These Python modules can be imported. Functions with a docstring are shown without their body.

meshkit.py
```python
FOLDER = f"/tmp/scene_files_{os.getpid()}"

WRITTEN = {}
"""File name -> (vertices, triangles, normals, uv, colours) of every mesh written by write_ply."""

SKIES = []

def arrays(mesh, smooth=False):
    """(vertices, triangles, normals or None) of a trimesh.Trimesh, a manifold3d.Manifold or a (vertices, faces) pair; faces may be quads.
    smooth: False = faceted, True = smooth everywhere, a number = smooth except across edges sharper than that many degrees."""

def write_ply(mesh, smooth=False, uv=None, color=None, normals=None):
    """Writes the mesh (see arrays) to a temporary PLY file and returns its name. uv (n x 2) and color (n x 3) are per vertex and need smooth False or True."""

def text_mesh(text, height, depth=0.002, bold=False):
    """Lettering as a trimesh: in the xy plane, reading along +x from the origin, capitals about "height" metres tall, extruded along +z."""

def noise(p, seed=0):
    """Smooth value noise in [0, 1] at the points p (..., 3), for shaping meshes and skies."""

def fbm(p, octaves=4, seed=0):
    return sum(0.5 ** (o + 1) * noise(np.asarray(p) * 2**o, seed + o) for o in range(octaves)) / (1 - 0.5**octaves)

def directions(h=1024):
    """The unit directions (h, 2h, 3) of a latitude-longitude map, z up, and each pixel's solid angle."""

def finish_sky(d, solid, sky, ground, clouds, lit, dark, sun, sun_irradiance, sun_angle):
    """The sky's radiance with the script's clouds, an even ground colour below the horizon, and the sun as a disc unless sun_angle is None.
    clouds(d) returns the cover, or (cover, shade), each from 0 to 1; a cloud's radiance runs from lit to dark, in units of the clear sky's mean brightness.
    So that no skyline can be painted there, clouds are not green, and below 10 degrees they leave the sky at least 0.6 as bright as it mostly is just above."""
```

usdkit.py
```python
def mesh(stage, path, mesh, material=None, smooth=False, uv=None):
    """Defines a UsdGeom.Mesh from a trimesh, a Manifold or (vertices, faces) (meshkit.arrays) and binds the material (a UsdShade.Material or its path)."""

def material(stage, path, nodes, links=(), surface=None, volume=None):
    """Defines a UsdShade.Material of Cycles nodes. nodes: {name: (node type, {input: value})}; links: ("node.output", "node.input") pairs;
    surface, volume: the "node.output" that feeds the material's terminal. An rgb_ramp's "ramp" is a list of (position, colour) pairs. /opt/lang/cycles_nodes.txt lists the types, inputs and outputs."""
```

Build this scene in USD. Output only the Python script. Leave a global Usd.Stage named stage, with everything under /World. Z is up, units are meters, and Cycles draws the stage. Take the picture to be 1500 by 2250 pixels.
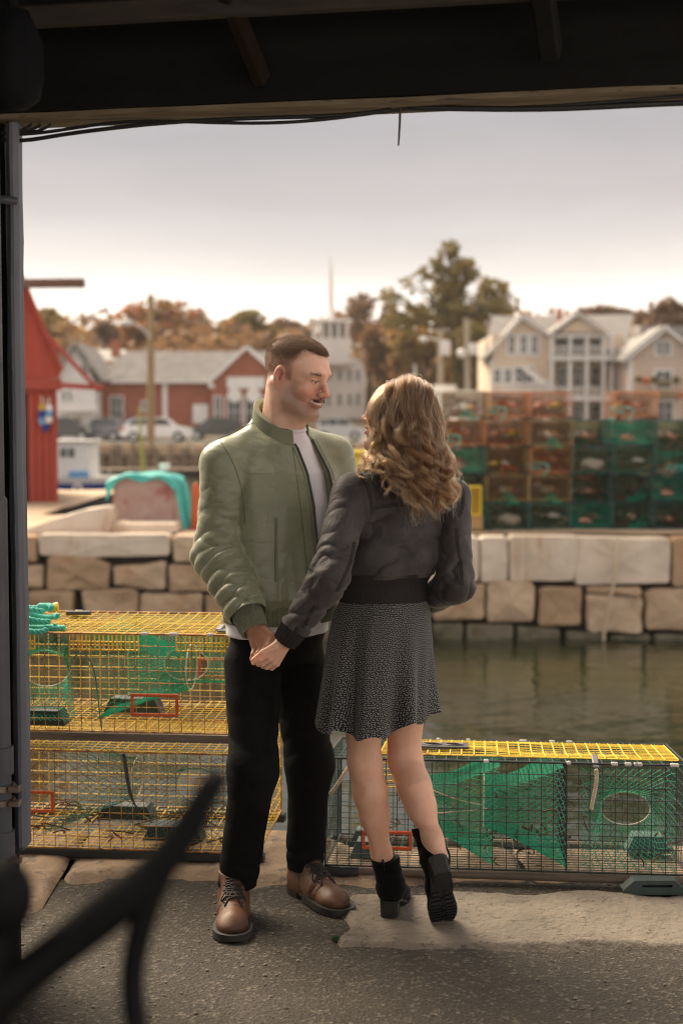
import math, random
import numpy as np
import trimesh
import usdkit, meshkit
from pxr import Usd, UsdGeom, UsdLux, UsdShade, Gf, Sdf, Vt

stage = Usd.Stage.CreateInMemory()
UsdGeom.SetStageUpAxis(stage, UsdGeom.Tokens.z)
UsdGeom.SetStageMetersPerUnit(stage, 1.0)
UsdGeom.Xform.Define(stage, '/World')
UsdGeom.Scope.Define(stage, '/World/Looks')
rng = np.random.default_rng(7)
random.seed(7)

# ------------------------------------------------------------------ camera, sky, sun, exposure
PITCH, EYE, FPX = math.radians(3.57), np.array([0, 0, 1.5]), 3125.0
cam = UsdGeom.Camera.Define(stage, '/World/camera')
cam.CreateFocalLengthAttr(50.0)
cam.CreateHorizontalApertureAttr(24.0)
cam.CreateVerticalApertureAttr(36.0)
cam.CreateFStopAttr(2.4)
cam.CreateFocusDistanceAttr(4.22)
cam.CreateClippingRangeAttr(Gf.Vec2f(0.05, 5000))
cam.CreateExposureAttr(2.58)
cam.AddTranslateOp().Set(Gf.Vec3d(*EYE))
cam.AddRotateXYZOp().Set(Gf.Vec3f(90 - math.degrees(PITCH), 0, 0))

SUN_DIR = np.array([-0.46, 0.56, 0.69]); SUN_DIR /= np.linalg.norm(SUN_DIR)   # direction towards the sun behind the clouds
sun = UsdLux.DistantLight.Define(stage, '/World/sun')
sun.CreateIntensityAttr(0.40)
sun.CreateAngleAttr(42.0)
sun.CreateColorAttr(Gf.Vec3f(1.0, 0.85, 0.64))
sun.CreateNormalizeAttr(True)
_z = SUN_DIR; _x = np.cross([0, 0, 1.0], _z); _x /= np.linalg.norm(_x); _y = np.cross(_z, _x)
sun.AddTransformOp().Set(Gf.Matrix4d(*_x, 0, *_y, 0, *_z, 0, 0, 0, 0, 1))

dome = UsdLux.DomeLight.Define(stage, '/World/sky')
dome.CreateIntensityAttr(1.0)
dome.GetPrim().SetCustomDataByKey('kind', 'structure')
skymat = usdkit.material(stage, '/World/Looks/overcast_sky', {
    'sky': ('sky_texture', {'sky_type': 'single_scattering', 'sun_disc': False, 'sun_elevation': math.asin(SUN_DIR[2]), 'sun_rotation': math.atan2(SUN_DIR[0], SUN_DIR[1])}),
    'tc': ('texture_coordinate', {}),
    'sep': ('separate_xyz', {}),
    'map': ('mapping', {'scale': (1.0, 1.0, 4.0)}),
    'n': ('noise_texture', {'scale': 1.6, 'detail': 5.0, 'roughness': 0.5}),
    'nm': ('math', {'math_type': 'multiply_add', 'value2': 0.09, 'value3': -0.045}),
    'add': ('math', {'math_type': 'add'}),
    'ramp': ('rgb_ramp', {'ramp': [(0.0, (0.68, 0.59, 0.50)), (0.066, (0.68, 0.60, 0.515)), (0.085, (0.59, 0.525, 0.462)), (0.099, (0.50, 0.445, 0.402)), (0.115, (0.39, 0.35, 0.322)), (0.133, (0.32, 0.286, 0.266)), (0.166, (0.232, 0.206, 0.197)), (0.205, (0.178, 0.161, 0.158)), (0.36, (0.22, 0.204, 0.20)), (0.6, (0.37, 0.335, 0.305)), (1.0, (0.48, 0.43, 0.385))]}),
    'mp3': ('mapping', {'scale': (1.3, 1.3, 9.0)}),
    'n3': ('noise_texture', {'scale': 2.2, 'detail': 6.0, 'roughness': 0.55, 'distortion': 0.5}),
    'cl': ('map_range', {'from_min': 0.3, 'from_max': 0.7, 'to_min': 7.6, 'to_max': 9.2}),
    'gain': ('vector_math', {'math_type': 'scale', 'scale': 9.0}),
    'mix': ('mix_color', {'fac': 0.94}),
    'bg': ('background_shader', {'strength': 0.05})},
    [('tc.generated', 'sep.vector'), ('tc.generated', 'map.vector'), ('map.vector', 'n.vector'), ('n.fac', 'nm.value1'), ('sep.z', 'add.value1'), ('nm.value', 'add.value2'), ('add.value', 'ramp.fac'), ('tc.generated', 'mp3.vector'), ('mp3.vector', 'n3.vector'), ('n3.fac', 'cl.value'), ('cl.result', 'gain.scale'),
     ('ramp.color', 'gain.vector1'), ('sky.color', 'mix.a'), ('gain.vector', 'mix.b'), ('mix.result', 'bg.color')], surface='bg.background')
UsdShade.MaterialBindingAPI.Apply(dome.GetPrim()).Bind(skymat)


# ------------------------------------------------------------------ helpers
def P(px, py, Y):
    """The world point at depth Y seen at photograph pixel (px, py)."""
    u, v = (px - 750) / FPX, -(py - 1125) / FPX
    d = np.array([u, math.cos(PITCH) + v * math.sin(PITCH), -math.sin(PITCH) + v * math.cos(PITCH)])
    return EYE + d * (Y / d[1])


def G(px, py, z=0.0):
    """The world point at height z seen at photograph pixel (px, py)."""
    a = P(px, py, 1.0) - EYE
    return EYE + a * ((z - EYE[2]) / a[2])


_names = {}


def path_of(name, parent='/World'):
    key = f'{parent}/{name}'
    n = _names.get(key, -1) + 1
    _names[key] = n
    return key if n == 0 else f'{key}_{n:03d}'


def put(prim, **kw):
    for k, v in kw.items():
        if v:
            prim.SetCustomDataByKey({'cat': 'category'}.get(k, k), v)


def obj(name, mesh, mat, parent=None, smooth=30, **kw):
    base = '/World' if parent is None else str(parent.GetPath())
    if isinstance(mesh, list):
        mesh = join(mesh)
    m = usdkit.mesh(stage, path_of(name, base), mesh, M(mat), smooth=smooth)
    put(m.GetPrim(), **kw)
    return m.GetPrim()


def thing(name, label=None, cat=None, group=None, loc=(0, 0, 0), rotz=0.0):
    x = UsdGeom.Xform.Define(stage, path_of(name))
    x.AddTranslateOp().Set(Gf.Vec3d(*[float(a) for a in loc]))
    x.AddRotateZOp().Set(float(rotz))
    put(x.GetPrim(), label=label, cat=cat, group=group)
    return x.GetPrim()


def copy_of(src, name, label, cat, group, loc, rotz=0.0, scale=None):
    t = thing(name, label, cat, group, loc, rotz)
    t.GetReferences().AddInternalReference(src.GetPath())
    t.SetInstanceable(True)
    return t


def join(ms):
    ms = [m if isinstance(m, trimesh.Trimesh) else trimesh.Trimesh(*meshkit.arrays(m)[:2], process=False) for m in ms]
    return trimesh.util.concatenate(ms)


def T(m, loc=(0, 0, 0), rot=None):
    m = m.copy()
    if rot is not None:
        m.apply_transform(trimesh.transformations.euler_matrix(*[math.radians(a) for a in rot]))
    m.apply_translation(loc)
    return m


def box(x0, x1, y0, y1, z0, z1, c=0.0):
    """A box with its edges chamfered by c."""
    if c <= 0:
        m = trimesh.creation.box([x1 - x0, y1 - y0, z1 - z0])
        m.apply_translation([(x0 + x1) / 2, (y0 + y1) / 2, (z0 + z1) / 2])
        return m
    pts = []
    for X, sx in ((x0, 1), (x1, -1)):
        for Y, sy in ((y0, 1), (y1, -1)):
            for Z, sz in ((z0, 1), (z1, -1)):
                pts += [(X + sx * c, Y + sy * c, Z), (X + sx * c, Y, Z + sz * c), (X, Y + sy * c, Z + sz * c)]
    return trimesh.convex.convex_hull(np.array(pts))


def frame_from(d, up=(0, 0, 1)):
    d = np.asarray(d, float); d = d / np.linalg.norm(d)
    x = np.cross(up, d)
    if np.linalg.norm(x) < 1e-6:
        x = np.cross((0, 1, 0), d)
    x /= np.linalg.norm(x)
    return x, np.cross(d, x), d


def beam(a, b, w, h, c=0.0, up=(0, 0, 1)):
    """A square bar from a to b, w wide (sideways) and h high."""
    a, b = np.asarray(a, float), np.asarray(b, float)
    x, y, z = frame_from(b - a, up)
    m = box(-w / 2, w / 2, -h / 2, h / 2, 0, np.linalg.norm(b - a), c)
    R = np.eye(4); R[:3, 0], R[:3, 1], R[:3, 2], R[:3, 3] = x, y, z, a
    m.apply_transform(R)
    return m


def tube(points, r, sides=8, caps=True):
    """A round tube along a polyline; r is one radius or one per point."""
    p = np.asarray(points, float)
    r = np.broadcast_to(r, (len(p),))
    t = np.gradient(p, axis=0) if len(p) > 2 else np.repeat([p[1] - p[0]], 2, 0)
    t = t / (np.linalg.norm(t, axis=1, keepdims=True) + 1e-12)
    a = np.zeros_like(p)
    ref = np.array([0, 0, 1.0]) if abs(t[0, 2]) < 0.9 else np.array([1.0, 0, 0])
    for i in range(len(p)):
        ref = ref - t[i] * (ref @ t[i]); ref /= np.linalg.norm(ref) + 1e-12
        a[i] = ref
    b = np.cross(t, a)
    ang = np.arange(sides) * 2 * np.pi / sides
    v = (p[:, None] + r[:, None, None] * (np.cos(ang)[None, :, None] * a[:, None] + np.sin(ang)[None, :, None] * b[:, None])).reshape(-1, 3)
    i, j = np.meshgrid(np.arange(len(p) - 1), np.arange(sides), indexing='ij')
    q = np.stack([i * sides + j, i * sides + (j + 1) % sides, (i + 1) * sides + (j + 1) % sides, (i + 1) * sides + j], -1).reshape(-1, 4)
    f = np.vstack([q[:, [0, 1, 2]], q[:, [0, 2, 3]]])
    if caps:
        n = len(p) * sides
        v = np.vstack([v, p[:1], p[-1:]])
        k = np.arange(sides)
        f = np.vstack([f, np.stack([np.full(sides, n), (k + 1) % sides, k], 1), np.stack([np.full(sides, n + 1), n - sides + k, n - sides + (k + 1) % sides], 1)])
    return trimesh.Trimesh(v, f, process=False)


def spline(pts, n=24):
    from scipy.interpolate import CubicSpline
    p = np.asarray(pts, float)
    s = np.r_[0, np.cumsum(np.linalg.norm(np.diff(p, axis=0), axis=1))]
    return CubicSpline(s, p)(np.linspace(0, s[-1], n))


def prism(poly, y0, y1):
    """A polygon of (x, z) pushed from y0 to y1 (convex or not)."""
    from shapely.geometry import Polygon
    m = trimesh.creation.extrude_polygon(Polygon(poly), y1 - y0, engine='earcut')
    m.apply_transform(np.array([[1, 0, 0, 0], [0, 0, -1, y1], [0, 1, 0, 0], [0, 0, 0, 1.0]]))
    return m


def lathe(profile, n=24):
    """(radius, z) pairs turned about z."""
    return trimesh.creation.revolve(np.asarray(profile, float), sections=n)


def grid_mesh(xs, ys, zf):
    X, Y = np.meshgrid(xs, ys)
    Z = zf(X, Y)
    v = np.stack([X, Y, Z], -1).reshape(-1, 3)
    ny, nx = X.shape
    i, j = np.meshgrid(np.arange(ny - 1), np.arange(nx - 1), indexing='ij')
    a = (i * nx + j).ravel()
    return trimesh.Trimesh(v, np.vstack([np.stack([a, a + 1, a + nx + 1], 1), np.stack([a, a + nx + 1, a + nx], 1)]), process=False)


def wobble(m, amp, freq, seed=0):
    v = np.array(m.vertices)
    d = np.stack([meshkit.fbm(v * freq + 17.3 * k, 3, seed + k) for k in range(3)], -1) - 0.5
    return trimesh.Trimesh(v + amp * 2 * d, m.faces, process=False)


# ------------------------------------------------------------------ materials
_mats = {}


def M(mat):
    if mat is None or not isinstance(mat, str):
        return mat
    if mat not in _mats:
        raise KeyError(mat)
    return _mats[mat]


def look(name, color, rough=0.6, var=0.25, scale=6.0, detail=4.0, color2=None, bump=0.0, bump_scale=60.0, bump_dist=0.002, spec=0.5, metal=0.0, sheen=0.0, coat=0.0, stretch=(1, 1, 1),
         sub=0.0, trans=0.0, ramp=None, contrast=(0.3, 0.7), spots=None, rand=0.0, sheen_tint=(1, 1, 1), space='object'):
    """A procedural material: two tones mixed by noise, a roughness that varies a little and a fine relief."""
    c1 = np.array(color, float)
    c2 = np.array(color2, float) if color2 is not None else c1 * (1 - var)
    nodes = {'tc': ('texture_coordinate', {}), 'mp': ('mapping', {'scale': stretch}),
             'n': ('noise_texture', {'scale': scale, 'detail': detail, 'roughness': 0.6}),
             'r': ('rgb_ramp', {'ramp': ramp or [(contrast[0], tuple(c1)), (contrast[1], tuple(c2))]}),
             'rr': ('map_range', {'from_min': 0.25, 'from_max': 0.75, 'to_min': max(0.02, rough - 0.09), 'to_max': min(1, rough + 0.09)}),
             'p': ('principled_bsdf', {'metallic': metal, 'specular_ior_level': spec, 'sheen_weight': sheen, 'sheen_tint': sheen_tint, 'coat_weight': coat, 'coat_roughness': 0.15})}
    src = 'tc.object' if space == 'object' else 'geo.position'
    if space != 'object':
        nodes['geo'] = ('geometry', {})
    links = [(src, 'mp.vector'), ('mp.vector', 'n.vector'), ('n.fac', 'r.fac'), ('n.fac', 'rr.value'), ('rr.result', 'p.roughness')]
    out = 'r.color'
    if spots:
        for k, (sc, thr, col, amt) in enumerate(spots):
            nodes[f's{k}'] = ('noise_texture', {'scale': sc, 'detail': 5.0, 'roughness': 0.65})
            nodes[f't{k}'] = ('map_range', {'from_min': thr, 'from_max': thr + 0.08, 'to_min': 0.0, 'to_max': amt, 'clamp': True})
            nodes[f'm{k}'] = ('mix_color', {'b': col})
            links += [('mp.vector', f's{k}.vector'), (f's{k}.fac', f't{k}.value'), (f't{k}.result', f'm{k}.fac'), (out, f'm{k}.a')]
            out = f'm{k}.result'
    if rand:
        nodes['oi'] = ('object_info', {})
        nodes['rv'] = ('map_range', {'to_min': 1 - rand, 'to_max': 1 + rand})
        nodes['hs'] = ('hsv', {})
        links += [('oi.random', 'rv.value'), ('rv.result', 'hs.value'), (out, 'hs.color')]
        out = 'hs.color'
    links.append((out, 'p.base_color'))
    if bump:
        nodes['bn'] = ('noise_texture', {'scale': bump_scale, 'detail': 4.0, 'roughness': 0.6})
        nodes['b'] = ('bump', {'strength': bump, 'distance': bump_dist})
        links += [('mp.vector', 'bn.vector'), ('bn.fac', 'b.height'), ('b.normal', 'p.normal')]
    if sub:
        nodes['p'][1].update({'subsurface_weight': sub, 'subsurface_radius': (1.0, 0.35, 0.2), 'subsurface_scale': 0.008})
    surface = 'p.BSDF'
    if trans:
        nodes['tl'] = ('translucent_bsdf', {})
        nodes['mx'] = ('mix_closure', {'fac': trans})
        links += [(out, 'tl.color'), ('p.BSDF', 'mx.closure1'), ('tl.BSDF', 'mx.closure2')]
        surface = 'mx.closure'
    _mats[name] = usdkit.material(stage, f'/World/Looks/{name}', nodes, links, surface=surface)
    return _mats[name]


# ------------------------------------------------------------------ signed distance modelling (bodies and clothes)
def smin(a, b, k):
    h = np.maximum(k - np.abs(a - b), 0) / k
    return np.minimum(a, b) - h * h * k * 0.25


def smax(a, b, k):
    return -smin(-a, -b, k)


def s_cone(p, a, b, ra, rb):
    a, b = np.asarray(a, np.float32), np.asarray(b, np.float32)
    ba = b - a
    q = p - a
    h = np.clip(q @ ba / max(float(ba @ ba), 1e-9), 0, 1)
    return np.sqrt(((q - h[:, None] * ba) ** 2).sum(1)) - (ra + (rb - ra) * h)


def s_chain(p, pts, rs, k=0.02):
    d = None
    for i in range(len(pts) - 1):
        e = s_cone(p, pts[i], pts[i + 1], rs[i], rs[i + 1])
        d = e if d is None else smin(d, e, k)
    return d


def s_ell(p, c, r, R=None):
    q = p - np.asarray(c, np.float32)
    if R is not None:
        q = q @ np.asarray(R, np.float32)
    r = np.asarray(r, np.float32)
    k0 = np.sqrt(((q / r) ** 2).sum(1)); k1 = np.sqrt(((q / r ** 2) ** 2).sum(1)) + 1e-9
    return k0 * (k0 - 1) / k1


def s_box(p, c, h, r=0.0, R=None):
    q = p - np.asarray(c, np.float32)
    if R is not None:
        q = q @ np.asarray(R, np.float32)
    q = np.abs(q) - (np.asarray(h, np.float32) - r)
    return np.sqrt((np.maximum(q, 0) ** 2).sum(1)) + np.minimum(q.max(1), 0) - r


def sdf_mesh(f, lo, hi, h, block=8, slack=1.5):
    lo = np.asarray(lo, float)
    nb = np.ceil((np.asarray(hi) - lo) / (h * block)).astype(int)
    n = nb * block + 1
    bi = np.stack(np.meshgrid(*[np.arange(k) for k in nb], indexing='ij'), -1).reshape(-1, 3)
    centre = (lo + (bi + 0.5) * block * h).astype(np.float32)
    fc = np.concatenate([f(c) for c in np.array_split(centre, max(1, len(centre) // 60000))])
    D = np.repeat(np.repeat(np.repeat(fc.reshape(nb), block, 0), block, 1), block, 2).astype(np.float32)
    D = np.pad(D, ((0, 1),) * 3, mode='edge')
    act = bi[np.abs(fc) < block * h * 0.87 * slack]
    off = np.stack(np.meshgrid(*[np.arange(block + 1)] * 3, indexing='ij'), -1).reshape(-1, 3)
    for c in np.array_split(act, max(1, len(act) // 150)):
        idx = (c[:, None] * block + off[None]).reshape(-1, 3)
        D[idx[:, 0], idx[:, 1], idx[:, 2]] = f((lo + idx * h).astype(np.float32))
    s = D < 0
    c8 = [(i, j, k) for i in (0, 1) for j in (0, 1) for k in (0, 1)]
    cnt = sum(s[i:n[0] - 1 + i, j:n[1] - 1 + j, k:n[2] - 1 + k].astype(np.int8) for i, j, k in c8)
    cell = np.argwhere((cnt > 0) & (cnt < 8))
    ids = np.full(np.array(n) - 1, -1, np.int64)
    ids[tuple(cell.T)] = np.arange(len(cell))
    val = np.stack([D[cell[:, 0] + i, cell[:, 1] + j, cell[:, 2] + k] for i, j, k in c8], 1)
    acc, num = np.zeros((len(cell), 3)), np.zeros(len(cell))
    for a in range(8):
        for b in range(a + 1, 8):
            da, db = np.array(c8[a]), np.array(c8[b])
            if np.abs(da - db).sum() != 1:
                continue
            va, vb = val[:, a], val[:, b]
            x = (va < 0) != (vb < 0)
            t = np.where(x, va / np.where(x, va - vb, 1), 0)
            acc += np.where(x[:, None], da + t[:, None] * (db - da), 0); num += x
    v = lo + (cell + acc / num[:, None]) * h
    quads = []
    for ax in range(3):
        u, w = (ax + 1) % 3, (ax + 2) % 3
        sl0, sl1 = [slice(None)] * 3, [slice(None)] * 3
        sl0[ax], sl1[ax] = slice(0, -1), slice(1, None)
        for sg in (True, False):
            e = np.argwhere((s[tuple(sl0)] == sg) & (s[tuple(sl1)] != sg))
            e = e[(e[:, u] > 0) & (e[:, w] > 0) & (e[:, u] < n[u] - 1) & (e[:, w] < n[w] - 1)]
            if not len(e):
                continue
            eu, ew = np.eye(3, dtype=int)[u], np.eye(3, dtype=int)[w]
            q = np.stack([ids[tuple((e - eu - ew).T)], ids[tuple((e - ew).T)], ids[tuple(e.T)], ids[tuple((e - eu).T)]], 1)
            quads.append(q if sg else q[:, ::-1])
    q = np.vstack(quads)
    q = q[(q >= 0).all(1)]
    return trimesh.Trimesh(v, np.vstack([q[:, [0, 1, 2]], q[:, [0, 2, 3]]]), process=False)


def pts_colors(prim, name, values):
    """A per-vertex value that the mesh's material reads."""
    pv = UsdGeom.PrimvarsAPI(UsdGeom.Mesh(prim)).CreatePrimvar(name, Sdf.ValueTypeNames.Float3Array if np.ndim(values) == 2 else Sdf.ValueTypeNames.FloatArray, 'vertex')
    v = np.asarray(values, np.float32)
    pv.Set(Vt.Vec3fArray.FromNumpy(v) if v.ndim == 2 else Vt.FloatArray.FromNumpy(v))
# ================================================================== the setting: pier, water, far shore
def asphalt():
    nodes = {'geo': ('geometry', {}),
             'n1': ('noise_texture', {'scale': 1.3, 'detail': 6.0, 'roughness': 0.65}),
             'v': ('voronoi_texture', {'scale': 105.0, 'randomness': 1.0}),
             'n2': ('noise_texture', {'scale': 70.0, 'detail': 4.0, 'roughness': 0.75}),
             'base': ('rgb_ramp', {'ramp': [(0.3, (0.024, 0.0188, 0.0145)), (0.55, (0.035, 0.0277, 0.021)), (0.72, (0.056, 0.045, 0.034))]}),
             'sp': ('separate_color', {}),
             'spk': ('map_range', {'from_min': 0.80, 'from_max': 0.97, 'clamp': True, 'to_max': 0.38}),
             'mx': ('mix_color', {'b': (0.19, 0.16, 0.125)}),
             'dk': ('map_range', {'from_min': 0.30, 'from_max': 0.44, 'to_min': 0.45, 'to_max': 1.15, 'clamp': True}),
             'mul': ('vector_math', {'math_type': 'scale'}),
             'h': ('math', {'math_type': 'add'}),
             'b': ('bump', {'strength': 0.9, 'distance': 0.005}),
             'p': ('principled_bsdf', {'roughness': 0.85, 'specular_ior_level': 0.35})}
    links = [('geo.position', 'n1.vector'), ('geo.position', 'v.vector'), ('geo.position', 'n2.vector'), ('n1.fac', 'base.fac'), ('v.color', 'sp.color'), ('sp.r', 'spk.value'),
             ('base.color', 'mx.a'), ('spk.result', 'mx.fac'), ('n2.fac', 'dk.value'), ('mx.result', 'mul.vector1'), ('dk.result', 'mul.scale'), ('mul.vector', 'p.base_color'),
             ('v.distance', 'h.value1'), ('n2.fac', 'h.value2'), ('h.value', 'b.height'), ('b.normal', 'p.normal')]
    _mats['asphalt'] = usdkit.material(stage, '/World/Looks/asphalt', nodes, links, surface='p.BSDF')


asphalt()
look('pier_granite', (0.34, 0.235, 0.15), 0.85, scale=5, color2=(0.17, 0.115, 0.075), bump=0.9, bump_scale=70, bump_dist=0.006, spots=[(14, 0.56, (0.075, 0.06, 0.05), 0.75), (45, 0.60, (0.42, 0.33, 0.25), 0.5)], space='world')
look('patch_concrete', (0.20, 0.163, 0.125), 0.9, scale=6, color2=(0.15, 0.125, 0.10), bump=1.0, bump_scale=55, bump_dist=0.010, spots=[(38, 0.57, (0.06, 0.05, 0.042), 0.7), (3.1, 0.66, (0.19, 0.10, 0.05), 0.6), (80, 0.62, (0.30, 0.27, 0.23), 0.5)], space='world')
look('moss', (0.03, 0.08, 0.012), 0.8, scale=60)
look('wall_core', (0.035, 0.03, 0.025), 0.95)
STONE = []
for k, (c1, c2) in enumerate([((0.50, 0.355, 0.23), (0.34, 0.225, 0.135)), ((0.54, 0.40, 0.275), (0.40, 0.275, 0.175)), ((0.46, 0.315, 0.195), (0.30, 0.195, 0.115)), ((0.56, 0.43, 0.305), (0.42, 0.285, 0.18))]):
    look(f'granite_tone{k}', c1, 0.85, scale=1.6, detail=8, color2=c2, bump=0.6, bump_scale=14, bump_dist=0.03, spots=[(2.3, 0.58, (0.33, 0.16, 0.07), 0.45), (26, 0.62, (0.16, 0.13, 0.11), 0.5)], space='world')
    STONE.append(f'granite_tone{k}')
look('granite_pale', (0.66, 0.56, 0.46), 0.85, scale=1.4, detail=8, color2=(0.50, 0.39, 0.29), bump=0.5, bump_scale=14, bump_dist=0.02, stretch=(1, 1, 0.35), spots=[(1.9, 0.56, (0.36, 0.17, 0.07), 0.6), (30, 0.63, (0.2, 0.16, 0.13), 0.5)], space='world')
look('granite_rust', (0.36, 0.19, 0.09), 0.85, scale=2, detail=8, color2=(0.42, 0.30, 0.2), bump=0.5, bump_scale=14, bump_dist=0.02, space='world')
look('granite_wet', (0.17, 0.14, 0.095), 0.55, scale=2.0, detail=8, color2=(0.085, 0.075, 0.045), bump=0.6, bump_scale=14, bump_dist=0.03, spots=[(3.0, 0.55, (0.05, 0.06, 0.025), 0.7)], space='world')


def struct(name, mesh, mat, parent=None, **kw):
    return obj(name, mesh, mat, parent, kind=None if parent is not None else 'structure', **kw)


# --- pier surface near the camera
struct('pier_pavement', grid_mesh(np.linspace(-3.2, 3.6, 90), np.linspace(-4.0, 4.60, 110),
       lambda X, Y: 0.012 * (meshkit.fbm(np.stack([X * 1.7, Y * 1.7, X * 0], -1), 3, 5) - 0.5) * np.clip((Y - 0.5) / 2, 0, 1)), 'asphalt', smooth=True)
pier = struct('pier_wall', box(-3.2, 3.6, -4.0, 5.12, -3.0, -0.12), 'wall_core')
coping = struct('pier_coping', box(-3.2, 3.6, 4.62, 5.10, -0.11, -0.075), 'wall_core')
xs = [-3.2, -2.1, -0.92, -0.33, 0.62, 1.75, 2.6, 3.6]
for i in range(len(xs) - 1):
    x0, x1 = xs[i] + 0.006, xs[i + 1] - 0.006
    near = {0: 4.30, 1: 4.16, 2: 4.50, 3: 4.46, 4: 4.40, 5: 4.38, 6: 4.42}[i]

    def zf(X, Y, x0=x0, x1=x1, near=near, s=i):
        e = np.minimum(np.minimum(X - x0, x1 - X), 5.12 - Y)
        q = np.stack([X * 5, Y * 5, X * 0 + s], -1)
        n = meshkit.fbm(q, 5, 3)
        fr = Y - near - 0.22 * (meshkit.fbm(np.stack([X * 3.0, X * 0, X * 0 + s * 3.0], -1), 5, 9) - 0.3)
        return 0.022 + 0.028 * (n - 0.5) - 0.02 * np.exp(-np.maximum(e, 0) / 0.012) - 0.062 * np.clip((Y - 4.60) / 0.52, 0, 1) * np.clip((X + 0.12) / 0.15, 0, 1) - 0.045 * np.clip(1 - fr / 0.10, 0, 1.3)
    struct('coping_stone', grid_mesh(np.linspace(x0, x1, int((x1 - x0) / 0.014)), np.linspace(near - 0.05, 5.12, 60), zf), 'pier_granite', coping, smooth=True)
    struct('coping_stone', box(x0, x1, 5.05, 5.135, -0.55, 0.004 - (0.066 if i >= 4 else 0.0 if i < 3 else 0.06), 0.012), 'pier_granite', coping)

A, B = G(741, 2093), G(1560, 2094)


def patchz(X, Y):
    n = meshkit.fbm(np.stack([X * 9, Y * 9, X * 0], -1), 5, 21)
    edge = np.minimum(np.minimum(X - A[0] - 0.018 * np.sin(Y * 23) , Y - (A[1] + 0.035 * (meshkit.fbm(np.stack([X * 4, X * 0, X * 0], -1), 4, 31) - 0.5) * 2)),
                      (4.44 + 0.08 * (meshkit.fbm(np.stack([X * 5, X * 0, X * 0 + 4], -1), 4, 33) - 0.5)) - Y)
    return 0.016 + 0.022 * (n - 0.5) - 0.03 * np.clip(1 - edge / 0.035, 0, 1)


struct('concrete_patch', grid_mesh(np.linspace(A[0] - 0.03, 1.4, 190), np.linspace(A[1] - 0.05, 4.47, 80), patchz), 'patch_concrete', smooth=True)
mo = []
c = G(737, 2068)
for k in range(70):
    a, r = rng.uniform(0, 6.28), rng.uniform(0, 0.011)
    p = c + np.array([r * math.cos(a) * 0.8, r * math.sin(a) * 1.3, 0.004])
    mo.append(tube([p, p + np.array([rng.normal(0, 0.006), rng.normal(0, 0.006), rng.uniform(0.004, 0.011)])], [0.0016, 0.0004], 4))
obj('grass_tuft', mo, 'moss', label='tiny green grass tuft sprouting at the corner of the concrete patch', cat='grass tuft')

# --- water
wn = {'geo': ('geometry', {}), 'mp': ('mapping', {'scale': (0.55, 1.0, 1.0)}), 'mp2': ('mapping', {'scale': (0.8, 1.6, 1.0), 'rotation': (0, 0, 0.3)}),
      'n1': ('noise_texture', {'scale': 1.5, 'detail': 3.0, 'roughness': 0.5, 'distortion': 0.6}), 'n2': ('noise_texture', {'scale': 5.0, 'detail': 2.0, 'roughness': 0.5, 'distortion': 0.4}),
      'ma': ('math', {'math_type': 'multiply_add', 'value2': 0.28}),
      'b': ('bump', {'strength': 1.0, 'distance': 0.03}),
      'c': ('noise_texture', {'scale': 0.35, 'detail': 3.0}),
      'r': ('rgb_ramp', {'ramp': [(0.35, (0.010, 0.013, 0.007)), (0.65, (0.022, 0.024, 0.009))]}),
      'p': ('principled_bsdf', {'roughness': 0.05, 'ior': 1.333, 'specular_ior_level': 0.6})}
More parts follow.
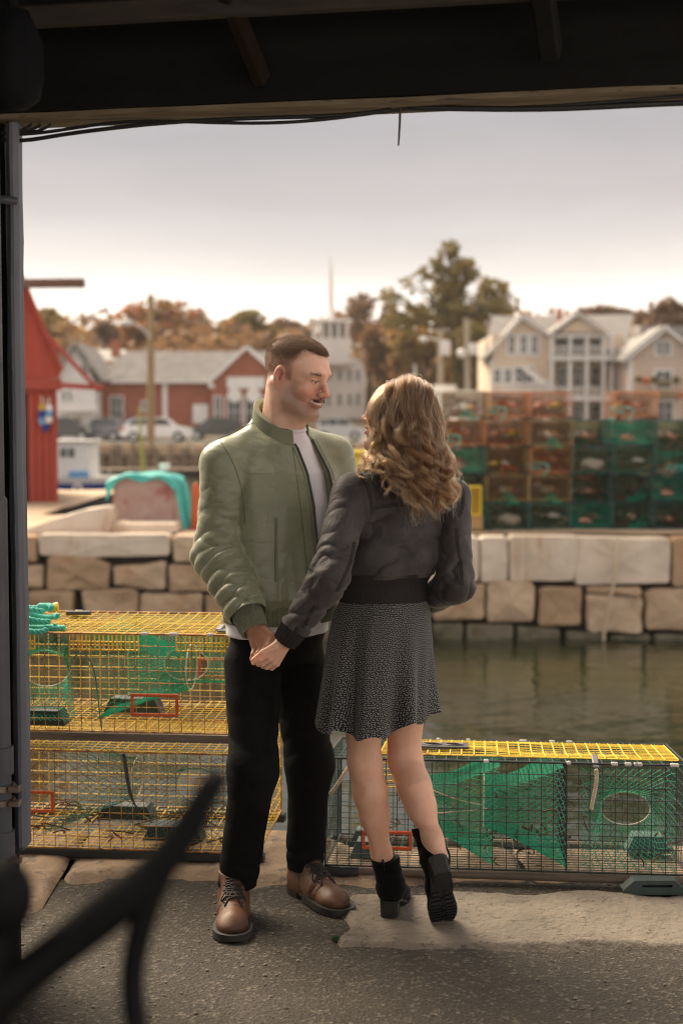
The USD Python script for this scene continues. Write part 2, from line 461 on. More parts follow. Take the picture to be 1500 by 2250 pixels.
_mats['harbor_water'] = usdkit.material(stage, '/World/Looks/harbor_water', wn, [
    ('geo.position', 'mp.vector'), ('geo.position', 'mp2.vector'), ('mp.vector', 'n1.vector'), ('mp2.vector', 'n2.vector'), ('n2.fac', 'ma.value1'), ('n1.fac', 'ma.value3'), ('ma.value', 'b.height'),
    ('b.normal', 'p.normal'), ('geo.position', 'c.vector'), ('c.fac', 'r.fac'), ('r.color', 'p.base_color')], surface='p.BSDF')
WATER = -1.25
wx = np.r_[-420, -150, np.linspace(-40, 40, 21), 150, 420]
wy = np.r_[5.0, np.linspace(6, 82.4, 22)]
struct('harbor_water', grid_mesh(wx, wy, lambda X, Y: X * 0 + WATER), 'harbor_water', smooth=True)

# --- the granite quay opposite
QY = 18.0


def stone(poly, depth=0.5, inset=0.035, amp=0.018, seed=0, Yf=QY):
    """A block whose front outline is a list of photograph pixels, laid at the wall's own distance, with worn round edges."""
    from shapely.geometry import Polygon
    pts = np.array([[P(x, y, Yf)[0], P(x, y, Yf)[2]] for x, y in poly])
    pg = Polygon(pts).buffer(-0.025).buffer(0.025, quad_segs=2).buffer(0)
    ring = np.array(pg.exterior.coords)[:-1]
    L = pg.exterior.length
    n = int(np.clip(L / 0.055, 20, 72))
    ring = np.array([pg.exterior.interpolate(k / n, normalized=True).coords[0] for k in range(n)])
    if pg.exterior.is_ccw is False:
        ring = ring[::-1]
    ctr = ring.mean(0)
    sz = np.abs(ring - ctr).max(0).min()
    rings = []
    for inset_k, y in ((0.0, depth), (0.0, 0.045), (inset * 0.25, 0.014), (inset * 0.7, 0.0), (sz * 0.30, -0.004), (sz * 0.55, -0.006), (sz * 0.8, -0.006)):
        d = ctr - ring
        ln = np.linalg.norm(d, axis=1, keepdims=True)
        rr = ring + d / ln * np.minimum(inset_k, ln * 0.75)
        rings.append(np.c_[rr[:, 0], np.full(n, Yf + y), rr[:, 1]])
    v = np.vstack(rings + [[[ctr[0], Yf - 0.02, ctr[1]]]])
    f = []
    for k in range(len(rings) - 1):
        for i in range(n):
            a, b = k * n + i, k * n + (i + 1) % n
            f += [[a, b, b + n], [a, b + n, a + n]]
    k = (len(rings) - 1) * n
    f += [[k + i, k + (i + 1) % n, len(v) - 1] for i in range(n)]
    m = trimesh.Trimesh(v, f, process=False)
    q = np.array(m.vertices)
    off = (np.stack([meshkit.fbm(q * 4.3 + seed * 7.7 + 31 * j, 5, seed) for j in range(3)], -1) - 0.5) * 2 * amp
    return trimesh.Trimesh(q + off * [0.8, 2.2, 0.8], m.faces, process=False)


quay = struct('stone_quay', join([box(-9.0, 9.0, QY + 0.16, 22.0, WATER - 1.2, 0.0), box(-9.0, 9.0, QY + 0.25, 22.0, 0.0, 0.03), box(-12.0, -4.75, 22.0, 31.0, WATER - 1.2, 0.03)]), 'wall_core')
struct('quay_deck', grid_mesh(np.linspace(-9, 9, 60), np.linspace(QY + 0.3, 22.05, 14), lambda X, Y: 0.055 + 0.05 * meshkit.fbm(np.stack([X, Y, X * 0], -1), 3, 2)), 'granite_tone1', quay, smooth=True)
top = [([(1478, 1181), (1600, 1180), (1605, 1287), (1476, 1290)], 'granite_rust'), ([(1270, 1180), (1474, 1183), (1472, 1282), (1262, 1286)], 'granite_pale'),
       ([(1118, 1177), (1278, 1178), (1262, 1278), (1118, 1279)], 'granite_pale'), ([(1054, 1180), (1116, 1178), (1116, 1278), (1056, 1282)], 'granite_pale'), ([(930, 1182), (1052, 1180), (1054, 1278), (930, 1280)], 'granite_pale'),
       ([(83, 1174), (374, 1174), (374, 1221), (200, 1226), (84, 1220)], 'granite_pale'), ([(20, 1178), (81, 1178), (80, 1236), (20, 1234)], 'granite_rust'), ([(378, 1176), (450, 1176), (450, 1234), (380, 1236)], 'granite_tone3'),
       ([(453, 1178), (560, 1178), (560, 1240), (455, 1238)], 'granite_tone1'), ([(563, 1178), (700, 1178), (700, 1270), (565, 1265)], 'granite_pale'), ([(703, 1178), (926, 1180), (926, 1280), (705, 1276)], 'granite_pale'),
       ([(-200, 1178), (16, 1178), (16, 1236), (-200, 1236)], 'granite_pale')]
mid = [[(950, 1284), (1066, 1282), (1064, 1362), (950, 1364)], [(1070, 1280), (1164, 1277), (1175, 1290), (1172, 1366), (1068, 1368)], [(1185, 1291), (1280, 1289), (1276, 1374), (1182, 1378)],
       [(1286, 1304), (1412, 1314), (1410, 1393), (1290, 1390)], [(1288, 1288), (1408, 1289), (1411, 1312), (1286, 1301)], [(1418, 1300), (1440, 1293), (1600, 1296), (1600, 1388), (1420, 1386)],
       [(103, 1224), (125, 1219), (205, 1221), (242, 1240), (238, 1298), (103, 1299)], [(246, 1246), (330, 1238), (366, 1232), (362, 1298), (330, 1300), (248, 1286)], [(368, 1240), (478, 1238), (478, 1300), (368, 1302)],
       [(-20, 1241), (94, 1241), (94, 1294), (-20, 1294)], [(-160, 1240), (-24, 1241), (-24, 1294), (-160, 1294)], [(482, 1242), (600, 1244), (600, 1302), (482, 1302)], [(604, 1270), (735, 1276), (735, 1360), (604, 1362)], [(739, 1282), (946, 1284), (946, 1362), (739, 1362)]]
low = [[(-60, 1299), (56, 1298), (56, 1370), (-60, 1372)], [(60, 1299), (161, 1298), (160, 1368), (60, 1370)], [(178, 1297), (288, 1292), (303, 1302), (300, 1366), (184, 1366)], [(308, 1305), (445, 1304), (443, 1384), (306, 1382)], [(449, 1306), (600, 1306), (600, 1384), (449, 1384)],
       [(604, 1366), (760, 1366), (760, 1420), (604, 1420)], [(764, 1366), (948, 1367), (948, 1422), (764, 1422)], [(950, 1368), (1018, 1368), (1016, 1424), (950, 1424)], [(1024, 1371), (1128, 1372), (1128, 1424), (1024, 1424)], [(1134, 1376), (1232, 1381), (1230, 1426), (1134, 1426)],
       [(1242, 1384), (1334, 1396), (1334, 1430), (1242, 1430)], [(1340, 1397), (1430, 1394), (1432, 1430), (1340, 1430)], [(1436, 1393), (1600, 1393), (1600, 1430), (1436, 1430)], [(-60, 1374), (120, 1374), (120, 1430), (-60, 1430)], [(124, 1374), (302, 1371), (302, 1430), (124, 1430)], [(306, 1387), (600, 1388), (600, 1430), (306, 1430)]]
for k, (pg, mt) in enumerate(top):
    obj('stone', stone(pg, 0.9, seed=k, inset=0.02, amp=0.014), mt, quay, smooth=32)
for k, pg in enumerate(mid):
    obj('stone', stone(pg, seed=20 + k, inset=0.035, amp=0.034), STONE[k % 4], quay, smooth=32)
for k, pg in enumerate(low):
    obj('stone', stone(pg, seed=50 + k, inset=0.035, amp=0.034), 'granite_wet' if pg[0][1] > 1362 else STONE[(k + 1) % 3], quay, smooth=32)
obj('sloping_slab', stone([(30, 1176), (40, 1167), (120, 1140), (186, 1120), (240, 1113), (243, 1128), (244, 1172)], 0.5, seed=90, inset=0.012, amp=0.01, Yf=QY + 0.3), 'granite_pale', label='pale sloping granite slab lying on the quay under the red shack', cat='stone slab')

struct('shack_footing', grid_mesh(np.linspace(-12, -4.7, 30), np.linspace(22.06, 31, 20), lambda X, Y: 0.035 + 0.05 * meshkit.fbm(np.stack([X, Y, X * 0], -1), 3, 2)), 'granite_tone1', quay, smooth=True)
obj('granite_block', stone([(243, 1150), (386, 1151), (388, 1173), (243, 1173)], 0.7, seed=91, Yf=QY + 0.32, inset=0.012, amp=0.01), 'granite_pale', label='pale granite block under the pink dory end on the quay', cat='stone block')

# --- far shore: flat parking lot behind a sea wall, then a wooded hill
look('far_ground', (0.16, 0.14, 0.12), 0.9, scale=0.2, space='world')
look('far_slope', (0.10, 0.085, 0.05), 0.95, scale=0.1, color2=(0.12, 0.075, 0.04), space='world')


def land(X, Y):
    rise = np.clip((Y - 112) / 130, 0, 1)
    return 0.35 + 13.0 * rise * rise * (3 - 2 * rise) + 3.0 * rise * (meshkit.fbm(np.stack([X / 60, Y / 60, X * 0], -1), 3, 4) - 0.5)


struct('far_shore', grid_mesh(np.r_[-420, -250, np.linspace(-150, 150, 50), 250, 420], np.r_[82.0, np.linspace(86, 260, 40), 340, 420], land), 'far_slope', smooth=True)
struct('parking_lot', grid_mesh(np.linspace(-60, 60, 20), np.linspace(82.05, 112, 8), lambda X, Y: X * 0 + 0.36), 'far_ground')
sea = struct('sea_wall', box(-420, 420, 82.0, 82.8, WATER - 1, 0.352), 'wall_core')
for i in range(46):
    for j in range(2):
        x = -24 + i * 1.05 + 0.5 * j
        obj('stone', wobble(box(x + 0.03, x + 1.0, 81.75, 82.2, WATER + j * 0.8, WATER + j * 0.8 + 0.74, 0.08), 0.06, 1.0, i), STONE[(i * 3 + j) % 4], sea)

# loose grit on the pavement, too small to pick apart
gr = []
for k in range(260):
    p = np.array([rng.uniform(-1.1, 1.3), rng.uniform(2.7, 4.55), 0.0])
    g = trimesh.creation.icosphere(0, rng.uniform(0.0025, 0.007)); g.apply_scale([1, rng.uniform(0.6, 1), 0.6]); g.apply_translation(p + [0, 0, 0.012 * (meshkit.fbm(np.array([[p[0] * 1.7, p[1] * 1.7, 0]]), 3, 5)[0] - 0.5) + 0.002])
    gr.append(g)
obj('grit', gr, 'patch_concrete', kind='stuff', label='loose pale grit scattered over the asphalt', cat='grit')
# ================================================================== across the harbour: shack, boat, cars, houses, trees
look('shack_red', (0.36, 0.052, 0.032), 0.75, scale=3, stretch=(3, 3, 0.3), color2=(0.29, 0.042, 0.027), bump=0.4, bump_scale=20)
look('shack_trim', (0.34, 0.055, 0.037), 0.75, scale=3)
look('shack_dark', (0.05, 0.012, 0.010), 0.8, scale=3)
look('weathered_beam', (0.13, 0.065, 0.05), 0.8, scale=3)
look('boat_white', (0.72, 0.69, 0.66), 0.4, scale=2, var=0.1)
look('boat_blue', (0.010, 0.045, 0.27), 0.35, scale=2, var=0.15)
look('boat_lightblue', (0.14, 0.34, 0.60), 0.5, scale=2)
look('teal_tarp', (0.035, 0.36, 0.33), 0.5, scale=8, color2=(0.07, 0.44, 0.40), bump=0.5, bump_scale=12, bump_dist=0.02)
look('faded_pink', (0.33, 0.19, 0.165), 0.85, scale=5, color2=(0.42, 0.32, 0.28), spots=[(3.6, 0.55, (0.27, 0.055, 0.05), 0.7)], detail=8)
look('pile_wood', (0.28, 0.21, 0.15), 0.9, scale=2, color2=(0.14, 0.10, 0.07))
look('far_brick', (0.34, 0.115, 0.07), 0.85, scale=1.2, detail=8, color2=(0.27, 0.085, 0.052))
look('slate_roof', (0.17, 0.155, 0.15), 0.8, scale=1.5, detail=8, color2=(0.125, 0.115, 0.115))
look('white_paint', (0.76, 0.73, 0.70), 0.6, scale=1, var=0.12)
look('tan_siding', (0.70, 0.56, 0.43), 0.7, scale=1, var=0.1)
look('pink_siding', (0.58, 0.45, 0.37), 0.7, scale=1, var=0.1)
look('pale_roof', (0.27, 0.245, 0.23), 0.8, scale=1.5, color2=(0.21, 0.195, 0.185))
look('window_glass', (0.035, 0.040, 0.045), 0.12, scale=1)
look('pole_wood', (0.34, 0.23, 0.115), 0.85, scale=3, stretch=(3, 3, 0.3), color2=(0.24, 0.16, 0.08))
look('pole_grey', (0.40, 0.33, 0.25), 0.85, scale=3, stretch=(3, 3, 0.3))
look('car_white', (0.78, 0.77, 0.76), 0.25, scale=1, var=0.03, coat=0.5)
look('car_grey', (0.16, 0.165, 0.18), 0.25, scale=1, var=0.05, coat=0.5)
look('car_black', (0.02, 0.02, 0.022), 0.25, scale=1, var=0.05, coat=0.5)
look('car_blue', (0.02, 0.06, 0.28), 0.25, scale=1, var=0.05, coat=0.5)
look('car_silver', (0.48, 0.48, 0.48), 0.3, scale=1, var=0.05, coat=0.5)
look('tyre', (0.015, 0.015, 0.015), 0.8, scale=5)
look('red_lamp', (0.45, 0.02, 0.015), 0.3, scale=5)
look('pale_lamp', (0.7, 0.68, 0.62), 0.2, scale=5)
look('tree_bark', (0.10, 0.075, 0.05), 0.9, scale=4, color2=(0.06, 0.045, 0.03))
LEAF = {'rust': [(0.52, 0.20, 0.055), (0.29, 0.125, 0.045), (0.17, 0.125, 0.035)], 'brown': [(0.30, 0.155, 0.07), (0.22, 0.125, 0.065), (0.34, 0.185, 0.075)], 'olive': [(0.16, 0.145, 0.045), (0.25, 0.18, 0.055), (0.105, 0.10, 0.034)],
        'gold': [(0.46, 0.26, 0.07), (0.30, 0.20, 0.065), (0.20, 0.16, 0.05)], 'dusk': [(0.24, 0.14, 0.085), (0.19, 0.12, 0.075), (0.28, 0.15, 0.075)]}
for k, cs in LEAF.items():
    look(f'leaf_{k}', cs[0], 0.7, scale=0.45, detail=3, ramp=[(0.32, cs[2]), (0.5, cs[1]), (0.66, cs[0])], trans=0.4)


def W(px, Y):
    return (px - 750) / FPX * Y / math.cos(PITCH) * 1.0


def Z(py, Y):
    return P(750, py, Y)[2]


def quadbox(px0, px1, py0, py1, Y, depth, c=0.0):
    """A block whose front face, at distance Y, spans those photograph pixels."""
    return box(P(px0, 1000, Y)[0], P(px1, 1000, Y)[0], Y, Y + depth, Z(py1, Y), Z(py0, Y), c)


def wall_window(parent, px0, px1, py0, py1, Y, frame=0.09, mat='white_paint', bars=1):
    x0, x1, z0, z1 = P(px0, 1000, Y)[0], P(px1, 1000, Y)[0], Z(py1, Y), Z(py0, Y)
    f = join([box(x0 - frame, x0, Y - 0.06, Y + 0.02, z0 - frame, z1 + frame), box(x1, x1 + frame, Y - 0.06, Y + 0.02, z0 - frame, z1 + frame), box(x0 + 0.001, x1 - 0.001, Y - 0.06, Y + 0.02, z0 - frame, z0), box(x0 + 0.001, x1 - 0.001, Y - 0.06, Y + 0.02, z1, z1 + frame)] +
             [box((x0 + x1) / 2 - 0.02, (x0 + x1) / 2 + 0.02, Y - 0.05, Y - 0.01, z0, z1), box(x0, (x0 + x1) / 2 - 0.021, Y - 0.05, Y - 0.01, (z0 + z1) / 2 - 0.02, (z0 + z1) / 2 + 0.02), box((x0 + x1) / 2 + 0.021, x1, Y - 0.05, Y - 0.01, (z0 + z1) / 2 - 0.02, (z0 + z1) / 2 + 0.02)])
    w = obj('window', f, mat, parent)
    obj('pane', box(x0 + 0.001, x1 - 0.001, Y - 0.03, Y - 0.012, z0 + 0.001, z1 - 0.001), 'window_glass', w)


def gable(pl, pr, pa, Y, depth, over=0.25, th=0.16):
    """Two roof slabs meeting at the apex: eave pixels left and right, apex pixel, running back from Y."""
    a, l, r_ = (np.array([P(x, y, Y)[0], Z(y, Y)]) for x, y in (pa, pl, pr))
    out = []
    for e in (l, r_):
        d = (e - a) / np.linalg.norm(e - a)
        e2 = e + d * over
        n = np.array([-d[1], d[0]]); n = n if n[1] > 0 else -n
        out.append(prism([tuple(a - n * 0.0), tuple(e2), tuple(e2 + n * th), tuple(a + n * th + np.array([0, 0.05]))], Y - over, Y + depth))
    return out


# --- red fish shack
SY = 26.0
SC = P(127, 1000, SY); SC[2] = 0
_obj0 = obj
sh = thing('fish_shack', 'red wooden fish shack with steep gable and jutting hoist beam', 'shack', loc=(SC[0], SC[1], 0), rotz=13.0)


def obj(name, mesh, mat, parent=None, smooth=30, **kw):
    if parent is sh:
        mesh = join(mesh) if isinstance(mesh, list) else mesh.copy()
        mesh.apply_translation([-SC[0], -SC[1], 0])
    return _obj0(name, mesh, mat, parent, smooth, **kw)


xl, xr = P(-330, 1000, SY)[0], P(127, 1000, SY)[0]
zb, ze = 0.06, Z(832, SY)
obj('wall', box(xl, xr - 0.01, SY + 0.05, SY + 3.8, zb, ze), 'shack_dark', sh)
nb = 12
bw = (xr - P(64, 1000, SY)[0]) / 4
for k in range(4):
    x1 = xr - bw * k
    obj('board', box(x1 - bw + 0.008, x1 - 0.004, SY + 0.002 * (k % 2), SY + 0.048, zb, Z(858, SY), 0.004), 'shack_red', sh)
for k in range(8):
    x1 = P(44, 1000, SY)[0] - 0.16 * k
    obj('board', box(x1 - 0.152, x1, SY + 0.002 * (k % 2), SY + 0.048, zb, Z(858, SY), 0.004), 'shack_red', sh)
obj('door_frame', join([box(P(44, 1000, SY)[0], P(47, 1000, SY)[0], SY - 0.01, SY + 0.05, zb, Z(866, SY)), box(P(44, 1000, SY)[0], P(64, 1000, SY)[0], SY - 0.008, SY + 0.05, Z(865, SY), Z(858, SY))]), 'shack_trim', sh)
obj('fascia_band', quadbox(-330, 134, 831, 857, SY - 0.10, 0.14, 0.01), 'shack_trim', sh)
for k in range(16):                                                                  # gable boards, each cut to the slope
    x1 = 134 - k * 11.5; x0 = x1 - 11
    top = lambda x: np.interp(x, [-50, 40, 60, 133], [420, 588, 633, 813])
    pts = [(P(x0, 1000, SY)[0], Z(830, SY)), (P(x1, 1000, SY)[0], Z(830, SY)), (P(x1, 1000, SY)[0], Z(min(829, top(x1)), SY)), (P(x0, 1000, SY)[0], Z(top(x0), SY))]
    obj('board', prism(pts, SY - 0.09 + 0.003 * (k % 2), SY - 0.03), 'shack_red', sh)
rl = [(P(x, 1000, SY)[0], Z(y, SY)) for x, y in ((-50, 420), (40, 588), (60, 633), (134, 815))]
obj('roof', join([beam((rl[i][0], SY + 1.8, rl[i][1]), (rl[i + 1][0], SY + 1.8, rl[i + 1][1]), 4.0, 0.06, up=(1, 0, 0.3)) if False else prism([rl[i], rl[i + 1], (rl[i + 1][0] + 0.06, rl[i + 1][1] + 0.03), (rl[i][0] + 0.06, rl[i][1] + 0.03)], SY - 0.2, SY + 3.9) for i in range(3)]), 'shack_trim', sh)
obj('gable_back', prism([(P(-330, 1000, SY)[0], Z(831, SY)), (xr, Z(831, SY)), rl[2], rl[1], rl[0], (P(-330, 1000, SY)[0], Z(420, SY))], SY + 3.7, SY + 3.8), 'shack_red', sh)
a, b = P(-10, 626, SY - 0.3), P(157, 620, SY - 0.9)
obj('hoist_beam', beam(a, b, 0.16, 0.155, 0.01), 'weathered_beam', sh)
obj('brace', beam(P(84, 718, SY - 0.12), P(202, 858, SY - 0.5), 0.05, 0.075, 0.006), 'shack_trim', sh)
obj('brace', beam(P(126, 846, SY - 0.12), P(212, 851, SY - 0.52), 0.06, 0.095, 0.006), 'shack_trim', sh)
obj('foundation', wobble(quadbox(48, 140, 1106, 1122, SY - 0.05, 0.5, 0.03).subdivide().subdivide(), 0.03, 3), 'granite_tone1', sh)
for k, (x, y0, y1, cols) in enumerate(((100, 893, 948, ('boat_blue', 'white_paint', 'boat_blue')), (92, 885, 935, ('boat_lightblue', 'boat_blue', 'gold_paint')), (108, 888, 930, ('white_paint', 'boat_lightblue', 'white_paint')))):
    if k == 1 and 'gold_paint' not in _mats:
        look('gold_paint', (0.62, 0.38, 0.03), 0.5)
    bu = thing('trap_buoy', ['blue and white striped buoy hanging lowest on the red shack', 'blue and gold buoy hanging on the red shack wall', 'pale blue and white buoy hanging rightmost on the red shack'][k], 'buoy', 'buoys on the shack wall')
    c0, c1_ = P(x, y1, SY - 0.08 - 0.05 * k), P(x, y0, SY - 0.08 - 0.05 * k)
    for j in range(3):
        za, zc_ = c0 + (c1_ - c0) * j / 3, c0 + (c1_ - c0) * (j + 1) / 3
        rr = [(0.035, 0.062), (0.062, 0.066), (0.066, 0.03)][j]
        obj('band', tube([za, (za + zc_) / 2, zc_], [rr[0], max(rr), rr[1]], 12), cols[j], bu, smooth=True)
    obj('stick', tube([c1_, c1_ + [0, 0, 0.12]], 0.012, 6), 'white_paint', bu)

obj = _obj0

# --- rubble, upturned pink thing under a teal tarp
NY = 19.0
pk_ = thing('wooden_dory', 'weathered pink upturned wooden dory end standing on the quay', 'boat')
x0, x1 = P(243, 1000, NY)[0], P(383, 1000, NY)[0]
z0, z1 = Z(1166, NY), Z(1050, NY)
arc = [(x0, z0), (x1, z0), (x1 - 0.015, z0 + (z1 - z0) * 0.80)] + [(x1 - 0.015 - 0.10 * (1 - math.cos(t)), z0 + (z1 - z0) * (0.80 + 0.20 * math.sin(t))) for t in np.linspace(0.2, 1.57, 5)] + [(x0 + 0.03 + 0.10 * (1 - math.cos(t)), z0 + (z1 - z0) * (0.80 + 0.20 * math.sin(t))) for t in np.linspace(1.57, 0.2, 5)] + [(x0 + 0.03, z0 + (z1 - z0) * 0.80)]
obj('transom', prism(arc, NY, NY + 0.05), 'faded_pink', pk_)
obj('hull', prism([(x0 + (x - x0) * 0.96 + 0.016, z0 + (z - z0) * 0.97) for x, z in arc], NY + 0.051, NY + 1.5), 'faded_pink', pk_)
tp = []
nx_, ny_ = 60, 18
V = np.zeros((ny_, nx_, 3))
for i in range(nx_):
    u = i / (nx_ - 1)
    for j in range(ny_):
        v = j / (ny_ - 1)
        x = x0 - 0.06 + (x1 - x0 + 0.10) * u
        back = v < 0.55
        y = NY + 1.0 * (1 - v / 0.55) - 0.05 if back else NY - 0.05 - 0.03 * math.sin(9 * u)
        crown = z1 + 0.045 - 0.10 * abs(2 * u - 1) ** 5
        hang = (0.05 + 0.16 * max(0, 1 - u / 0.16) + 0.05 * math.sin(7.0 * u + 1) ** 2 + 0.04 * max(0, (u - 0.85) / 0.15))
        z = crown - (0 if back else hang * (v - 0.55) / 0.45)
        V[j, i] = x, y, z + 0.012 * math.sin(14 * u + 5 * v)
i, j = np.meshgrid(np.arange(ny_ - 1), np.arange(nx_ - 1), indexing='ij')
q = np.stack([i * nx_ + j, i * nx_ + j + 1, (i + 1) * nx_ + j + 1, (i + 1) * nx_ + j], -1).reshape(-1, 4)
side = []
n1, n2 = 26, 14
S_ = np.zeros((n1, n2, 3))
for i_ in range(n1):
    t = i_ / (n1 - 1)
    for j_ in range(n2):
        w = j_ / (n2 - 1)
        c = P(np.interp(t, [0, 0.25, 1], [374, 394, 418]), np.interp(t, [0, 0.25, 1], [1046, 1062, 1164]), NY)
        wd = np.interp(t, [0, 0.3, 1], [0.10, 0.16, 0.17])
        S_[i_, j_] = c + [wd * (w - 0.5), -0.06 + 0.03 * math.sin(w * 14 + t * 3) + 0.25 * w, 0.0]
a_, b_ = np.meshgrid(np.arange(n1 - 1), np.arange(n2 - 1), indexing='ij')
q2 = np.stack([a_ * n2 + b_, a_ * n2 + b_ + 1, (a_ + 1) * n2 + b_ + 1, (a_ + 1) * n2 + b_], -1).reshape(-1, 4)
def quads_mesh(v, q):
    return trimesh.Trimesh(v.reshape(-1, 3), np.vstack([q[:, [0, 1, 2]], q[:, [0, 2, 3]]]), process=False)
obj('tarp', wobble(join([quads_mesh(V, q), quads_mesh(S_, q2)]), 0.012, 6), 'teal_tarp', label='teal tarp draped over the pink dory and hanging down its right side', cat='tarp', smooth=True)
obj('bucket', lathe([(0, 0), (0.06, 0), (0.08, 0.10), (0.0, 0.10)], 20).apply_translation(P(362, 1034, NY + 0.4)), 'white_paint', label='small white tub sitting on top of the teal tarp', cat='tub')
obj('orange_float', tube([P(427, 1168, NY), P(429, 1120, NY), P(431, 1070, NY), P(432, 1060, NY)], [0.05, 0.055, 0.05, 0.02], 10), 'vent_orange_far' if 'vent_orange_far' in _mats else look('vent_orange_far', (0.55, 0.10, 0.02), 0.5), smooth=True, label="orange float standing by the tarp at the man's sleeve", cat='float')
obj('red_line', tube(spline([P(414, 1166, NY - 0.1), P(424, 1161, NY - 0.1), P(436, 1164, NY - 0.1), P(446, 1160, NY)], 14), 0.018, 8), look('red_rope', (0.5, 0.05, 0.05), 0.7), smooth=True, label='short red line lying on the quay below the tarp', cat='rope')

# --- the blue and white boat behind
BY = 46.0
bt = thing('fishing_boat', 'white fishing boat with blue stripe moored behind the red shack', 'boat')
xa, xb = P(-60, 1000, BY)[0] - 2.0, P(262, 1000, BY)[0]
def hull_part(za, zc_, off):
    rows = []
    for z in (za, zc_):
        k = (z - WATER) / 1.05
        ring = []
        for t in np.linspace(0, 1, 24):
            x = xa + (xb - xa) * t
            hw = (0.95 + 0.45 * k) * min(1, (t / 0.35) ** 0.6) + off
            ring.append((x, BY + 1.4 - hw, z))
        ring += [(p[0], 2 * (BY + 1.4) - p[1], p[2]) for p in ring[::-1]]
        rows.append(ring)
    v = np.array(rows); n = v.shape[1]
    k = np.arange(n)
    f = np.stack([k, (k + 1) % n, (k + 1) % n + n, k + n], 1)
    return quads_mesh(v, f)
zs = [WATER - 0.25, WATER + 0.10, Z(1086, BY), Z(1063, BY), Z(1050, BY)]
for nme, m_, i_ in (('boot_stripe', 'boat_blue', 0), ('lower_hull', 'boat_white', 1), ('blue_stripe', 'boat_blue', 2), ('rail', 'boat_white', 3)):
    obj(nme, hull_part(zs[i_], zs[i_ + 1] + (0.0), 0.004 * (i_ % 2)), m_, bt, smooth=30)
obj('deck', box(xa + 2.5, xb - 0.05, BY + 0.25, BY + 2.55, zs[4] - 0.22, zs[4] - 0.16), 'boat_white', bt)
cb_ = obj('cabin', quadbox(-20, 196, 972, 1052, BY + 0.35, 1.9, 0.04), 'boat_white', bt)
for a0, a1 in ((132, 146), (150, 163)):
    obj('window', quadbox(a0, a1, 985, 1004, BY + 0.33, 0.03), 'window_glass', cb_)
obj('cabin_roof', quadbox(-30, 200, 967, 972, BY + 0.28, 2.1, 0.02), 'boat_white', bt)
obj('engine_box', quadbox(150, 192, 1035, 1052, BY + 0.10, 0.5, 0.03), 'boat_lightblue', bt)
obj('life_ring', trimesh.creation.torus(0.13, 0.04, major_sections=24, minor_sections=10).apply_transform(trimesh.transformations.rotation_matrix(math.pi / 2, [1, 0, 0])).apply_translation(P(170, 1074, BY - 0.08)), 'boat_white', bt, smooth=True)
for x in (205, 222, 240):
    obj('rail_post', tube([P(x, 1050, BY + 0.1), P(x, 1030, BY + 0.1)], 0.02, 6), 'boat_white', bt)

# --- far wharf piles and posts
PW = ['leftmost', 'second', 'third', 'fourth', 'fifth', 'sixth', 'seventh', 'eighth', 'ninth', 'tenth', 'eleventh', 'twelfth', 'thirteenth', 'rightmost']
for k, px in enumerate((140, 158, 182, 203, 222, 248, 262, 290, 318, 340, 372, 402, 430, 456)):
    h = [983, 990, 980, 986, 992, 984, 978, 988, 985, 981, 990, 984, 987, 982][k]
    xx = P(px, 1000, 81.4)
    obj('wharf_pile', tube([[xx[0], 81.4, WATER - 1], [xx[0] + 0.02, 81.4, -0.4], [xx[0], 81.4, Z(h, 81.4)]], [0.20, 0.19, 0.17], 9), 'pile_wood', smooth=True, label=f'{PW[k]} wooden pile from the left along the far sea wall', cat='pile', group='wooden piles along the far wharf')
fl = thing('float_dock', 'low pale plank dock floating below the far sea wall', 'dock')
for k in range(16):
    xx = P(190, 1000, 74)[0] + k * 0.62
    obj('plank', box(xx, xx + 0.58, 73.6, 75.4, WATER + 0.30, WATER + 0.38), 'pile_wood', fl)
obj('float_log', tube([[P(186, 1000, 74)[0], 74, WATER + 0.1], [P(186, 1000, 74)[0] + 10.2, 74, WATER + 0.1]], 0.2, 8), 'runner_far' if 'runner_far' in _mats else look('runner_far', (0.06, 0.05, 0.04), 0.8), fl)
look('lime_paint', (0.40, 0.40, 0.06), 0.6)
xx = P(312, 1000, 70)
obj('marker_pole', tube([[xx[0] + 0.12, 70, WATER - 0.5], [xx[0], 70, 0.0], [xx[0] - 0.12, 70, Z(893, 70)]], [0.11, 0.09, 0.06], 8), 'lime_paint', label='thin lime yellow marker pole rising from the water near the white car', cat='pole', smooth=True)


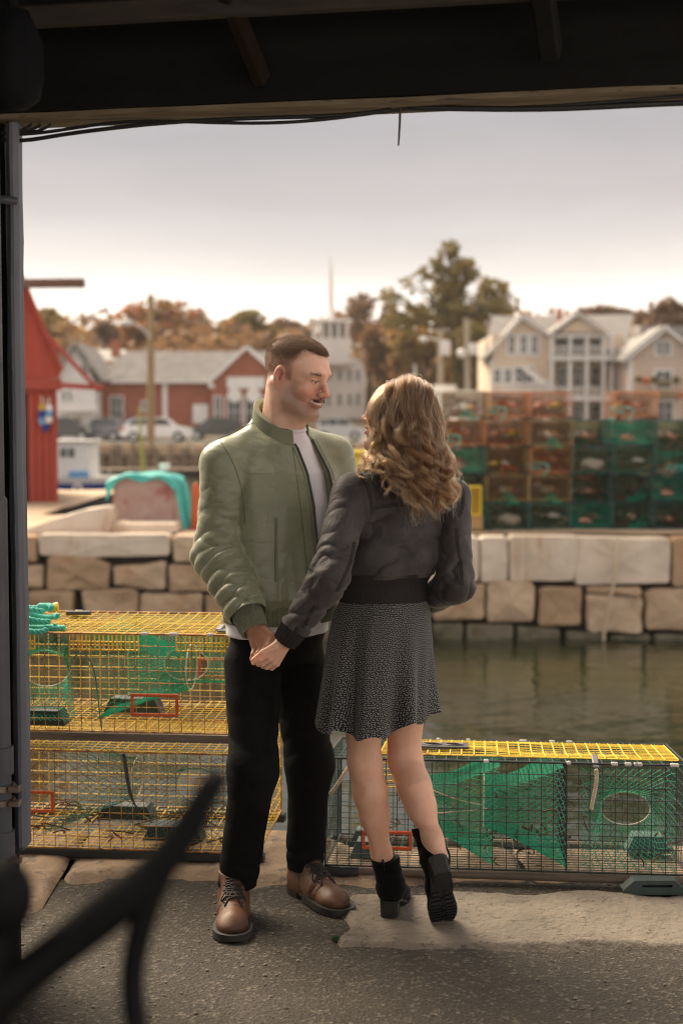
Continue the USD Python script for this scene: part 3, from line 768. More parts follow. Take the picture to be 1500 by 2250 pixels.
# --- cars
def car(label, px0, px1, paint, Y=88.0, z=0.36, tall=1.0, flip=False):
    """A parked car seen side on between two pixel columns."""
    t = thing('parked_car', label, 'car', 'cars parked on the far wharf')
    xa, xb = P(px0, 1000, Y)[0], P(px1, 1000, Y)[0]
    L = 4.5
    s = (xb - xa) / L
    side = [(0.05, 0.35), (0.0, 0.60), (0.10, 0.85), (0.95, 0.98), (1.30, 1.02), (4.2, 1.02), (4.45, 0.90), (4.5, 0.55), (4.42, 0.32)]
    roof = [(1.02, 1.0), (1.55, 1.42), (1.95, 1.50), (3.3, 1.50), (3.95, 1.36), (4.28, 1.0)]
    wins = [[(1.22, 1.04), (1.62, 1.39), (2.35, 1.43), (2.35, 1.04)], [(2.45, 1.04), (2.45, 1.43), (3.22, 1.42), (3.22, 1.04)], [(3.32, 1.04), (3.32, 1.41), (3.80, 1.31), (4.02, 1.04)]]
    f = (lambda p: [(xa + (L - x if flip else x) * s, z + y * tall) for x, y in p])
    def fix(p):
        return p[::-1] if flip else p
    obj('body', prism(fix(f(side)), Y - 0.88, Y + 0.88), paint, t)
    cab = obj('cabin', prism(fix(f(roof)), Y - 0.74, Y + 0.74), paint, t)
    for w in wins:
        obj('window', join([prism(fix(f(w)), Y - 0.752, Y - 0.73), prism(fix(f(w)), Y + 0.73, Y + 0.752)]), 'window_glass', cab)
    for cx in (0.85, 3.62):
        for yy in (Y - 0.86, Y + 0.66):
            m = trimesh.creation.cylinder(0.33, 0.22, sections=22)
            m.apply_transform(trimesh.transformations.rotation_matrix(math.pi / 2, [1, 0, 0]))
            w_ = obj('wheel', m.apply_translation([f([(cx, 0)])[0][0], yy + 0.08, z + 0.33]), 'tyre', t)
            m = trimesh.creation.cylinder(0.19, 0.03, sections=16)
            m.apply_transform(trimesh.transformations.rotation_matrix(math.pi / 2, [1, 0, 0]))
            obj('rim', m.apply_translation([f([(cx, 0)])[0][0], yy - 0.04, z + 0.33]), 'car_silver', w_)
    obj('headlight', prism(fix(f([(0.015, 0.66), (0.30, 0.70), (0.30, 0.82), (0.09, 0.82)])), Y - 0.885, Y - 0.86), 'pale_lamp', t)
    obj('tail_light', prism(fix(f([(4.25, 0.70), (4.49, 0.70), (4.44, 0.90), (4.25, 0.92)])), Y - 0.885, Y - 0.86), 'red_lamp', t)


car('white estate car parked in front of the brick building', 268, 424, 'car_white', 87.5, flip=True)
car('grey saloon car parked left of the white estate car', 176, 272, 'car_grey', 91.0)
car('dark car half hidden behind the red shack', 96, 205, 'car_black', 88.5, flip=True)
car("black car parked at the man's shoulder right of the white estate car", 412, 540, 'car_black', 93.0)
car("silver car seen between the man's chin and the woman", 690, 800, 'car_silver', 89.0, flip=True)
car('small blue car nose beside the white estate car', 255, 330, 'car_blue', 95.0)

# --- brick building with slate roof
KY = 100.0
br_ = thing('brick_building', 'long red brick building with grey slate roof and white gable trim', 'building')
obj('wall', quadbox(210, 622, 838, 948, KY, 7.0), 'far_brick', br_)
rz = Z(766, KY); ez = Z(838, KY)
xA, xB, xR0 = P(206, 1000, KY)[0], P(626, 1000, KY)[0], P(264, 1000, KY)[0]
rv = np.array([[xA, KY - 0.3, ez], [xB, KY - 0.3, ez], [xB, KY + 7.3, ez], [xA, KY + 7.3, ez], [xR0, KY + 3.5, rz], [xB, KY + 3.5, rz]])
obj('roof', trimesh.convex.convex_hull(rv), 'slate_roof', br_)
gm = prism([(P(466, 1000, KY)[0], Z(946, KY)), (P(620, 1000, KY)[0], Z(946, KY)), (P(620, 1000, KY)[0], Z(838, KY)), (P(542, 1000, KY)[0], Z(768, KY)), (P(466, 1000, KY)[0], Z(838, KY))], KY - 0.6, KY + 3.4)
obj('front_gable', gm, 'far_brick', br_)
obj('gable_trim', gable((466, 838), (620, 838), (542, 766), KY - 0.7, 3.0, 0.2, 0.20), 'white_paint', br_)
obj('eave_trim', quadbox(206, 466, 836, 841, KY - 0.36, 0.1), 'white_paint', br_)
obj('downspout', quadbox(358, 368, 842, 945, KY - 0.12, 0.1), 'white_paint', br_)
wall_window(br_, 245, 270, 872, 922, KY)
wall_window(br_, 314, 330, 882, 902, KY)
obj('door', quadbox(424, 458, 888, 930, KY - 0.06, 0.05), 'white_paint', br_)
obj('sign_board', quadbox(499, 582, 828, 853, KY - 0.7, 0.09), 'white_paint', br_)
for a0, a1 in ((472, 486), (500, 530), (540, 574), (584, 600)):
    wall_window(br_, a0, a1, 872, 935, KY - 0.61)
obj('fanlight', [lathe([(0, 0), (0.5, 0), (0.5, 0.06), (0, 0.06)], 24).apply_transform(trimesh.transformations.rotation_matrix(math.pi / 2, [1, 0, 0])).apply_translation(P(x, 868, KY - 0.70)) for x in (515, 557)], 'white_paint', br_)
obj('globe_lamp', trimesh.creation.icosphere(2, 0.24).apply_translation(P(465, 848, KY - 0.5)), 'white_paint', br_)

# --- white house behind the shack
WY = 97.0
wh_ = thing('white_house', 'white gabled house with balconies behind the red shack', 'house')
obj('wall', join([quadbox(118, 208, 835, 975, WY, 7.0), prism([(P(118, 1000, WY)[0], Z(834, WY)), (P(208, 1000, WY)[0], Z(834, WY)), (P(168, 1000, WY)[0], Z(762, WY))], WY, WY + 7)]), 'white_paint', wh_)
obj('roof', gable((118, 834), (216, 826), (166, 758), WY - 0.15, 7.2, 0.5, 0.22), 'pale_roof', wh_)
obj('balcony', quadbox(124, 212, 888, 904, WY - 1.0, 0.95), 'white_paint', wh_)
for x in (130, 160, 190, 209):
    obj('post', quadbox(x - 1.5, x + 1.5, 846, 888, WY - 0.98, 0.1), 'white_paint', wh_)
for a0, a1, y0_, y1_ in ((138, 146, 860, 880), (152, 160, 860, 880), (182, 196, 800, 822), (140, 150, 915, 940), (165, 178, 915, 935)):
    wall_window(wh_, a0, a1, y0_, y1_, WY)
gh = thing('grey_house', 'grey roofed house rising behind the white house', 'house')
obj('wall', quadbox(190, 280, 790, 900, 118, 8), 'tan_siding', gh)
obj('roof', trimesh.convex.convex_hull(np.array([P(180, 792, 117.5), P(290, 792, 117.5), P(180, 792, 126.5), P(290, 792, 126.5), P(195, 768, 122), P(275, 768, 122)])), 'pale_roof', gh)
obj('chimney', quadbox(246, 262, 745, 800, 119, 1.2), 'far_brick', gh)

# --- church with thin spire
CY = 140.0
ch = thing('church', "white wooden church with thin pale spire above the man's head", 'church')
obj('nave', join([quadbox(694, 802, 800, 985, CY, 14), prism([(P(690, 1000, CY)[0], Z(799, CY)), (P(806, 1000, CY)[0], Z(799, CY)), (P(748, 1000, CY)[0], Z(775, CY))], CY, CY + 14)]), 'white_paint', ch)
tw = obj('tower', quadbox(684, 770, 742, 800, CY - 1, 3.9), 'white_paint', ch)
for a0, a1 in ((686, 693), (704, 711), (722, 729), (740, 747), (758, 766)):
    obj('belfry_post', quadbox(a0, a1, 708, 741.5, CY - 1, 0.5), 'white_paint', tw)
obj('belfry_core', quadbox(702, 756, 710, 741.5, CY + 0.6, 1.5), 'pale_roof', tw)
obj('belfry_roof', quadbox(680, 774, 700, 707.5, CY - 1.2, 4.3, 0.05), 'white_paint', tw)
sx, sy_ = P(727, 1000, CY + 0.9)[0], CY + 0.9
obj('spire', trimesh.convex.convex_hull(np.vstack([[[sx + 0.36 * math.cos(a), sy_ + 0.36 * math.sin(a), Z(700, CY)] for a in np.linspace(0, 6.28, 9)], [[sx + 0.16 * math.cos(a), sy_ + 0.16 * math.sin(a), Z(600, CY)] for a in np.linspace(0, 6.28, 9)], [[sx, sy_, Z(548, CY)]]])), 'white_paint', ch)
for x in (708, 722, 746, 768, 786):
    wall_window(ch, x - 4, x + 4, 812, 835, CY - 0.02 if x < 690 else CY)
    wall_window(ch, x - 4, x + 4, 865, 890, CY)

# --- tan house with porches
HY = 90.0
ha = thing('tan_house', 'large tan three storey house with white porches and two gables', 'house')
obj('wall', join([quadbox(1078, 1366, 735, 990, HY + 1.2, 9.0)]), 'tan_siding', ha)
obj('main_roof', trimesh.convex.convex_hull(np.array([P(1058, 796, HY + 0.7), P(1374, 775, HY + 0.7), P(1374, 775, HY + 10.6), P(1058, 796, HY + 10.6), P(1080, 694, HY + 5.6), P(1392, 690, HY + 5.6)])), 'pale_roof', ha)
obj('left_gable', prism([(P(1080, 1000, HY)[0], Z(985, HY)), (P(1212, 1000, HY)[0], Z(985, HY)), (P(1212, 1000, HY)[0], Z(740, HY)), (P(1146, 1000, HY)[0], Z(700, HY)), (P(1080, 1000, HY)[0], Z(765, HY))], HY, HY + 4), 'tan_siding', ha)
obj('gable_roof', gable((1072, 778), (1212, 742), (1146, 697), HY - 0.05, 4.5, 0.25, 0.09), 'pale_roof', ha)
obj('rake_trim', gable((1072, 780), (1212, 744), (1146, 699.5), HY - 0.25, 0.12, 0.24, 0.05) + gable((1212, 733), (1328, 733), (1270, 691.5), HY - 1.68, 0.12, 0.19, 0.05), 'white_paint', ha)
obj('front_gable', prism([(P(1216, 1000, HY)[0], Z(733, HY)), (P(1326, 1000, HY)[0], Z(733, HY)), (P(1270, 1000, HY)[0], Z(692, HY))], HY - 1.4, HY + 4), 'tan_siding', ha)
obj('gable_roof', gable((1212, 731), (1328, 731), (1270, 689), HY - 1.5, 5.5, 0.2, 0.09), 'pale_roof', ha)
pc = obj('porch', join([quadbox(1208, 1345, a, b, HY - 1.4, 2.5) for a, b in ((733.5, 740), (784, 791), (872, 880), (962, 968))]), 'white_paint', ha)
for lv_, (a, b) in enumerate(((740.5, 783.5), (791.5, 871.5), (880.5, 961))):
    for x in (1211, 1250, 1287, 1324, 1342):
        obj('column', quadbox(x - 3, x + 3, a, b, HY - 1.36, 0.24), 'white_paint', pc)
    obj('railing', join([quadbox(1214.5, 1338, b - 22, b - 19.5, HY - 1.30, 0.1), quadbox(1214.5, 1338, b - 3, b - 1, HY - 1.30, 0.1)] + [quadbox(x, x + 1.5, b - 19, b - 3.5, HY - 1.27, 0.05) for x in np.arange(1216, 1336, 5)]), 'white_paint', pc)
for x in (1122, 1148, 1172):
    wall_window(ha, x - 6, x + 6, 738, 776, HY, 0.16)
for x in (1091, 1114):
    wall_window(ha, x - 7, x + 7, 812, 840, HY, 0.14)
for x, w in ((1140, 9), (1160, 8)):
    wall_window(ha, x - w, x + w, 808, 842, HY, 0.12)
for x in (1234, 1268, 1305):
    wall_window(ha, x - 11, x + 11, 746, 772, HY + 1.19); wall_window(ha, x - 9, x + 9, 806, 850, HY + 1.19); wall_window(ha, x - 9, x + 9, 890, 930, HY + 1.19)
obj('side_porch', join([quadbox(1092, 1207, 858, 868, HY - 1.2, 1.15)] + [quadbox(x, x + 5, 868.5, 965, HY - 1.15, 0.2) for x in (1095, 1128, 1160, 1195)] + [quadbox(1098, 1205, 840, 843, HY - 1.15, 0.1)] + [quadbox(x, x + 2, 843.5, 857.5, HY - 1.12, 0.06) for x in np.arange(1100, 1204, 7)]), 'white_paint', ha)
obj('stair_rail', beam(P(1148, 805, HY - 1.0), P(1205, 850, HY - 1.0), 0.12, 0.30), 'white_paint', ha)
obj('corner_board', [quadbox(1358, 1368, 776, 985, HY + 1.0, 0.19), quadbox(1076.5, 1082, 790, 985, HY - 0.05, 0.04)], 'white_paint', ha)
obj('chimney', quadbox(1223, 1232, 676, 715, HY + 4, 0.5), 'far_brick', ha)

hb2 = thing('pink_house', 'pinkish beige gabled house at the right edge with wooden balcony', 'house')
QH = 85.0
obj('wall', join([quadbox(1380, 1545, 786, 1000, QH, 9), prism([(P(1380, 1000, QH)[0], Z(785.5, QH)), (P(1545, 1000, QH)[0], Z(785.5, QH)), (P(1461, 1000, QH)[0], Z(726, QH))], QH, QH + 9)]), 'pink_siding', hb2)
obj('roof', gable((1376, 788), (1548, 786), (1461, 722), QH - 0.1, 9.4, 0.3, 0.2), 'pale_roof', hb2)
obj('rake_trim', gable((1376, 790), (1548, 788), (1461, 725), QH - 0.2, 0.2, 0.28, 0.12), 'white_paint', hb2)
obj('dormer', quadbox(1404, 1560, 716, 735, QH + 4, 3), 'pale_roof', hb2)
for a0, a1, y0_, y1_ in ((1438, 1449, 752, 778), (1456, 1468, 752, 778), (1438, 1470, 815, 852), (1414, 1428, 880, 898), (1440, 1475, 882, 925)):
    wall_window(hb2, a0, a1, y0_, y1_, QH, 0.13)
obj('corner_board', quadbox(1378, 1388, 790, 1000, QH - 0.05, 0.04), 'white_paint', hb2)
obj('balcony', join([quadbox(1396, 1500, 862, 869, QH - 1.1, 1.05)] + [quadbox(x, x + 2, 840, 861.5, QH - 1.08, 0.06) for x in np.arange(1398, 1500, 8)] + [quadbox(1396, 1500, 836, 839.5, QH - 1.09, 0.08)]), 'pole_wood', hb2)
for k, (x, y) in enumerate(((1402, 832), (1418, 836), (1436, 834), (1484, 834), (1494, 868))):
    obj('flower_box', wobble(trimesh.creation.icosphere(2, 0.22).apply_translation(P(x, y, QH - 1.0)), 0.1, 4, k), ['leaf_olive', 'vent_orange_far'][k == 1 or k == 4], hb2)
for nm, lab, px0, px1, py0, py1, Y, ap in (('white_shed', 'small white shed with pale roof left of the tan house', 1003, 1066, 878, 985, 87.0, 858), ('white_shed', "low white shed behind the woman's hair", 952, 1000, 862, 985, 92.0, 845)):
    sd = thing(nm, lab, 'shed')
    obj('wall', quadbox(px0, px1, py0, py1, Y, 4.0), 'white_paint', sd)
    obj('roof', trimesh.convex.convex_hull(np.array([P(px0 - 5, py0, Y - 0.2), P(px1 + 5, py0, Y - 0.2), P(px0 - 5, py0, Y + 4.2), P(px1 + 5, py0, Y + 4.2), P(px0, ap, Y + 2), P(px1, ap, Y + 2)])), 'pale_roof', sd)
    wall_window(sd, (px0 + px1) / 2 - 5, (px0 + px1) / 2 + 5, py0 + 10, py0 + 28, Y, 0.1)

# --- poles
def pole(label, px, y0, Y, r, mat, lean=0):
    t = thing('utility_pole', label, 'utility pole')
    a, b = P(px, 985, Y), P(px + lean, y0, Y)
    a[2] = 0.34
    obj('pole', tube([a, a * 0.5 + b * 0.5, b], [r * 1.15, r, r * 0.85], 10), mat, t, smooth=True)
    return t
p1 = pole('tall brown wooden pole with a street lamp arm left of the man', 331, 648, 84.0, 0.22, 'pole_wood')
obj('lamp_arm', tube(spline([P(329, 742, 83.8), P(318, 727, 83.6), P(300, 713, 83.4), P(285, 707, 83.2)], 16), 0.055, 8), 'boat_white', p1, smooth=True)
lh = P(278, 709, 83.1)
obj('lamp_head', trimesh.creation.icosphere(2, 1.0).apply_scale([0.40, 0.2, 0.20]).apply_translation(lh), 'pale_lamp', p1, smooth=True)
p2 = pole("grey pole with lamp and transformer above the woman's hair", 968, 722, 95.0, 0.20, 'pole_grey')
obj('crossarm', beam(P(950, 727, 94.7), P(988, 725, 94.7), 0.15, 0.2), 'pole_grey', p2)
obj('transformer', lathe([(0, -0.5), (0.32, -0.5), (0.32, 0.4), (0.15, 0.5), (0, 0.5)], 16).apply_translation(P(978, 764, 94.5)), 'boat_white', p2, smooth=True)
obj('lamp_arm', tube([P(966, 748, 94.8), P(945, 742, 94.8), P(934, 744, 94.8)], 0.05, 8), 'boat_white', p2)
obj('lamp_head', trimesh.creation.icosphere(2, 1.0).apply_scale([0.3, 0.18, 0.2]).apply_translation(P(930, 745, 94.8)), 'pale_lamp', p2, smooth=True)
p3 = pole('pale pole with round transformer left of the tan house', 1028, 700, 90.0, 0.17, 'pole_grey', -2)
obj('transformer', lathe([(0, -0.35), (0.28, -0.35), (0.28, 0.3), (0.1, 0.38), (0, 0.38)], 16).apply_translation(P(1040, 767, 89.6)), 'boat_white', p3, smooth=True)
obj('transformer', trimesh.creation.icosphere(2, 0.3).apply_translation(P(1014, 776, 89.6)), 'boat_white', p3, smooth=True)
ms = thing('boat_mast', "thin white mast rising behind the woman's head", 'mast')
a, b = P(918, 905, 78), P(911, 800, 78); a[2] = WATER + 0.2
obj('spar', tube([a, b], [0.09, 0.05], 8), 'boat_white', ms)
obj('hull', trimesh.convex.convex_hull(np.array([a + v for v in ([-3, 0, -0.4], [2, -0.9, -0.4], [2, 0.9, -0.4], [-3.4, 0, 0.5], [2.2, -1.1, 0.5], [2.2, 1.1, 0.5], [-0.5, -1.1, 0.4], [-0.5, 1.1, 0.4])])), 'boat_white', ms)


# --- trees
def leaves(centres, radii, n, size, seed, squash=1.0):
    """Leaf-sized faces scattered through clumps, denser towards each clump's skin."""
    r = np.random.default_rng(seed)
    c = np.asarray(centres, float); ra = np.asarray(radii, float)
    w = ra.prod(1) ** 0.75; w /= w.sum()
    k = r.choice(len(c), n, p=w)
    d = r.normal(0, 1, (n, 3)); d /= np.linalg.norm(d, axis=1, keepdims=True)
    p = c[k] + d * ra[k] * (r.random((n, 1)) ** 0.45)
    keep = meshkit.fbm(p * 0.55 + seed, 3, seed) > 0.475
    p = p[keep]; n = len(p)
    a = r.normal(0, 1, (n, 3)); a /= np.linalg.norm(a, axis=1, keepdims=True)
    b = np.cross(a, r.normal(0, 1, (n, 3))); b /= np.linalg.norm(b, axis=1, keepdims=True)
    s = size * r.uniform(0.6, 1.4, (n, 1))
    v = np.stack([p - a * s, p - b * s * 0.6, p + a * s, p + b * s * 0.6], 1).reshape(-1, 3)
    i = np.arange(n) * 4
    return trimesh.Trimesh(v, np.vstack([np.stack([i, i + 1, i + 2], 1), np.stack([i, i + 2, i + 3], 1)]), process=False)


def tree(label, px, clumps, Y, mat, n, size=0.30, seed=0, name='autumn_tree', thick=0.35, group=None):
    t = thing(name, label, 'tree', group)
    base = P(px, 900, Y); base[2] = land(np.array([base[0]]), np.array([Y]))[0] - 0.3
    s = Y / FPX
    r = np.random.default_rng(seed)
    if px == 1000:
        clumps = [(x, y, rx * 1.18, ry * 1.22) for x, y, rx, ry in clumps]
    cs = np.array([P(x, y, Y + r.uniform(-2, 2)) for x, y, rx, ry in clumps]); ra = np.array([[rx * s, (rx + ry) / 2 * s, ry * s] for x, y, rx, ry in clumps])
    low, high = cs[:, 2].min(), cs[:, 2].max()
    fork = base + (np.array([cs[:, 0].mean(), Y, 0]) - base) * [0.3, 0.3, 0]; fork[2] = base[2] + (low - base[2]) * 0.8 + 0.5
    top = cs[np.argmax(cs[:, 2])]
    limbs = [tube(spline([base, (base + fork) / 2 + [0.15, 0, 0], fork], 8), np.linspace(thick, thick * 0.7, 8), 8)]
    for c in cs:
        limbs.append(tube(spline([fork, (fork + c) / 2 + [r.normal(0, 0.3), 0, 0.3], c], 8), np.linspace(thick * 0.5, 0.05, 8), 6))
        for _ in range(3):
            e = c + r.normal(0, 0.6, 3) * ra[list(map(tuple, cs)).index(tuple(c))]
            limbs.append(tube([(fork + c) / 2, (c + e) / 2, e], [0.09, 0.06, 0.02], 5))
    obj('trunk', limbs, 'tree_bark', t, smooth=True)
    obj('crown', leaves(cs, ra, n, size, seed), f'leaf_{mat}', t)


T_ = [('round rust orange tree behind the brick building roof', 345, [(345, 690, 85, 32), (300, 715, 60, 45), (400, 712, 62, 48), (345, 735, 110, 40), (440, 740, 30, 30)], 150, 'rust', 5200),
      ('thin golden tree beside the red shack gable', 125, [(105, 700, 26, 30), (135, 720, 30, 30), (90, 735, 40, 40), (160, 745, 36, 30), (120, 760, 50, 24)], 135, 'gold', 1500),
      ('small brown tree left of the rust orange tree', 232, [(225, 722, 26, 24), (250, 740, 24, 24), (205, 745, 20, 18)], 145, 'dusk', 1000),
      ('olive tree left of the man with pale gaps in its crown', 530, [(545, 704, 40, 22), (505, 728, 44, 26), (575, 735, 40, 24), (520, 752, 60, 18), (560, 715, 30, 22)], 140, 'olive', 2000),
      ('dusky brown tree rising behind the man and church', 630, [(620, 725, 36, 28), (655, 732, 30, 30), (630, 752, 50, 20)], 160, 'dusk', 1500),
      ('tall olive tree with open tiered crown behind the tan house', 1000, [(992, 558, 26, 30), (962, 592, 30, 22), (1022, 598, 26, 30), (915, 618, 32, 24), (880, 650, 40, 18), (990, 640, 50, 26), (1068, 640, 46, 28), (1092, 668, 40, 24), (1035, 675, 50, 20), (950, 676, 56, 18), (1000, 702, 80, 22), (905, 700, 60, 24)], 122, 'olive', 5200),
      ('bare brownish tree between the church and the tall olive tree', 810, [(800, 668, 44, 26), (770, 690, 30, 24), (840, 690, 40, 24), (800, 720, 60, 30)], 150, 'dusk', 1600),
      ('broad brown autumn tree right of the church', 850, [(840, 745, 50, 38), (830, 785, 36, 40), (870, 800, 50, 46), (860, 840, 50, 36)], 132, 'brown', 3600),
      ('mottled gold and brown tree above the woman', 920, [(905, 745, 60, 34), (950, 760, 60, 40), (900, 800, 50, 44), (965, 815, 60, 44), (930, 850, 60, 30)], 126, 'gold', 3200),
      ('dark olive tree left of the tan house', 1040, [(1030, 740, 44, 32), (1060, 780, 36, 40), (1020, 800, 40, 44), (1045, 845, 40, 40)], 118, 'olive', 3000),
      ('low brown tree showing above the tan house roof', 1320, [(1320, 688, 60, 16), (1280, 694, 36, 12), (1365, 694, 40, 14)], 150, 'dusk', 1500),
      ('dark tree between the tan house and the frame edge', 1435, [(1445, 676, 26, 22), (1475, 680, 34, 26), (1420, 700, 30, 16), (1500, 668, 34, 24), (1465, 706, 60, 16)], 128, 'dusk', 2400)]
for k, (lab, px, cl, Y, mt, n) in enumerate(T_):
    tree(lab, px, cl, Y, mt, n, 0.34 if Y > 125 else 0.28, 300 + k)
r = np.random.default_rng(55)
n = 19000
X = r.uniform(-45, 55, n); Yw = r.uniform(126, 175, n)
hh = land(X, Yw) + r.random(n) ** 0.6 * (5.2 + 4.8 * meshkit.noise(np.stack([X / 5, Yw / 8, X * 0], -1), 3))
kp = ~((np.abs(X + 0.2) < 3.8) & (Yw < 158))
X, Yw, hh = X[kp], Yw[kp], hh[kp]; n = len(X)
p = np.stack([X, Yw, hh], -1)
a = r.normal(0, 1, (n, 3)); a /= np.linalg.norm(a, axis=1, keepdims=True)
b = np.cross(a, r.normal(0, 1, (n, 3))); b /= np.linalg.norm(b, axis=1, keepdims=True)
s = 0.55 * r.uniform(0.6, 1.4, (n, 1))
v = np.stack([p - a * s, p - b * s * 0.6, p + a * s, p + b * s * 0.6], 1).reshape(-1, 3)
i = np.arange(n) * 4
obj('hillside_woods', trimesh.Trimesh(v, np.vstack([np.stack([i, i + 1, i + 2], 1), np.stack([i, i + 2, i + 3], 1)]), process=False), 'leaf_brown', kind='stuff', label='brown autumn woods covering the hill behind the houses', cat='woods')
# ================================================================== the dark boathouse opening the view looks out of
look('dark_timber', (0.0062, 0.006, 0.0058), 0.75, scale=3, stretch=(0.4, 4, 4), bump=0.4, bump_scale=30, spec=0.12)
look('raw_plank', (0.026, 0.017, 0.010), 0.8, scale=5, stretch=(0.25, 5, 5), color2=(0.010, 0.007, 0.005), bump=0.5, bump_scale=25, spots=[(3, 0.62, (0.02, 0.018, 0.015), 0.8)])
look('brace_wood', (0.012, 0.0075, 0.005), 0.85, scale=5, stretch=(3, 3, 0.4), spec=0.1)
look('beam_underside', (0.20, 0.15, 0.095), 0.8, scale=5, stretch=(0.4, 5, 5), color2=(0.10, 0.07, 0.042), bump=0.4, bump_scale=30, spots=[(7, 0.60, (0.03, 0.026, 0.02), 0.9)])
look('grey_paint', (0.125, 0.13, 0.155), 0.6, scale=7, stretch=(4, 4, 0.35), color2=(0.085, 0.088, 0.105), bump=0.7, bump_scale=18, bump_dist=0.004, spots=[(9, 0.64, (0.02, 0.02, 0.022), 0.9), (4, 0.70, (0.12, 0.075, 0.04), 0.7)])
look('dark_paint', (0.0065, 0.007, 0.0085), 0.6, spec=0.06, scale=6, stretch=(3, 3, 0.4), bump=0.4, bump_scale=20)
look('pipe_plastic', (0.060, 0.062, 0.072), 0.45, scale=12, var=0.15)
look('worn_steel', (0.28, 0.25, 0.21), 0.45, metal=0.8, scale=20, color2=(0.16, 0.10, 0.06))
look('cable_rubber', (0.010, 0.010, 0.011), 0.5)
look('rusty_rod', (0.045, 0.022, 0.014), 0.8, scale=30)
look('iron_paint', (0.0025, 0.0025, 0.003), 0.6, scale=10, bump=0.2, bump_scale=50, spec=0.15)

bh = thing('boathouse', 'dark timber boathouse frame with black header beam and grey post', 'building')
# wall plane: left end at depth 3.86, right end nearer
LA, LB = P(20, 267, 3.86), P(1560, 205, 3.52)
LA[2] = LB[2] = (LA[2] + LB[2]) / 2
ux = (LB - LA) / np.linalg.norm(LB - LA); uy = np.array([-ux[1], ux[0], 0])      # along the header, and away from the camera


def hb(s0, s1, d0, d1, z0, z1, c=0.0):
    """A box in the header's own frame: s along it from its left end, d in depth, z absolute."""
    m = box(s0, s1, d0, d1, z0, z1, c)
    R = np.eye(4); R[:3, 0], R[:3, 1], R[:3, 3] = ux, uy, [LA[0], LA[1], 0]
    m.apply_transform(R)
    return m


HZ = LA[2]
LEN = np.linalg.norm(LB - LA)
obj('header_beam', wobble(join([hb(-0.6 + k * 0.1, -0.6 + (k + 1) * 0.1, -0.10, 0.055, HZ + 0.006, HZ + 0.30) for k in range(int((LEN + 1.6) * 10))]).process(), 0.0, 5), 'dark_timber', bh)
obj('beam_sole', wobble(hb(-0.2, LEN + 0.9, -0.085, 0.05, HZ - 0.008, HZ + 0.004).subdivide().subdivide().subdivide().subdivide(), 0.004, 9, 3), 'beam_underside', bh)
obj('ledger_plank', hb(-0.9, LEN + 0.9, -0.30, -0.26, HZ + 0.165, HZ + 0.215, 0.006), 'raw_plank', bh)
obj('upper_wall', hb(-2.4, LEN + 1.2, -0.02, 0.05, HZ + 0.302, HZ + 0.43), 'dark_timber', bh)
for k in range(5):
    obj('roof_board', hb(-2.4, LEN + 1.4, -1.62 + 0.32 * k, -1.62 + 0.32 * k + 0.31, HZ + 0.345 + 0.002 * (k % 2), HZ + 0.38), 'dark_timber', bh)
bra, brb = P(500, -10, 3.45), P(577, 178, 3.60)
obj('knee_brace', beam(bra + (bra - brb) * 0.6, brb, 0.035, 0.05, 0.006), 'brace_wood', bh, label='short slanting brown brace under the ledger')
bra, brb = P(1190, -30, 3.30), P(1210, 120, 3.42)
obj('knee_brace', beam(bra + (bra - brb) * 0.6, brb, 0.05, 0.06, 0.006), 'dark_timber', bh)
# the post and its trim board
pa, pb = P(34, 330, 3.80), P(34, 1870, 3.80)
def plank(px0, px1, x_off, Y, z0, z1, t, mat, name, seed):
    a = P(px0, 1125, Y)[0]; b = P(px1, 1125, Y)[0]
    m = box(a, b, Y, Y + t, z0, z1, 0.012)
    for _ in range(5):
        m = m.subdivide()
    return obj(name, wobble(m, 0.0035, 7, seed), mat, bh, smooth=40)
zlow = P(50, 1872, 3.80)[2]
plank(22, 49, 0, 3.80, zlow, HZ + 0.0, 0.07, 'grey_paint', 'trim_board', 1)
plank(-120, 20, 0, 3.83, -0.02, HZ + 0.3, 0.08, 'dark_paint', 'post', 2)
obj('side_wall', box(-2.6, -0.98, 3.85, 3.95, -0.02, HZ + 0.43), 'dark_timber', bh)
lw = thing('walkway_wall', 'unseen dark board wall added along the left side of the walkway', 'wall')  # out of view, added to hold back fill light from the camera side
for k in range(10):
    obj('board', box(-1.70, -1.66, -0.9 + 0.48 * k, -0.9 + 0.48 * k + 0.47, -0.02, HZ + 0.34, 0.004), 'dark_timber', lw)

# --- things on the frame
dp = thing('downpipe', 'grey plastic downpipe with couplings and steel clamps beside the post', 'pipe')
X0 = P(8, 1500, 3.74)[0]
pt = np.array([X0 - 0.016, 3.74, 0])
R0 = 0.032
obj('pipe', lathe([(R0, 0.02), (R0 + 0.004, 0.36), (R0, 0.37), (R0, 1.30), (R0 * 0.8, 1.31), (R0 * 0.8, HZ - 0.1)], 28).apply_translation(pt), 'pipe_plastic', dp)
def zpx(py, Y=3.74):
    return P(8, py, Y)[2]
for a, b in ((1640, 1700), (1825, 1885)):
    obj('coupling', lathe([(R0 - 0.002, zpx(b)), (R0 + 0.007, zpx(b)), (R0 + 0.007, zpx(a)), (R0 - 0.002, zpx(a))], 28).apply_translation(pt), 'pipe_plastic', dp)
for a, b in ((1722, 1735), (1754, 1766), (1880, 1890)):
    obj('clamp', join([lathe([(R0 + 0.001, zpx(b)), (R0 + 0.010, zpx(b)), (R0 + 0.010, zpx(a)), (R0 + 0.001, zpx(a))], 28).apply_translation(pt), box(pt[0] + R0, pt[0] + R0 + 0.03, 3.70, 3.73, zpx(b), zpx(a), 0.002)]), 'worn_steel', dp)
obj('pipe_foot', lathe([(0, -0.01), (0.044, -0.01), (0.044, 0.27), (0.036, 0.28), (0.0, 0.28)], 28).apply_translation(pt + [0.004, 0, 0]), 'dark_paint', dp)
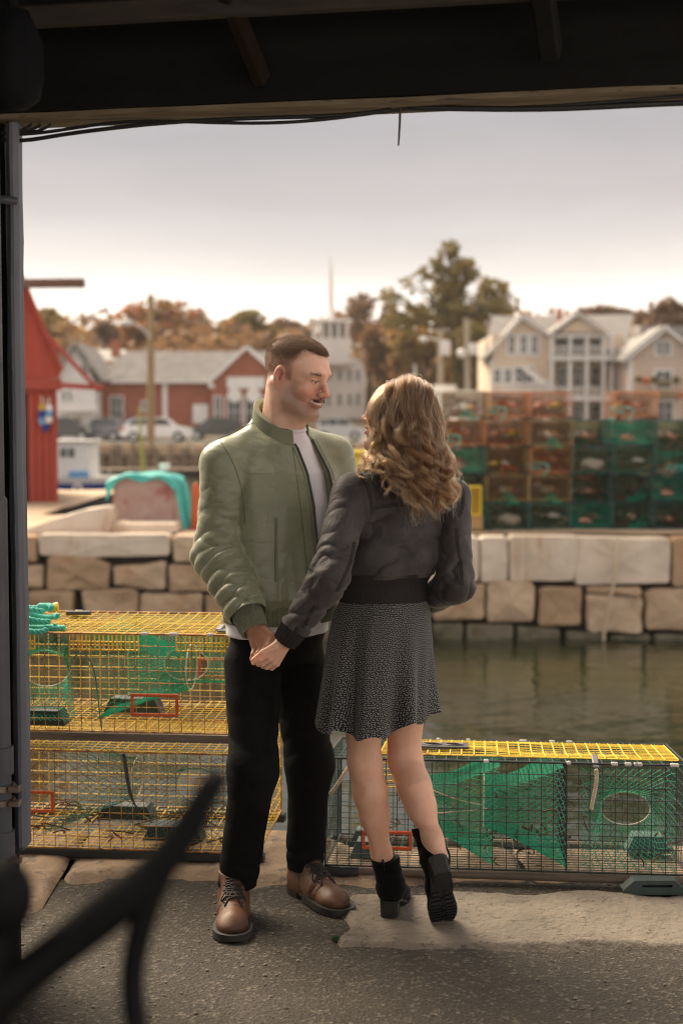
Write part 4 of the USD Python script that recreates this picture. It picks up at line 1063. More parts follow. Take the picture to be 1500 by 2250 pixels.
ta = P(-20, 437, 3.77); tb = P(36, 441, 3.77)
sp = obj('pipe_stub', tube(spline([ta, ta + (tb - ta) * 0.6 + [0, -0.01, 0], tb], 8), 0.011, 12), 'pipe_plastic', label='short grey conduit stub poking out of the post', cat='conduit')
lf = thing('wall_lamp', 'dark round lamp shade hanging in the upper left corner', 'lamp')
lc = P(30, 110, 3.2)
obj('lamp_shade', lathe([(0.0, 0.09), (0.035, 0.085), (0.064, 0.02), (0.066, -0.06), (0.055, -0.105), (0.03, -0.125), (0.0, -0.13)], 30).apply_translation(lc), 'dark_paint', lf, smooth=True)
obj('lamp_stem', tube([lc + [0, 0, 0.08], lc + [0, 0, 0.5]], 0.014, 10), 'dark_paint', lf)

cb = thing('cable_run', 'black cables sagging loosely along the underside of the header', 'cables')
def cable(pxs, r, Y0=3.84, Y1=3.50):
    pts = [P(x, y, Y0 + (Y1 - Y0) * x / 1500) for x, y in pxs]
    obj('cable', tube(spline(pts, 40), r, 8), 'cable_rubber', cb, smooth=True)
cable([(-20, 300), (60, 307), (120, 298), (220, 284), (330, 272), (480, 262), (620, 257), (750, 252), (860, 240)], 0.0055)
cable([(-20, 290), (50, 294), (140, 284), (260, 268), (420, 267), (600, 269), (760, 256), (880, 240), (1000, 234)], 0.0045)
cable([(900, 236), (1050, 238), (1200, 238), (1350, 232), (1560, 224)], 0.0075)
cable([(960, 238), (1120, 236), (1260, 229), (1400, 218), (1560, 208)], 0.0045)
for k, x in enumerate((70, 90, 112)):
    cable([(-10, 293 - 2 * k), (30, 290), (x - 14, 281), (x, 272)], 0.004)
ra, rb = P(879, 236, 3.62), P(875, 319, 3.62)
obj('hanging_rod', tube([ra, (ra + rb) / 2 + [0.0007, 0, 0], rb], [0.0032, 0.0028, 0.0022], 8), 'rusty_rod', label='thin rusty rod hanging down from the header beam', cat='rod')

# --- wrought iron in front of the lens
ir = thing('iron_railing', 'blurred black wrought iron bench scroll close to the lens', 'railing')
IY = 1.22
def strap(pxs, w, t=0.012, Y=IY, n=26):
    pts = spline([P(x, y, Y) for x, y in pxs], n)
    ws = np.interp(np.linspace(0, 1, n), np.linspace(0, 1, len(w)), w)
    return pts, ws
def bar(pxs, w, Y=IY, n=30):
    pts, ws = strap(pxs, w, Y=Y, n=n)
    m = tube(pts, ws / 2, 14)
    return m
obj('scroll_bar', bar([(484, 1700), (455, 1745), (425, 1800), (385, 1862), (330, 1925), (262, 1985), (180, 2050), (90, 2120), (-20, 2200), (-140, 2300)], [0.020, 0.025, 0.028, 0.032, 0.038, 0.038, 0.036, 0.037, 0.044, 0.05, 0.055]), 'iron_paint', ir, smooth=True)
obj('branch_bar', bar([(385, 1862), (350, 1920), (325, 1985), (305, 2060), (292, 2130), (292, 2200), (302, 2260), (320, 2330)], [0.020, 0.026, 0.025, 0.023, 0.022, 0.022, 0.022, 0.022]), 'iron_paint', ir, smooth=True)
obj('knob', trimesh.creation.icosphere(2, 0.027).apply_scale([1.0, 0.8, 1.3]).apply_translation(P(10, 1972, IY)), 'iron_paint', ir, smooth=True)
obj('stem', bar([(-40, 1960), (-20, 2080), (-10, 2330)], [0.02, 0.03, 0.03]), 'iron_paint', ir, smooth=True)
# ================================================================== lobster traps
look('wire_yellow', (0.92, 0.66, 0.06), 0.5, scale=14, color2=(0.86, 0.50, 0.03), spots=[(11, 0.60, (0.30, 0.10, 0.02), 0.8)])
look('wire_rusty', (0.68, 0.36, 0.035), 0.55, scale=16, color2=(0.28, 0.095, 0.022), spots=[(13, 0.52, (0.085, 0.030, 0.014), 0.85)], contrast=(0.35, 0.6))  # yellow wire with rust spots, browned to paint in its backlit shade side
look('wire_green', (0.012, 0.060, 0.045), 0.45, scale=14, color2=(0.010, 0.032, 0.026), spots=[(12, 0.62, (0.08, 0.03, 0.015), 0.7)])
look('wire_black', (0.010, 0.016, 0.014), 0.5, scale=14, spots=[(12, 0.60, (0.08, 0.03, 0.015), 0.6)])
look('net_green', (0.015, 0.46, 0.27), 0.6, scale=30, color2=(0.012, 0.34, 0.20), trans=0.35)
look('net_dark', (0.014, 0.16, 0.10), 0.7, scale=30)
look('vent_orange', (0.62, 0.105, 0.018), 0.5, scale=20, color2=(0.48, 0.07, 0.014))
look('runner_wood', (0.20, 0.155, 0.115), 0.8, scale=8, stretch=(0.3, 4, 4), color2=(0.10, 0.075, 0.055), bump=0.5, bump_scale=40)
look('runner_black', (0.018, 0.018, 0.018), 0.6, scale=20)
look('ballast', (0.075, 0.115, 0.105), 0.7, scale=20, color2=(0.045, 0.075, 0.068), bump=0.3)
look('rope_beige', (0.60, 0.48, 0.34), 0.85, scale=50, bump=0.5, bump_scale=200)
look('rope_teal', (0.10, 0.52, 0.42), 0.75, scale=40, color2=(0.06, 0.36, 0.30), bump=0.5, bump_scale=200)
look('hook_grey', (0.16, 0.15, 0.16), 0.5, scale=30)
look('clip_white', (0.60, 0.56, 0.52), 0.5, scale=30)
look('hoop_white', (0.62, 0.56, 0.44), 0.6, scale=20)
look('plate_dark', (0.045, 0.045, 0.050), 0.5, scale=20)
look('bracket_green', (0.022, 0.040, 0.036), 0.5, scale=20, color2=(0.03, 0.05, 0.045))
look('weed_brown', (0.10, 0.055, 0.025), 0.8, scale=30)


def wires(lines, r=0.00135, sides=5):
    return join([tube(l, r, sides, caps=False) for l in lines])


def panel(o, u, v, nu, nv, r=0.00135, sag=0.0, seed=0, sides=5, bend=0):
    """A wire-mesh panel spanned by the edge vectors u and v; nu by nv squares, slightly out of true."""
    o, u, v = (np.asarray(a, float) for a in (o, u, v))
    n = np.cross(u, v); n /= np.linalg.norm(n)
    rr = np.random.default_rng(seed)
    f = lambda a, b: o + a * u + b * v + n * sag * math.sin(math.pi * a) * math.sin(math.pi * b) + n * bend * (meshkit.fbm(np.array([[a * 3.1, b * 2.3, seed]]), 2, seed)[0] - 0.5) * min(1, 6 * a, 6 * (1 - a)) * min(1, 4 * b, 4 * (1 - b))
    L = []
    st = 2 if sag == 0 and bend == 0 else 9
    for i in range(nu + 1):
        a = min(1, max(0, i / nu + rr.normal(0, 0.002)))
        L.append([f(a, b) + n * 0.0012 for b in np.linspace(0, 1, st)])
    for j in range(nv + 1):
        b = j / nv
        L.append([f(a, b) - n * 0.0012 for a in np.linspace(0, 1, st if st == 2 else 17)])
    return wires(L, r, sides)


def net(rect, c, au, av, n=40, m=14, r=0.0009, pull=0.25, seed=0):
    """Knotted netting stretched from a four-cornered frame to a hoop (centre c, half axes au, av): crossing diagonal twines."""
    rect = np.asarray(rect, float); c, au, av = (np.asarray(a, float) for a in (c, au, av))
    per = np.vstack([rect, rect[:1]])
    s = np.r_[0, np.cumsum(np.linalg.norm(np.diff(per, axis=0), axis=1))]; s /= s[-1]
    ang0 = math.atan2((rect[0] - c) @ av / (av @ av), (rect[0] - c) @ au / (au @ au))
    nrm = np.sign(np.dot(np.cross(rect[1] - rect[0], rect[2] - rect[1]), np.cross(au, av)))
    def S(u, v):
        u = u % 1.0
        a = np.array([np.interp(u, s, per[:, k]) for k in range(3)])
        th = ang0 + nrm * 2 * np.pi * u
        b = c + au * math.cos(th) + av * math.sin(th)
        p = a + (b - a) * v
        w = 4 * v * (1 - v)
        return p + (c * (1) - (a + b) / 2) * pull * w * 0.5 + np.array([0, 0, -0.012]) * w
    L = []
    for i in range(n):
        for sg in (1, -1):
            L.append([S(i / n + sg * k / n * 0.5, k / m) for k in range(m + 1)])
    return wires(L, r, 3), tube([c + au * math.cos(t) + av * math.sin(t) for t in np.linspace(0, 2 * np.pi, 40)], 0.0024, 6, caps=False)


def twisted(pts, r, turns=60, n=120):
    """A laid rope: three strands wound about the path."""
    p = spline(pts, n)
    t = np.gradient(p, axis=0); t /= np.linalg.norm(t, axis=1, keepdims=True)
    a = np.cross(t, [0.13, 0.2, 0.97]); a /= np.linalg.norm(a, axis=1, keepdims=True); b = np.cross(t, a)
    ms = []
    for k in range(3):
        th = np.linspace(0, turns * 2 * np.pi / 3, n) + k * 2 * np.pi / 3
        ms.append(tube(p + r * 0.55 * (np.cos(th)[:, None] * a + np.sin(th)[:, None] * b), r * 0.58, 6))
    return join(ms)


SP = 0.0385


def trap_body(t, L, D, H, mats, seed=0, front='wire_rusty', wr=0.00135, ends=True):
    """The wire cage of a trap in its own frame: front bottom left at the origin, x along, y away, z up."""
    nx, ny, nz = int(L / SP), int(D / SP), int(H / SP)
    w = mats
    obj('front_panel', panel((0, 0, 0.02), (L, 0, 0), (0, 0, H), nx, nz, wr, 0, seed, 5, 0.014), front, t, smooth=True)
    obj('back_panel', panel((0, D, 0.02), (L, 0, 0), (0, 0, H), nx, nz, wr, 0, seed + 1, 5, 0.01), w, t, smooth=True)
    obj('top_panel', panel((0, 0, H + 0.02), (L, 0, 0), (0, D, 0), nx, ny, wr * 1.15, -0.004, seed + 2, 5, 0.012), w, t, smooth=True)
    obj('bottom_panel', panel((0, 0, 0.02), (L, 0, 0), (0, D, 0), nx, ny, wr, 0, seed + 3), w, t, smooth=True)
    for x in (0, L):
        obj('end_panel', panel((x, 0, 0.02), (0, D, 0), (0, 0, H), ny, nz, wr, 0, seed + 4, 5, 0.01), w, t, smooth=True)
    fr = []
    for y in (0, D):
        for z in (0.02, H + 0.02):
            fr.append(tube([(0, y, z), (L, y, z)], 0.0034, 6))
        for x in (0, L):
            fr.append(tube([(x, y, 0.02), (x, y, H + 0.02)], 0.0034, 6))
    for x in (0, L):
        for z in (0.02, H + 0.02):
            fr.append(tube([(x, 0, z), (x, D, z)], 0.0034, 6))
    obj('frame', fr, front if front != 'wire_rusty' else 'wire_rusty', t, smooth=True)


def vent(t, x, z, w=0.16, h=0.062, y=-0.006):
    f = join([box(x, x + w, y, y + 0.008, z, z + 0.011, 0.002), box(x, x + w, y, y + 0.008, z + h - 0.011, z + h, 0.002), box(x, x + 0.011, y, y + 0.008, z + 0.0115, z + h - 0.0115, 0.002), box(x + w - 0.011, x + w, y, y + 0.008, z + 0.0115, z + h - 0.0115, 0.002)] +
             [box(x + 0.02 + k * 0.022, x + 0.035 + k * 0.022, y - 0.002, y + 0.001, z + h - 0.008, z + h - 0.004) for k in range(int((w - 0.03) / 0.022))])
    obj('escape_vent', f, 'vent_orange', t)


def clips(t, L, D, H, seed, n=9):
    r = np.random.default_rng(seed)
    ms = []
    for k in range(n):
        x = r.uniform(0.03, L - 0.03); y = r.choice([0, D])
        ms.append(box(x, x + r.uniform(0.014, 0.03), y - 0.006, y + 0.006, H + 0.015, H + 0.027, 0.003))
    obj('clip', ms, 'clip_white', t)


def block(t, x, y, z, mat='ballast', l=0.19, w=0.07, h=0.045):
    m = prism([(0, 0), (l, 0), (l - 0.025, h), (0.025, h)], y, y + w).apply_translation([x, 0, z])
    obj('ballast_block', m, mat, t)


def yaw_of(a, b):
    d = np.asarray(b) - a
    return math.degrees(math.atan2(d[1], d[0]))


# --- the two yellow traps stacked on the left
c1 = G(566, 1912); yw = -6.0
LL, DD, HH = 1.20, 0.54, 0.335
org = c1 + np.array([-LL * math.cos(math.radians(yw)), -LL * math.sin(math.radians(yw)), 0])
tl = thing('lobster_trap', 'lower yellow wire lobster trap of the left stack, resting on the pier edge', 'lobster trap', loc=(org[0], org[1], 0.035), rotz=yw)
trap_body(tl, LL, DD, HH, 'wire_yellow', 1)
obj('runner', [beam((-0.02, y, 0.0), (LL + 0.02, y, 0.0), 0.045, 0.032, 0.006) for y in (0.02, DD - 0.02)], 'runner_black', tl)
vent(tl, 0.30, 0.14, 0.20, 0.075)
nt, hoop = net([(0.42, 0.02, 0.34), (0.42, DD - 0.02, 0.34), (0.42, DD - 0.02, 0.04), (0.42, 0.02, 0.04)], (0.72, 0.27, 0.2), (0, 0.09, 0), (0, 0, 0.07), 34, 14)
obj('netting', nt, 'net_dark', tl); obj('hoop', hoop, 'hoop_white', tl)
nt, hoop = net([(0.74, 0.01, 0.34), (1.10, 0.01, 0.34), (1.12, 0.01, 0.05), (0.74, 0.01, 0.05)], (0.95, 0.2, 0.2), (0.07, 0, 0), (0, 0, 0.06), 36, 12)
obj('netting', nt, 'net_dark', tl); obj('hoop', hoop, 'hoop_white', tl)
for x, y in ((0.55, 0.34), (0.78, 0.10)):
    block(tl, x, y, 0.024, 'bracket_green', 0.21, 0.08, 0.05)
obj('strap', tube(spline([(0.74, 0.01, 0.345), (0.755, -0.006, 0.28), (0.765, -0.004, 0.22), (0.79, 0.0, 0.16)], 16), [0.007] * 8 + [0.006] * 4 + [0.005, 0.004, 0.003, 0.002], 8), 'plate_dark', tl, smooth=True)
r = np.random.default_rng(9)
obj('seaweed', kind='stuff', mat='weed_brown', parent=tl, mesh=join([tube(spline([(x, y, 0.03), (x + r.normal(0, 0.03), y + r.normal(0, 0.03), 0.05), (x + r.normal(0, 0.05), y + r.normal(0, 0.05), 0.035)], 6), 0.0035, 4) for x, y in np.c_[r.uniform(0.3, 1.15, 60), r.uniform(0.03, 0.5 , 60)]]))

tu = thing('lobster_trap', 'upper yellow wire lobster trap of the left stack, with green funnel netting inside', 'lobster trap', loc=(org[0] - 0.03, org[1] + 0.015, 0.035 + HH + 0.065), rotz=yw + 0.6)
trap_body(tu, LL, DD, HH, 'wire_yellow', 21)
obj('runner', [beam((-0.02, y, 0.0), (LL + 0.02, y, 0.0), 0.036, 0.026, 0.006) for y in (0.012, DD - 0.012)], 'runner_wood', tu)
vent(tu, 0.795, 0.075, 0.165, 0.078)
vent(tu, 0.92, 0.11, 0.18, 0.075, DD - 0.004)
for args in (((0.26, 0.02, 0.34), (0.50, 0.02, 0.35), (0.50, DD - 0.03, 0.35), (0.26, DD - 0.03, 0.34)),):
    pass
nt, hoop = net([(0.30, 0.015, 0.345), (0.58, 0.015, 0.345), (0.60, 0.015, 0.05), (0.28, 0.015, 0.05)], (0.43, 0.24, 0.19), (0.085, 0, 0), (0, 0, 0.065), 70, 18, 0.00115)
obj('netting', nt, 'net_green', tu); obj('hoop', hoop, 'hoop_white', tu)
nt, hoop = net([(0.64, 0.02, 0.345), (0.64, DD - 0.02, 0.345), (0.66, DD - 0.02, 0.05), (0.66, 0.02, 0.05)], (0.95, 0.27, 0.20), (0, 0.10, 0), (0, 0, 0.08), 74, 18, 0.00115)
obj('netting', nt, 'net_green', tu); obj('hoop', hoop, 'hoop_white', tu)
nt, hoop = net([(0.70, DD - 0.02, 0.345), (1.12, DD - 0.02, 0.345), (1.12, DD - 0.02, 0.10), (0.70, DD - 0.02, 0.10)], (0.92, 0.32, 0.20), (0.08, 0, 0), (0, 0, 0.06), 60, 15, 0.00115)
obj('netting', nt, 'net_green', tu); obj('hoop', hoop, 'hoop_white', tu)
for x in (0.22, 0.58, 0.95):
    obj('lid_flap', T(panel((x, 0.012, 0.352), (0.24, 0, 0), (0, 0.005, -0.055), 16, 2, 0.0030, 0, 3), (0, 0, 0)), 'wire_yellow', tu, smooth=True)
for x, y in ((0.34, 0.06), (0.62, 0.30)):
    block(tu, x, y, 0.024, 'bracket_green', 0.21, 0.08, 0.05)
obj('tie_cord', tube(spline([(0.60, -0.004, 0.27), (0.64, -0.008, 0.285), (0.665, -0.008, 0.25), (0.68, -0.006, 0.18), (0.688, -0.006, 0.10), (0.695, -0.004, 0.03)], 24), 0.0022, 6), 'net_dark', tu, smooth=True)
clips(tu, LL, DD, HH, 4)
# things lying on the upper trap
topz = 0.035 + HH + 0.065 + HH + 0.02
tr_ = thing('rope_coil', 'teal rope coil lying on the yellow traps beside the post', 'rope')
rp = []
for k, (px, py) in enumerate(((66, 1392), (78, 1404), (72, 1416))):
    c = P(px, py, 4.93 - 0.05 * k); c[2] = topz + 0.012 + 0.026 * (2 - k)
    rp.append(twisted([c + np.array([0.075 * math.cos(a), 0.065 * math.sin(a), 0.006 * math.sin(3 * a + k)]) for a in np.linspace(0, 5.6, 12)], 0.0095, 26, 110))
b0 = P(60, 1424, 4.84); b1 = P(128, 1422, 4.83)
lp = [b0, b0 * 0.5 + b1 * 0.5, b1, b1 + [0.018, 0.008, 0.010], b1 + [0.002, 0.014, 0.018], b0 * 0.5 + b1 * 0.5 + [0, 0.012, 0.012], b0 + [0, 0.01, 0.02]]
for q in lp: q[2] = max(q[2], topz + 0.010)
rp.append(twisted(lp, 0.0085, 30, 120))
obj('rope', rp, 'rope_teal', tr_, smooth=True)
f0 = P(100, 1388, 4.98); f0[2] = topz + 0.06
obj('float', tube([f0 + [-0.03, 0, 0], f0 + [-0.02, 0, 0.002], f0 + [0.02, 0, 0.003], f0 + [0.028, 0, 0.003]], [0.008, 0.016, 0.015, 0.008], 10), 'rope_teal', tr_, smooth=True)
obj('float_cap', tube([f0 + [0.028, 0, 0.003], f0 + [0.045, 0, 0.004]], [0.014, 0.017], 10), 'wire_yellow', tr_)
bg = [P(x, y, 5.22) for x, y in ((146, 1400), (160, 1390), (172, 1394), (186, 1389), (200, 1392))]
for q in bg: q[2] = topz + 0.010
obj('bungee_cord', tube(spline(bg, 24), 0.0085, 8), 'plate_dark', smooth=True, label='short black bungee cord at the back of the yellow trap top', cat='cord')
rk = thing('rope_and_hook', "beige rope tail with grey hook on the yellow trap below the man's sleeve", 'rope')
a = P(496, 1352, 4.86); b = P(490, 1392, 4.84); b[2] = max(b[2], topz + 0.02)
obj('rope', twisted([a + [0.002, 0, 0.02], a, (a + b) / 2 + [-0.006, 0, 0], b, b + [0.01, -0.03, -0.012]], 0.0065, 14, 60), 'rope_beige', rk, smooth=True)
obj('hook', beam(b + [0, -0.01, 0], b + [-0.012, -0.07, -0.010], 0.022, 0.010, 0.003), 'hook_grey', rk)
obj('hook', beam(b + [0.03, -0.02, -0.008], b + [0.01, -0.09, -0.010], 0.05, 0.006, 0.002), 'plate_dark', rk)

# --- the green trap on the right
ga, gb = G(714, 1934), G(1512, 1958)
yg = yaw_of(ga, gb)
LG = float(np.linalg.norm(gb - ga)); DG, HG = 0.54, 0.350
tg = thing('lobster_trap', 'dark green wire lobster trap with yellow mesh lid, on the pier edge', 'lobster trap', loc=(ga[0], ga[1], 0.030), rotz=yg)
UsdGeom.Xformable(tg).AddRotateXOp().Set(-5.6)
trap_body(tg, LG, DG, HG, 'wire_green', 41, 'wire_black', 0.0014)
obj('runner', [tube([(-0.01, y, 0.0), (LG * 0.5, y, 0.002), (LG + 0.02, y, 0.0)], 0.017, 10) for y in (0.016, DG - 0.016)], 'runner_wood', tg, smooth=True)
for y in (0.012, DG - 0.012):
    obj('runner_foot', tube([(-0.035, y, 0.012), (-0.03, y, 0.0), (0.05, y, -0.004), (0.11, y, -0.003)], [0.018, 0.022, 0.021, 0.020], 10), 'runner_black', tg, smooth=True)
obj('yellow_lid', panel((0.17, 0.10, HG + 0.026), (LG - 0.19, -0.02, 0.0), (0.0, DG - 0.16, 0.0), 25, 11, 0.0021, -0.004, 44, 5, 0.03), 'wire_yellow', tg, smooth=True)
obj('yellow_flap', panel((0.185, 0.09, HG - 0.085), (0.05, 0.0, 0), (-0.012, 0.0, 0.10), 3, 5, 0.0022), 'wire_yellow', tg, smooth=True)
pl = box(0, 0.165, 0, 0.13, 0, 0.006, 0.002)
from shapely.geometry import Polygon as _Pg, Point as _Pt
from shapely import affinity as _af
pg = _Pg([(0, 0), (0.17, 0), (0.17, 0.12), (0, 0.12)])
for cx in (0.047, 0.122):
    pg = pg.difference(_af.scale(_Pt(cx, 0.06).buffer(0.03, quad_segs=6), 1.0, 1.0))
pl = trimesh.creation.extrude_polygon(pg, 0.005, engine='earcut').apply_translation([0.295, 0.20, HG + 0.034])
rims = [tube([(0.295 + cx + 0.031 * math.cos(a_), 0.26 + 0.031 * math.sin(a_), HG + 0.040) for a_ in np.linspace(0, 6.2832, 24)], 0.0028, 6, caps=False) for cx in (0.047, 0.122)]
obj('vent_plate', join([pl] + rims), 'plate_dark', tg)
vent(tg, 0.12, 0.075, 0.165, 0.062)
nt, hoop = net([(0.57, 0.015, 0.355), (0.57, DG - 0.02, 0.355), (0.55, DG - 0.02, 0.03), (0.55, 0.015, 0.03)], (0.30, 0.27, 0.20), (0, 0.10, 0), (0, 0, 0.085), 74, 20, 0.00115)
obj('netting', nt, 'net_green', tg); obj('hoop', hoop, 'hoop_white', tg)
nt, hoop = net([(0.775, 0.015, 0.355), (0.775, DG - 0.02, 0.355), (0.79, DG - 0.02, 0.03), (0.79, 0.015, 0.03)], (0.52, 0.27, 0.20), (0, 0.105, 0), (0, 0, 0.09), 74, 20, 0.00115)
obj('netting', nt, 'net_green', tg); obj('hoop', hoop, 'hoop_white', tg)
nt, hoop = net([(0.83, 0.010, 0.355), (LG - 0.04, 0.010, 0.355), (LG - 0.04, 0.010, 0.03), (0.83, 0.010, 0.03)], (0.99, 0.17, 0.20), (0.082, 0, 0), (0, 0.0, 0.055), 44, 13, 0.0012)
obj('netting', nt, 'net_green', tg); obj('hoop', hoop, 'hoop_white', tg)
obj('divider', panel((0.785, 0.01, 0.02), (0, DG - 0.02, 0), (0, 0, HG), 13, 9, 0.0014), 'wire_black', tg, smooth=True)
for x, y, z in ((0.05, 0.30, 0.022), (0.07, 0.10, 0.024), (LG - 0.16, 0.34, 0.022)):
    block(tg, x, y, z, 'ballast', 0.15, 0.10, 0.055)
r = np.random.default_rng(19)
obj('seaweed', kind='stuff', mat='weed_brown', parent=tg, mesh=join([tube(spline([(x, y, z), (x + r.normal(0, 0.012), y + 0.002, z + r.normal(0, 0.012)), (x + r.normal(0, 0.02), y, z + r.normal(0, 0.02))], 6), 0.0024, 4) for x, y, z in np.c_[r.uniform(0.1, LG - 0.02, 90), r.choice([0.002, 0.2, 0.4, DG - 0.01], 90), r.uniform(0.03, 0.36 , 90)]]))
obj('bridle_rope', twisted([(0.075, -0.004, 0.345), (0.06, -0.02, 0.32), (0.035, -0.014, 0.28), (0.012, 0.0, 0.25)], 0.0055, 16, 50), 'rope_beige', tg, smooth=True)
obj('bridle_rope', tube(spline([(0.34, 0.1, 0.26), (0.40, 0.11, 0.235), (0.47, 0.12, 0.215), (0.52, 0.13, 0.205)], 16), 0.0022, 5), 'rope_beige', tg, smooth=True)
obj('bridle_rope', tube(spline([(0.30, 0.1, 0.175), (0.40, 0.11, 0.182), (0.53, 0.12, 0.195)], 16), 0.0022, 5), 'rope_beige', tg, smooth=True)
hx = 0.877
obj('lid_hook', beam((hx, 0.055, HG + 0.040), (hx + 0.002, -0.012, HG + 0.008), 0.020, 0.009, 0.003), 'hook_grey', tg)
obj('hook_rope', twisted([(hx, -0.014, HG + 0.004), (hx + 0.002, -0.016, HG - 0.03), (hx - 0.006, -0.014, HG - 0.08), (hx - 0.014, -0.012, HG - 0.125)], 0.0062, 18, 60), 'rope_beige', tg, smooth=True)
clips(tg, LG, DG, HG, 5, 14)
bk = G(1436, 1978)
pgn = _Pg([(-0.095, 0), (0.105, 0), (0.105, 0.012), (0.07, 0.046), (-0.06, 0.046), (-0.095, 0.014)]).difference(_Pg([(-0.035, 0.024), (0.06, 0.024), (0.06, 0.033), (-0.035, 0.033)]))
br = trimesh.creation.extrude_polygon(pgn, 0.05, engine='earcut')
br.apply_transform(np.array([[1, 0, 0, bk[0]], [0, 0, -1, bk[1] + 0.06], [0, 1, 0, 0.012], [0, 0, 0, 1.0]]))
obj('plastic_bracket', br, 'bracket_green', label='dark green plastic bracket with a slot on the ground at the green trap corner', cat='bracket')

# --- stacked traps on the quay opposite
look('far_orange', (0.60, 0.25, 0.09), 0.6, scale=5, color2=(0.26, 0.075, 0.03), spots=[(4, 0.6, (0.55, 0.35, 0.06), 0.8)])
look('far_green', (0.022, 0.12, 0.09), 0.5, scale=5, color2=(0.012, 0.04, 0.034))
look('far_mixed', (0.16, 0.16, 0.08), 0.6, scale=4, color2=(0.36, 0.20, 0.07))
look('buoy_white', (0.70, 0.66, 0.60), 0.6, scale=5); look('buoy_red', (0.45, 0.07, 0.04), 0.5, scale=5); look('buoy_yellow', (0.70, 0.50, 0.04), 0.5, scale=5); look('buoy_pink', (0.70, 0.34, 0.24), 0.5, scale=5)
look('net_brown', (0.16, 0.07, 0.035), 0.8, scale=10); look('net_olive', (0.10, 0.10, 0.03), 0.8, scale=10); look('sack_pale', (0.55, 0.47, 0.38), 0.9, scale=6, color2=(0.38, 0.32, 0.25))


def far_trap(name, label, group, loc, rot, cage, netm, buoys, seed, extra=None):
    W, L, H = 0.555, 0.95, 0.335
    t = thing(name, label, 'lobster trap', group, loc, rot)
    sp = 0.046
    ms = [panel((-W / 2, 0, 0.02), (W, 0, 0), (0, 0, H), int(W / sp), int(H / sp), 0.0021, 0, seed, 3), panel((-W / 2, L, 0.02), (W, 0, 0), (0, 0, H), 9, 6, 0.0021, 0, seed, 3)]
    for x in (-W / 2, W / 2):
        ms.append(panel((x, 0, 0.02), (0, L, 0), (0, 0, H), 16, 6, 0.0021, 0, seed, 3))
    obj('side_panel', ms, cage, t)
    obj('top_panel', panel((-W / 2, 0, H + 0.02), (W, 0, 0), (0, L, 0), 12, 18, 0.0024, 0, seed, 3), cage, t)
    obj('bottom_panel', panel((-W / 2, 0, 0.02), (W, 0, 0), (0, L, 0), 12, 18, 0.0024, 0, seed, 3), cage, t)
    fr = [tube([(x, 0, 0.0), (x, 0, H + 0.02)], 0.011, 5) for x in (-W / 2, W / 2)] + [tube([(-W / 2, 0, z), (W / 2, 0, z)], 0.008, 5) for z in (0.03, H + 0.015)]
    obj('frame', fr, cage, t)
    obj('runner', [beam((x, -0.02, 0.008), (x, L, 0.008), 0.05, 0.035) for x in (-W / 2 + 0.03, W / 2 - 0.03)], 'runner_black', t)
    nt, hoop = net([(-W / 2 + 0.01, 0.04, H), (W / 2 - 0.01, 0.04, H), (W / 2 - 0.01, 0.04, 0.04), (-W / 2 + 0.01, 0.04, 0.04)], (0.03, 0.36, 0.18), (0.09, 0, 0), (0, 0, 0.07), 44, 9, 0.0032)
    obj('netting', nt, netm, t)
    nt, hoop = net([(-W / 2 + 0.01, 0.45, H), (W / 2 - 0.01, 0.45, H), (W / 2 - 0.01, 0.45, 0.04), (-W / 2 + 0.01, 0.45, 0.04)], (-0.03, 0.72, 0.18), (0.09, 0, 0), (0, 0, 0.07), 44, 9, 0.0032)
    obj('netting', nt, netm, t)
    r = np.random.default_rng(seed)
    for bm_, (bx, bz, by) in zip(buoys, [(r.uniform(-0.16, 0.16), r.uniform(0.07, 0.26), r.uniform(0.08, 0.6)) for _ in range(3)]):
        m = tube(spline([(bx - 0.10, by, bz), (bx - 0.05, by, bz + 0.01), (bx + 0.04, by + 0.02, bz), (bx + 0.10, by + 0.03, bz - 0.01)], 10), np.array([0.015, 0.045, 0.06, 0.064, 0.064, 0.06, 0.055, 0.045, 0.03, 0.012]) * r.uniform(0.45, 0.8), 9)
        obj('buoy', m, bm_, t, smooth=True)
    for q_ in range(3):
        c_ = np.array([r.uniform(-0.2, 0.2), r.uniform(0.05, 0.8), 0.06])
        obj('rope_tangle', tube(spline(c_ + r.normal(0, 1, (9, 3)) * [0.09, 0.07, 0.05], 50), 0.009, 4), ['rope_beige', 'net_green', 'net_brown', 'vent_orange', 'rope_teal'][(seed + q_) % 5], t)
    if extra:
        obj('bait_bag', wobble(T(trimesh.creation.icosphere(2, 1.0).apply_scale([0.16, 0.10, 0.10]), (0.02, 0.22, 0.13)), 0.05, 6, seed), extra, t, smooth=True)
    return t


TY = 18.92
colx = [(968 + 1067) / 2, 1116, 1210, 1300, 1392, 1484, 1576]
kinds = {'o': ('far_orange', 'net_brown', ['buoy_yellow', 'buoy_red', 'buoy_pink'], None), 'g': ('far_green', 'net_olive', ['buoy_white'], None), 'm': ('far_mixed', 'net_brown', ['buoy_pink', 'buoy_white', 'buoy_yellow'], None),
         'd': ('far_green', 'net_green', ['buoy_pink'], None), 'w': ('far_green', 'net_olive', ['buoy_white', 'buoy_pink'], 'sack_pale')}
words = {'o': 'orange wire trap', 'g': 'dark green trap', 'm': 'brown trap with floats', 'd': 'green trap with netting', 'w': 'green trap with sacks'}
rows_ = ['gwgdgwg', 'gmmwgdw', 'dmowgdg', 'oomwdwg', 'moo_o_w']              # bottom to top, first column to last
place = ['bottom', 'second', 'middle', 'fourth', 'top']
cname = ["first stack right of the woman's hair", 'second stack from the woman', 'third stack from the woman', 'fourth stack from the woman', 'fifth stack from the woman', 'last full stack by the right edge', 'stack beyond the right edge']
first = {}
rj = np.random.default_rng(77)
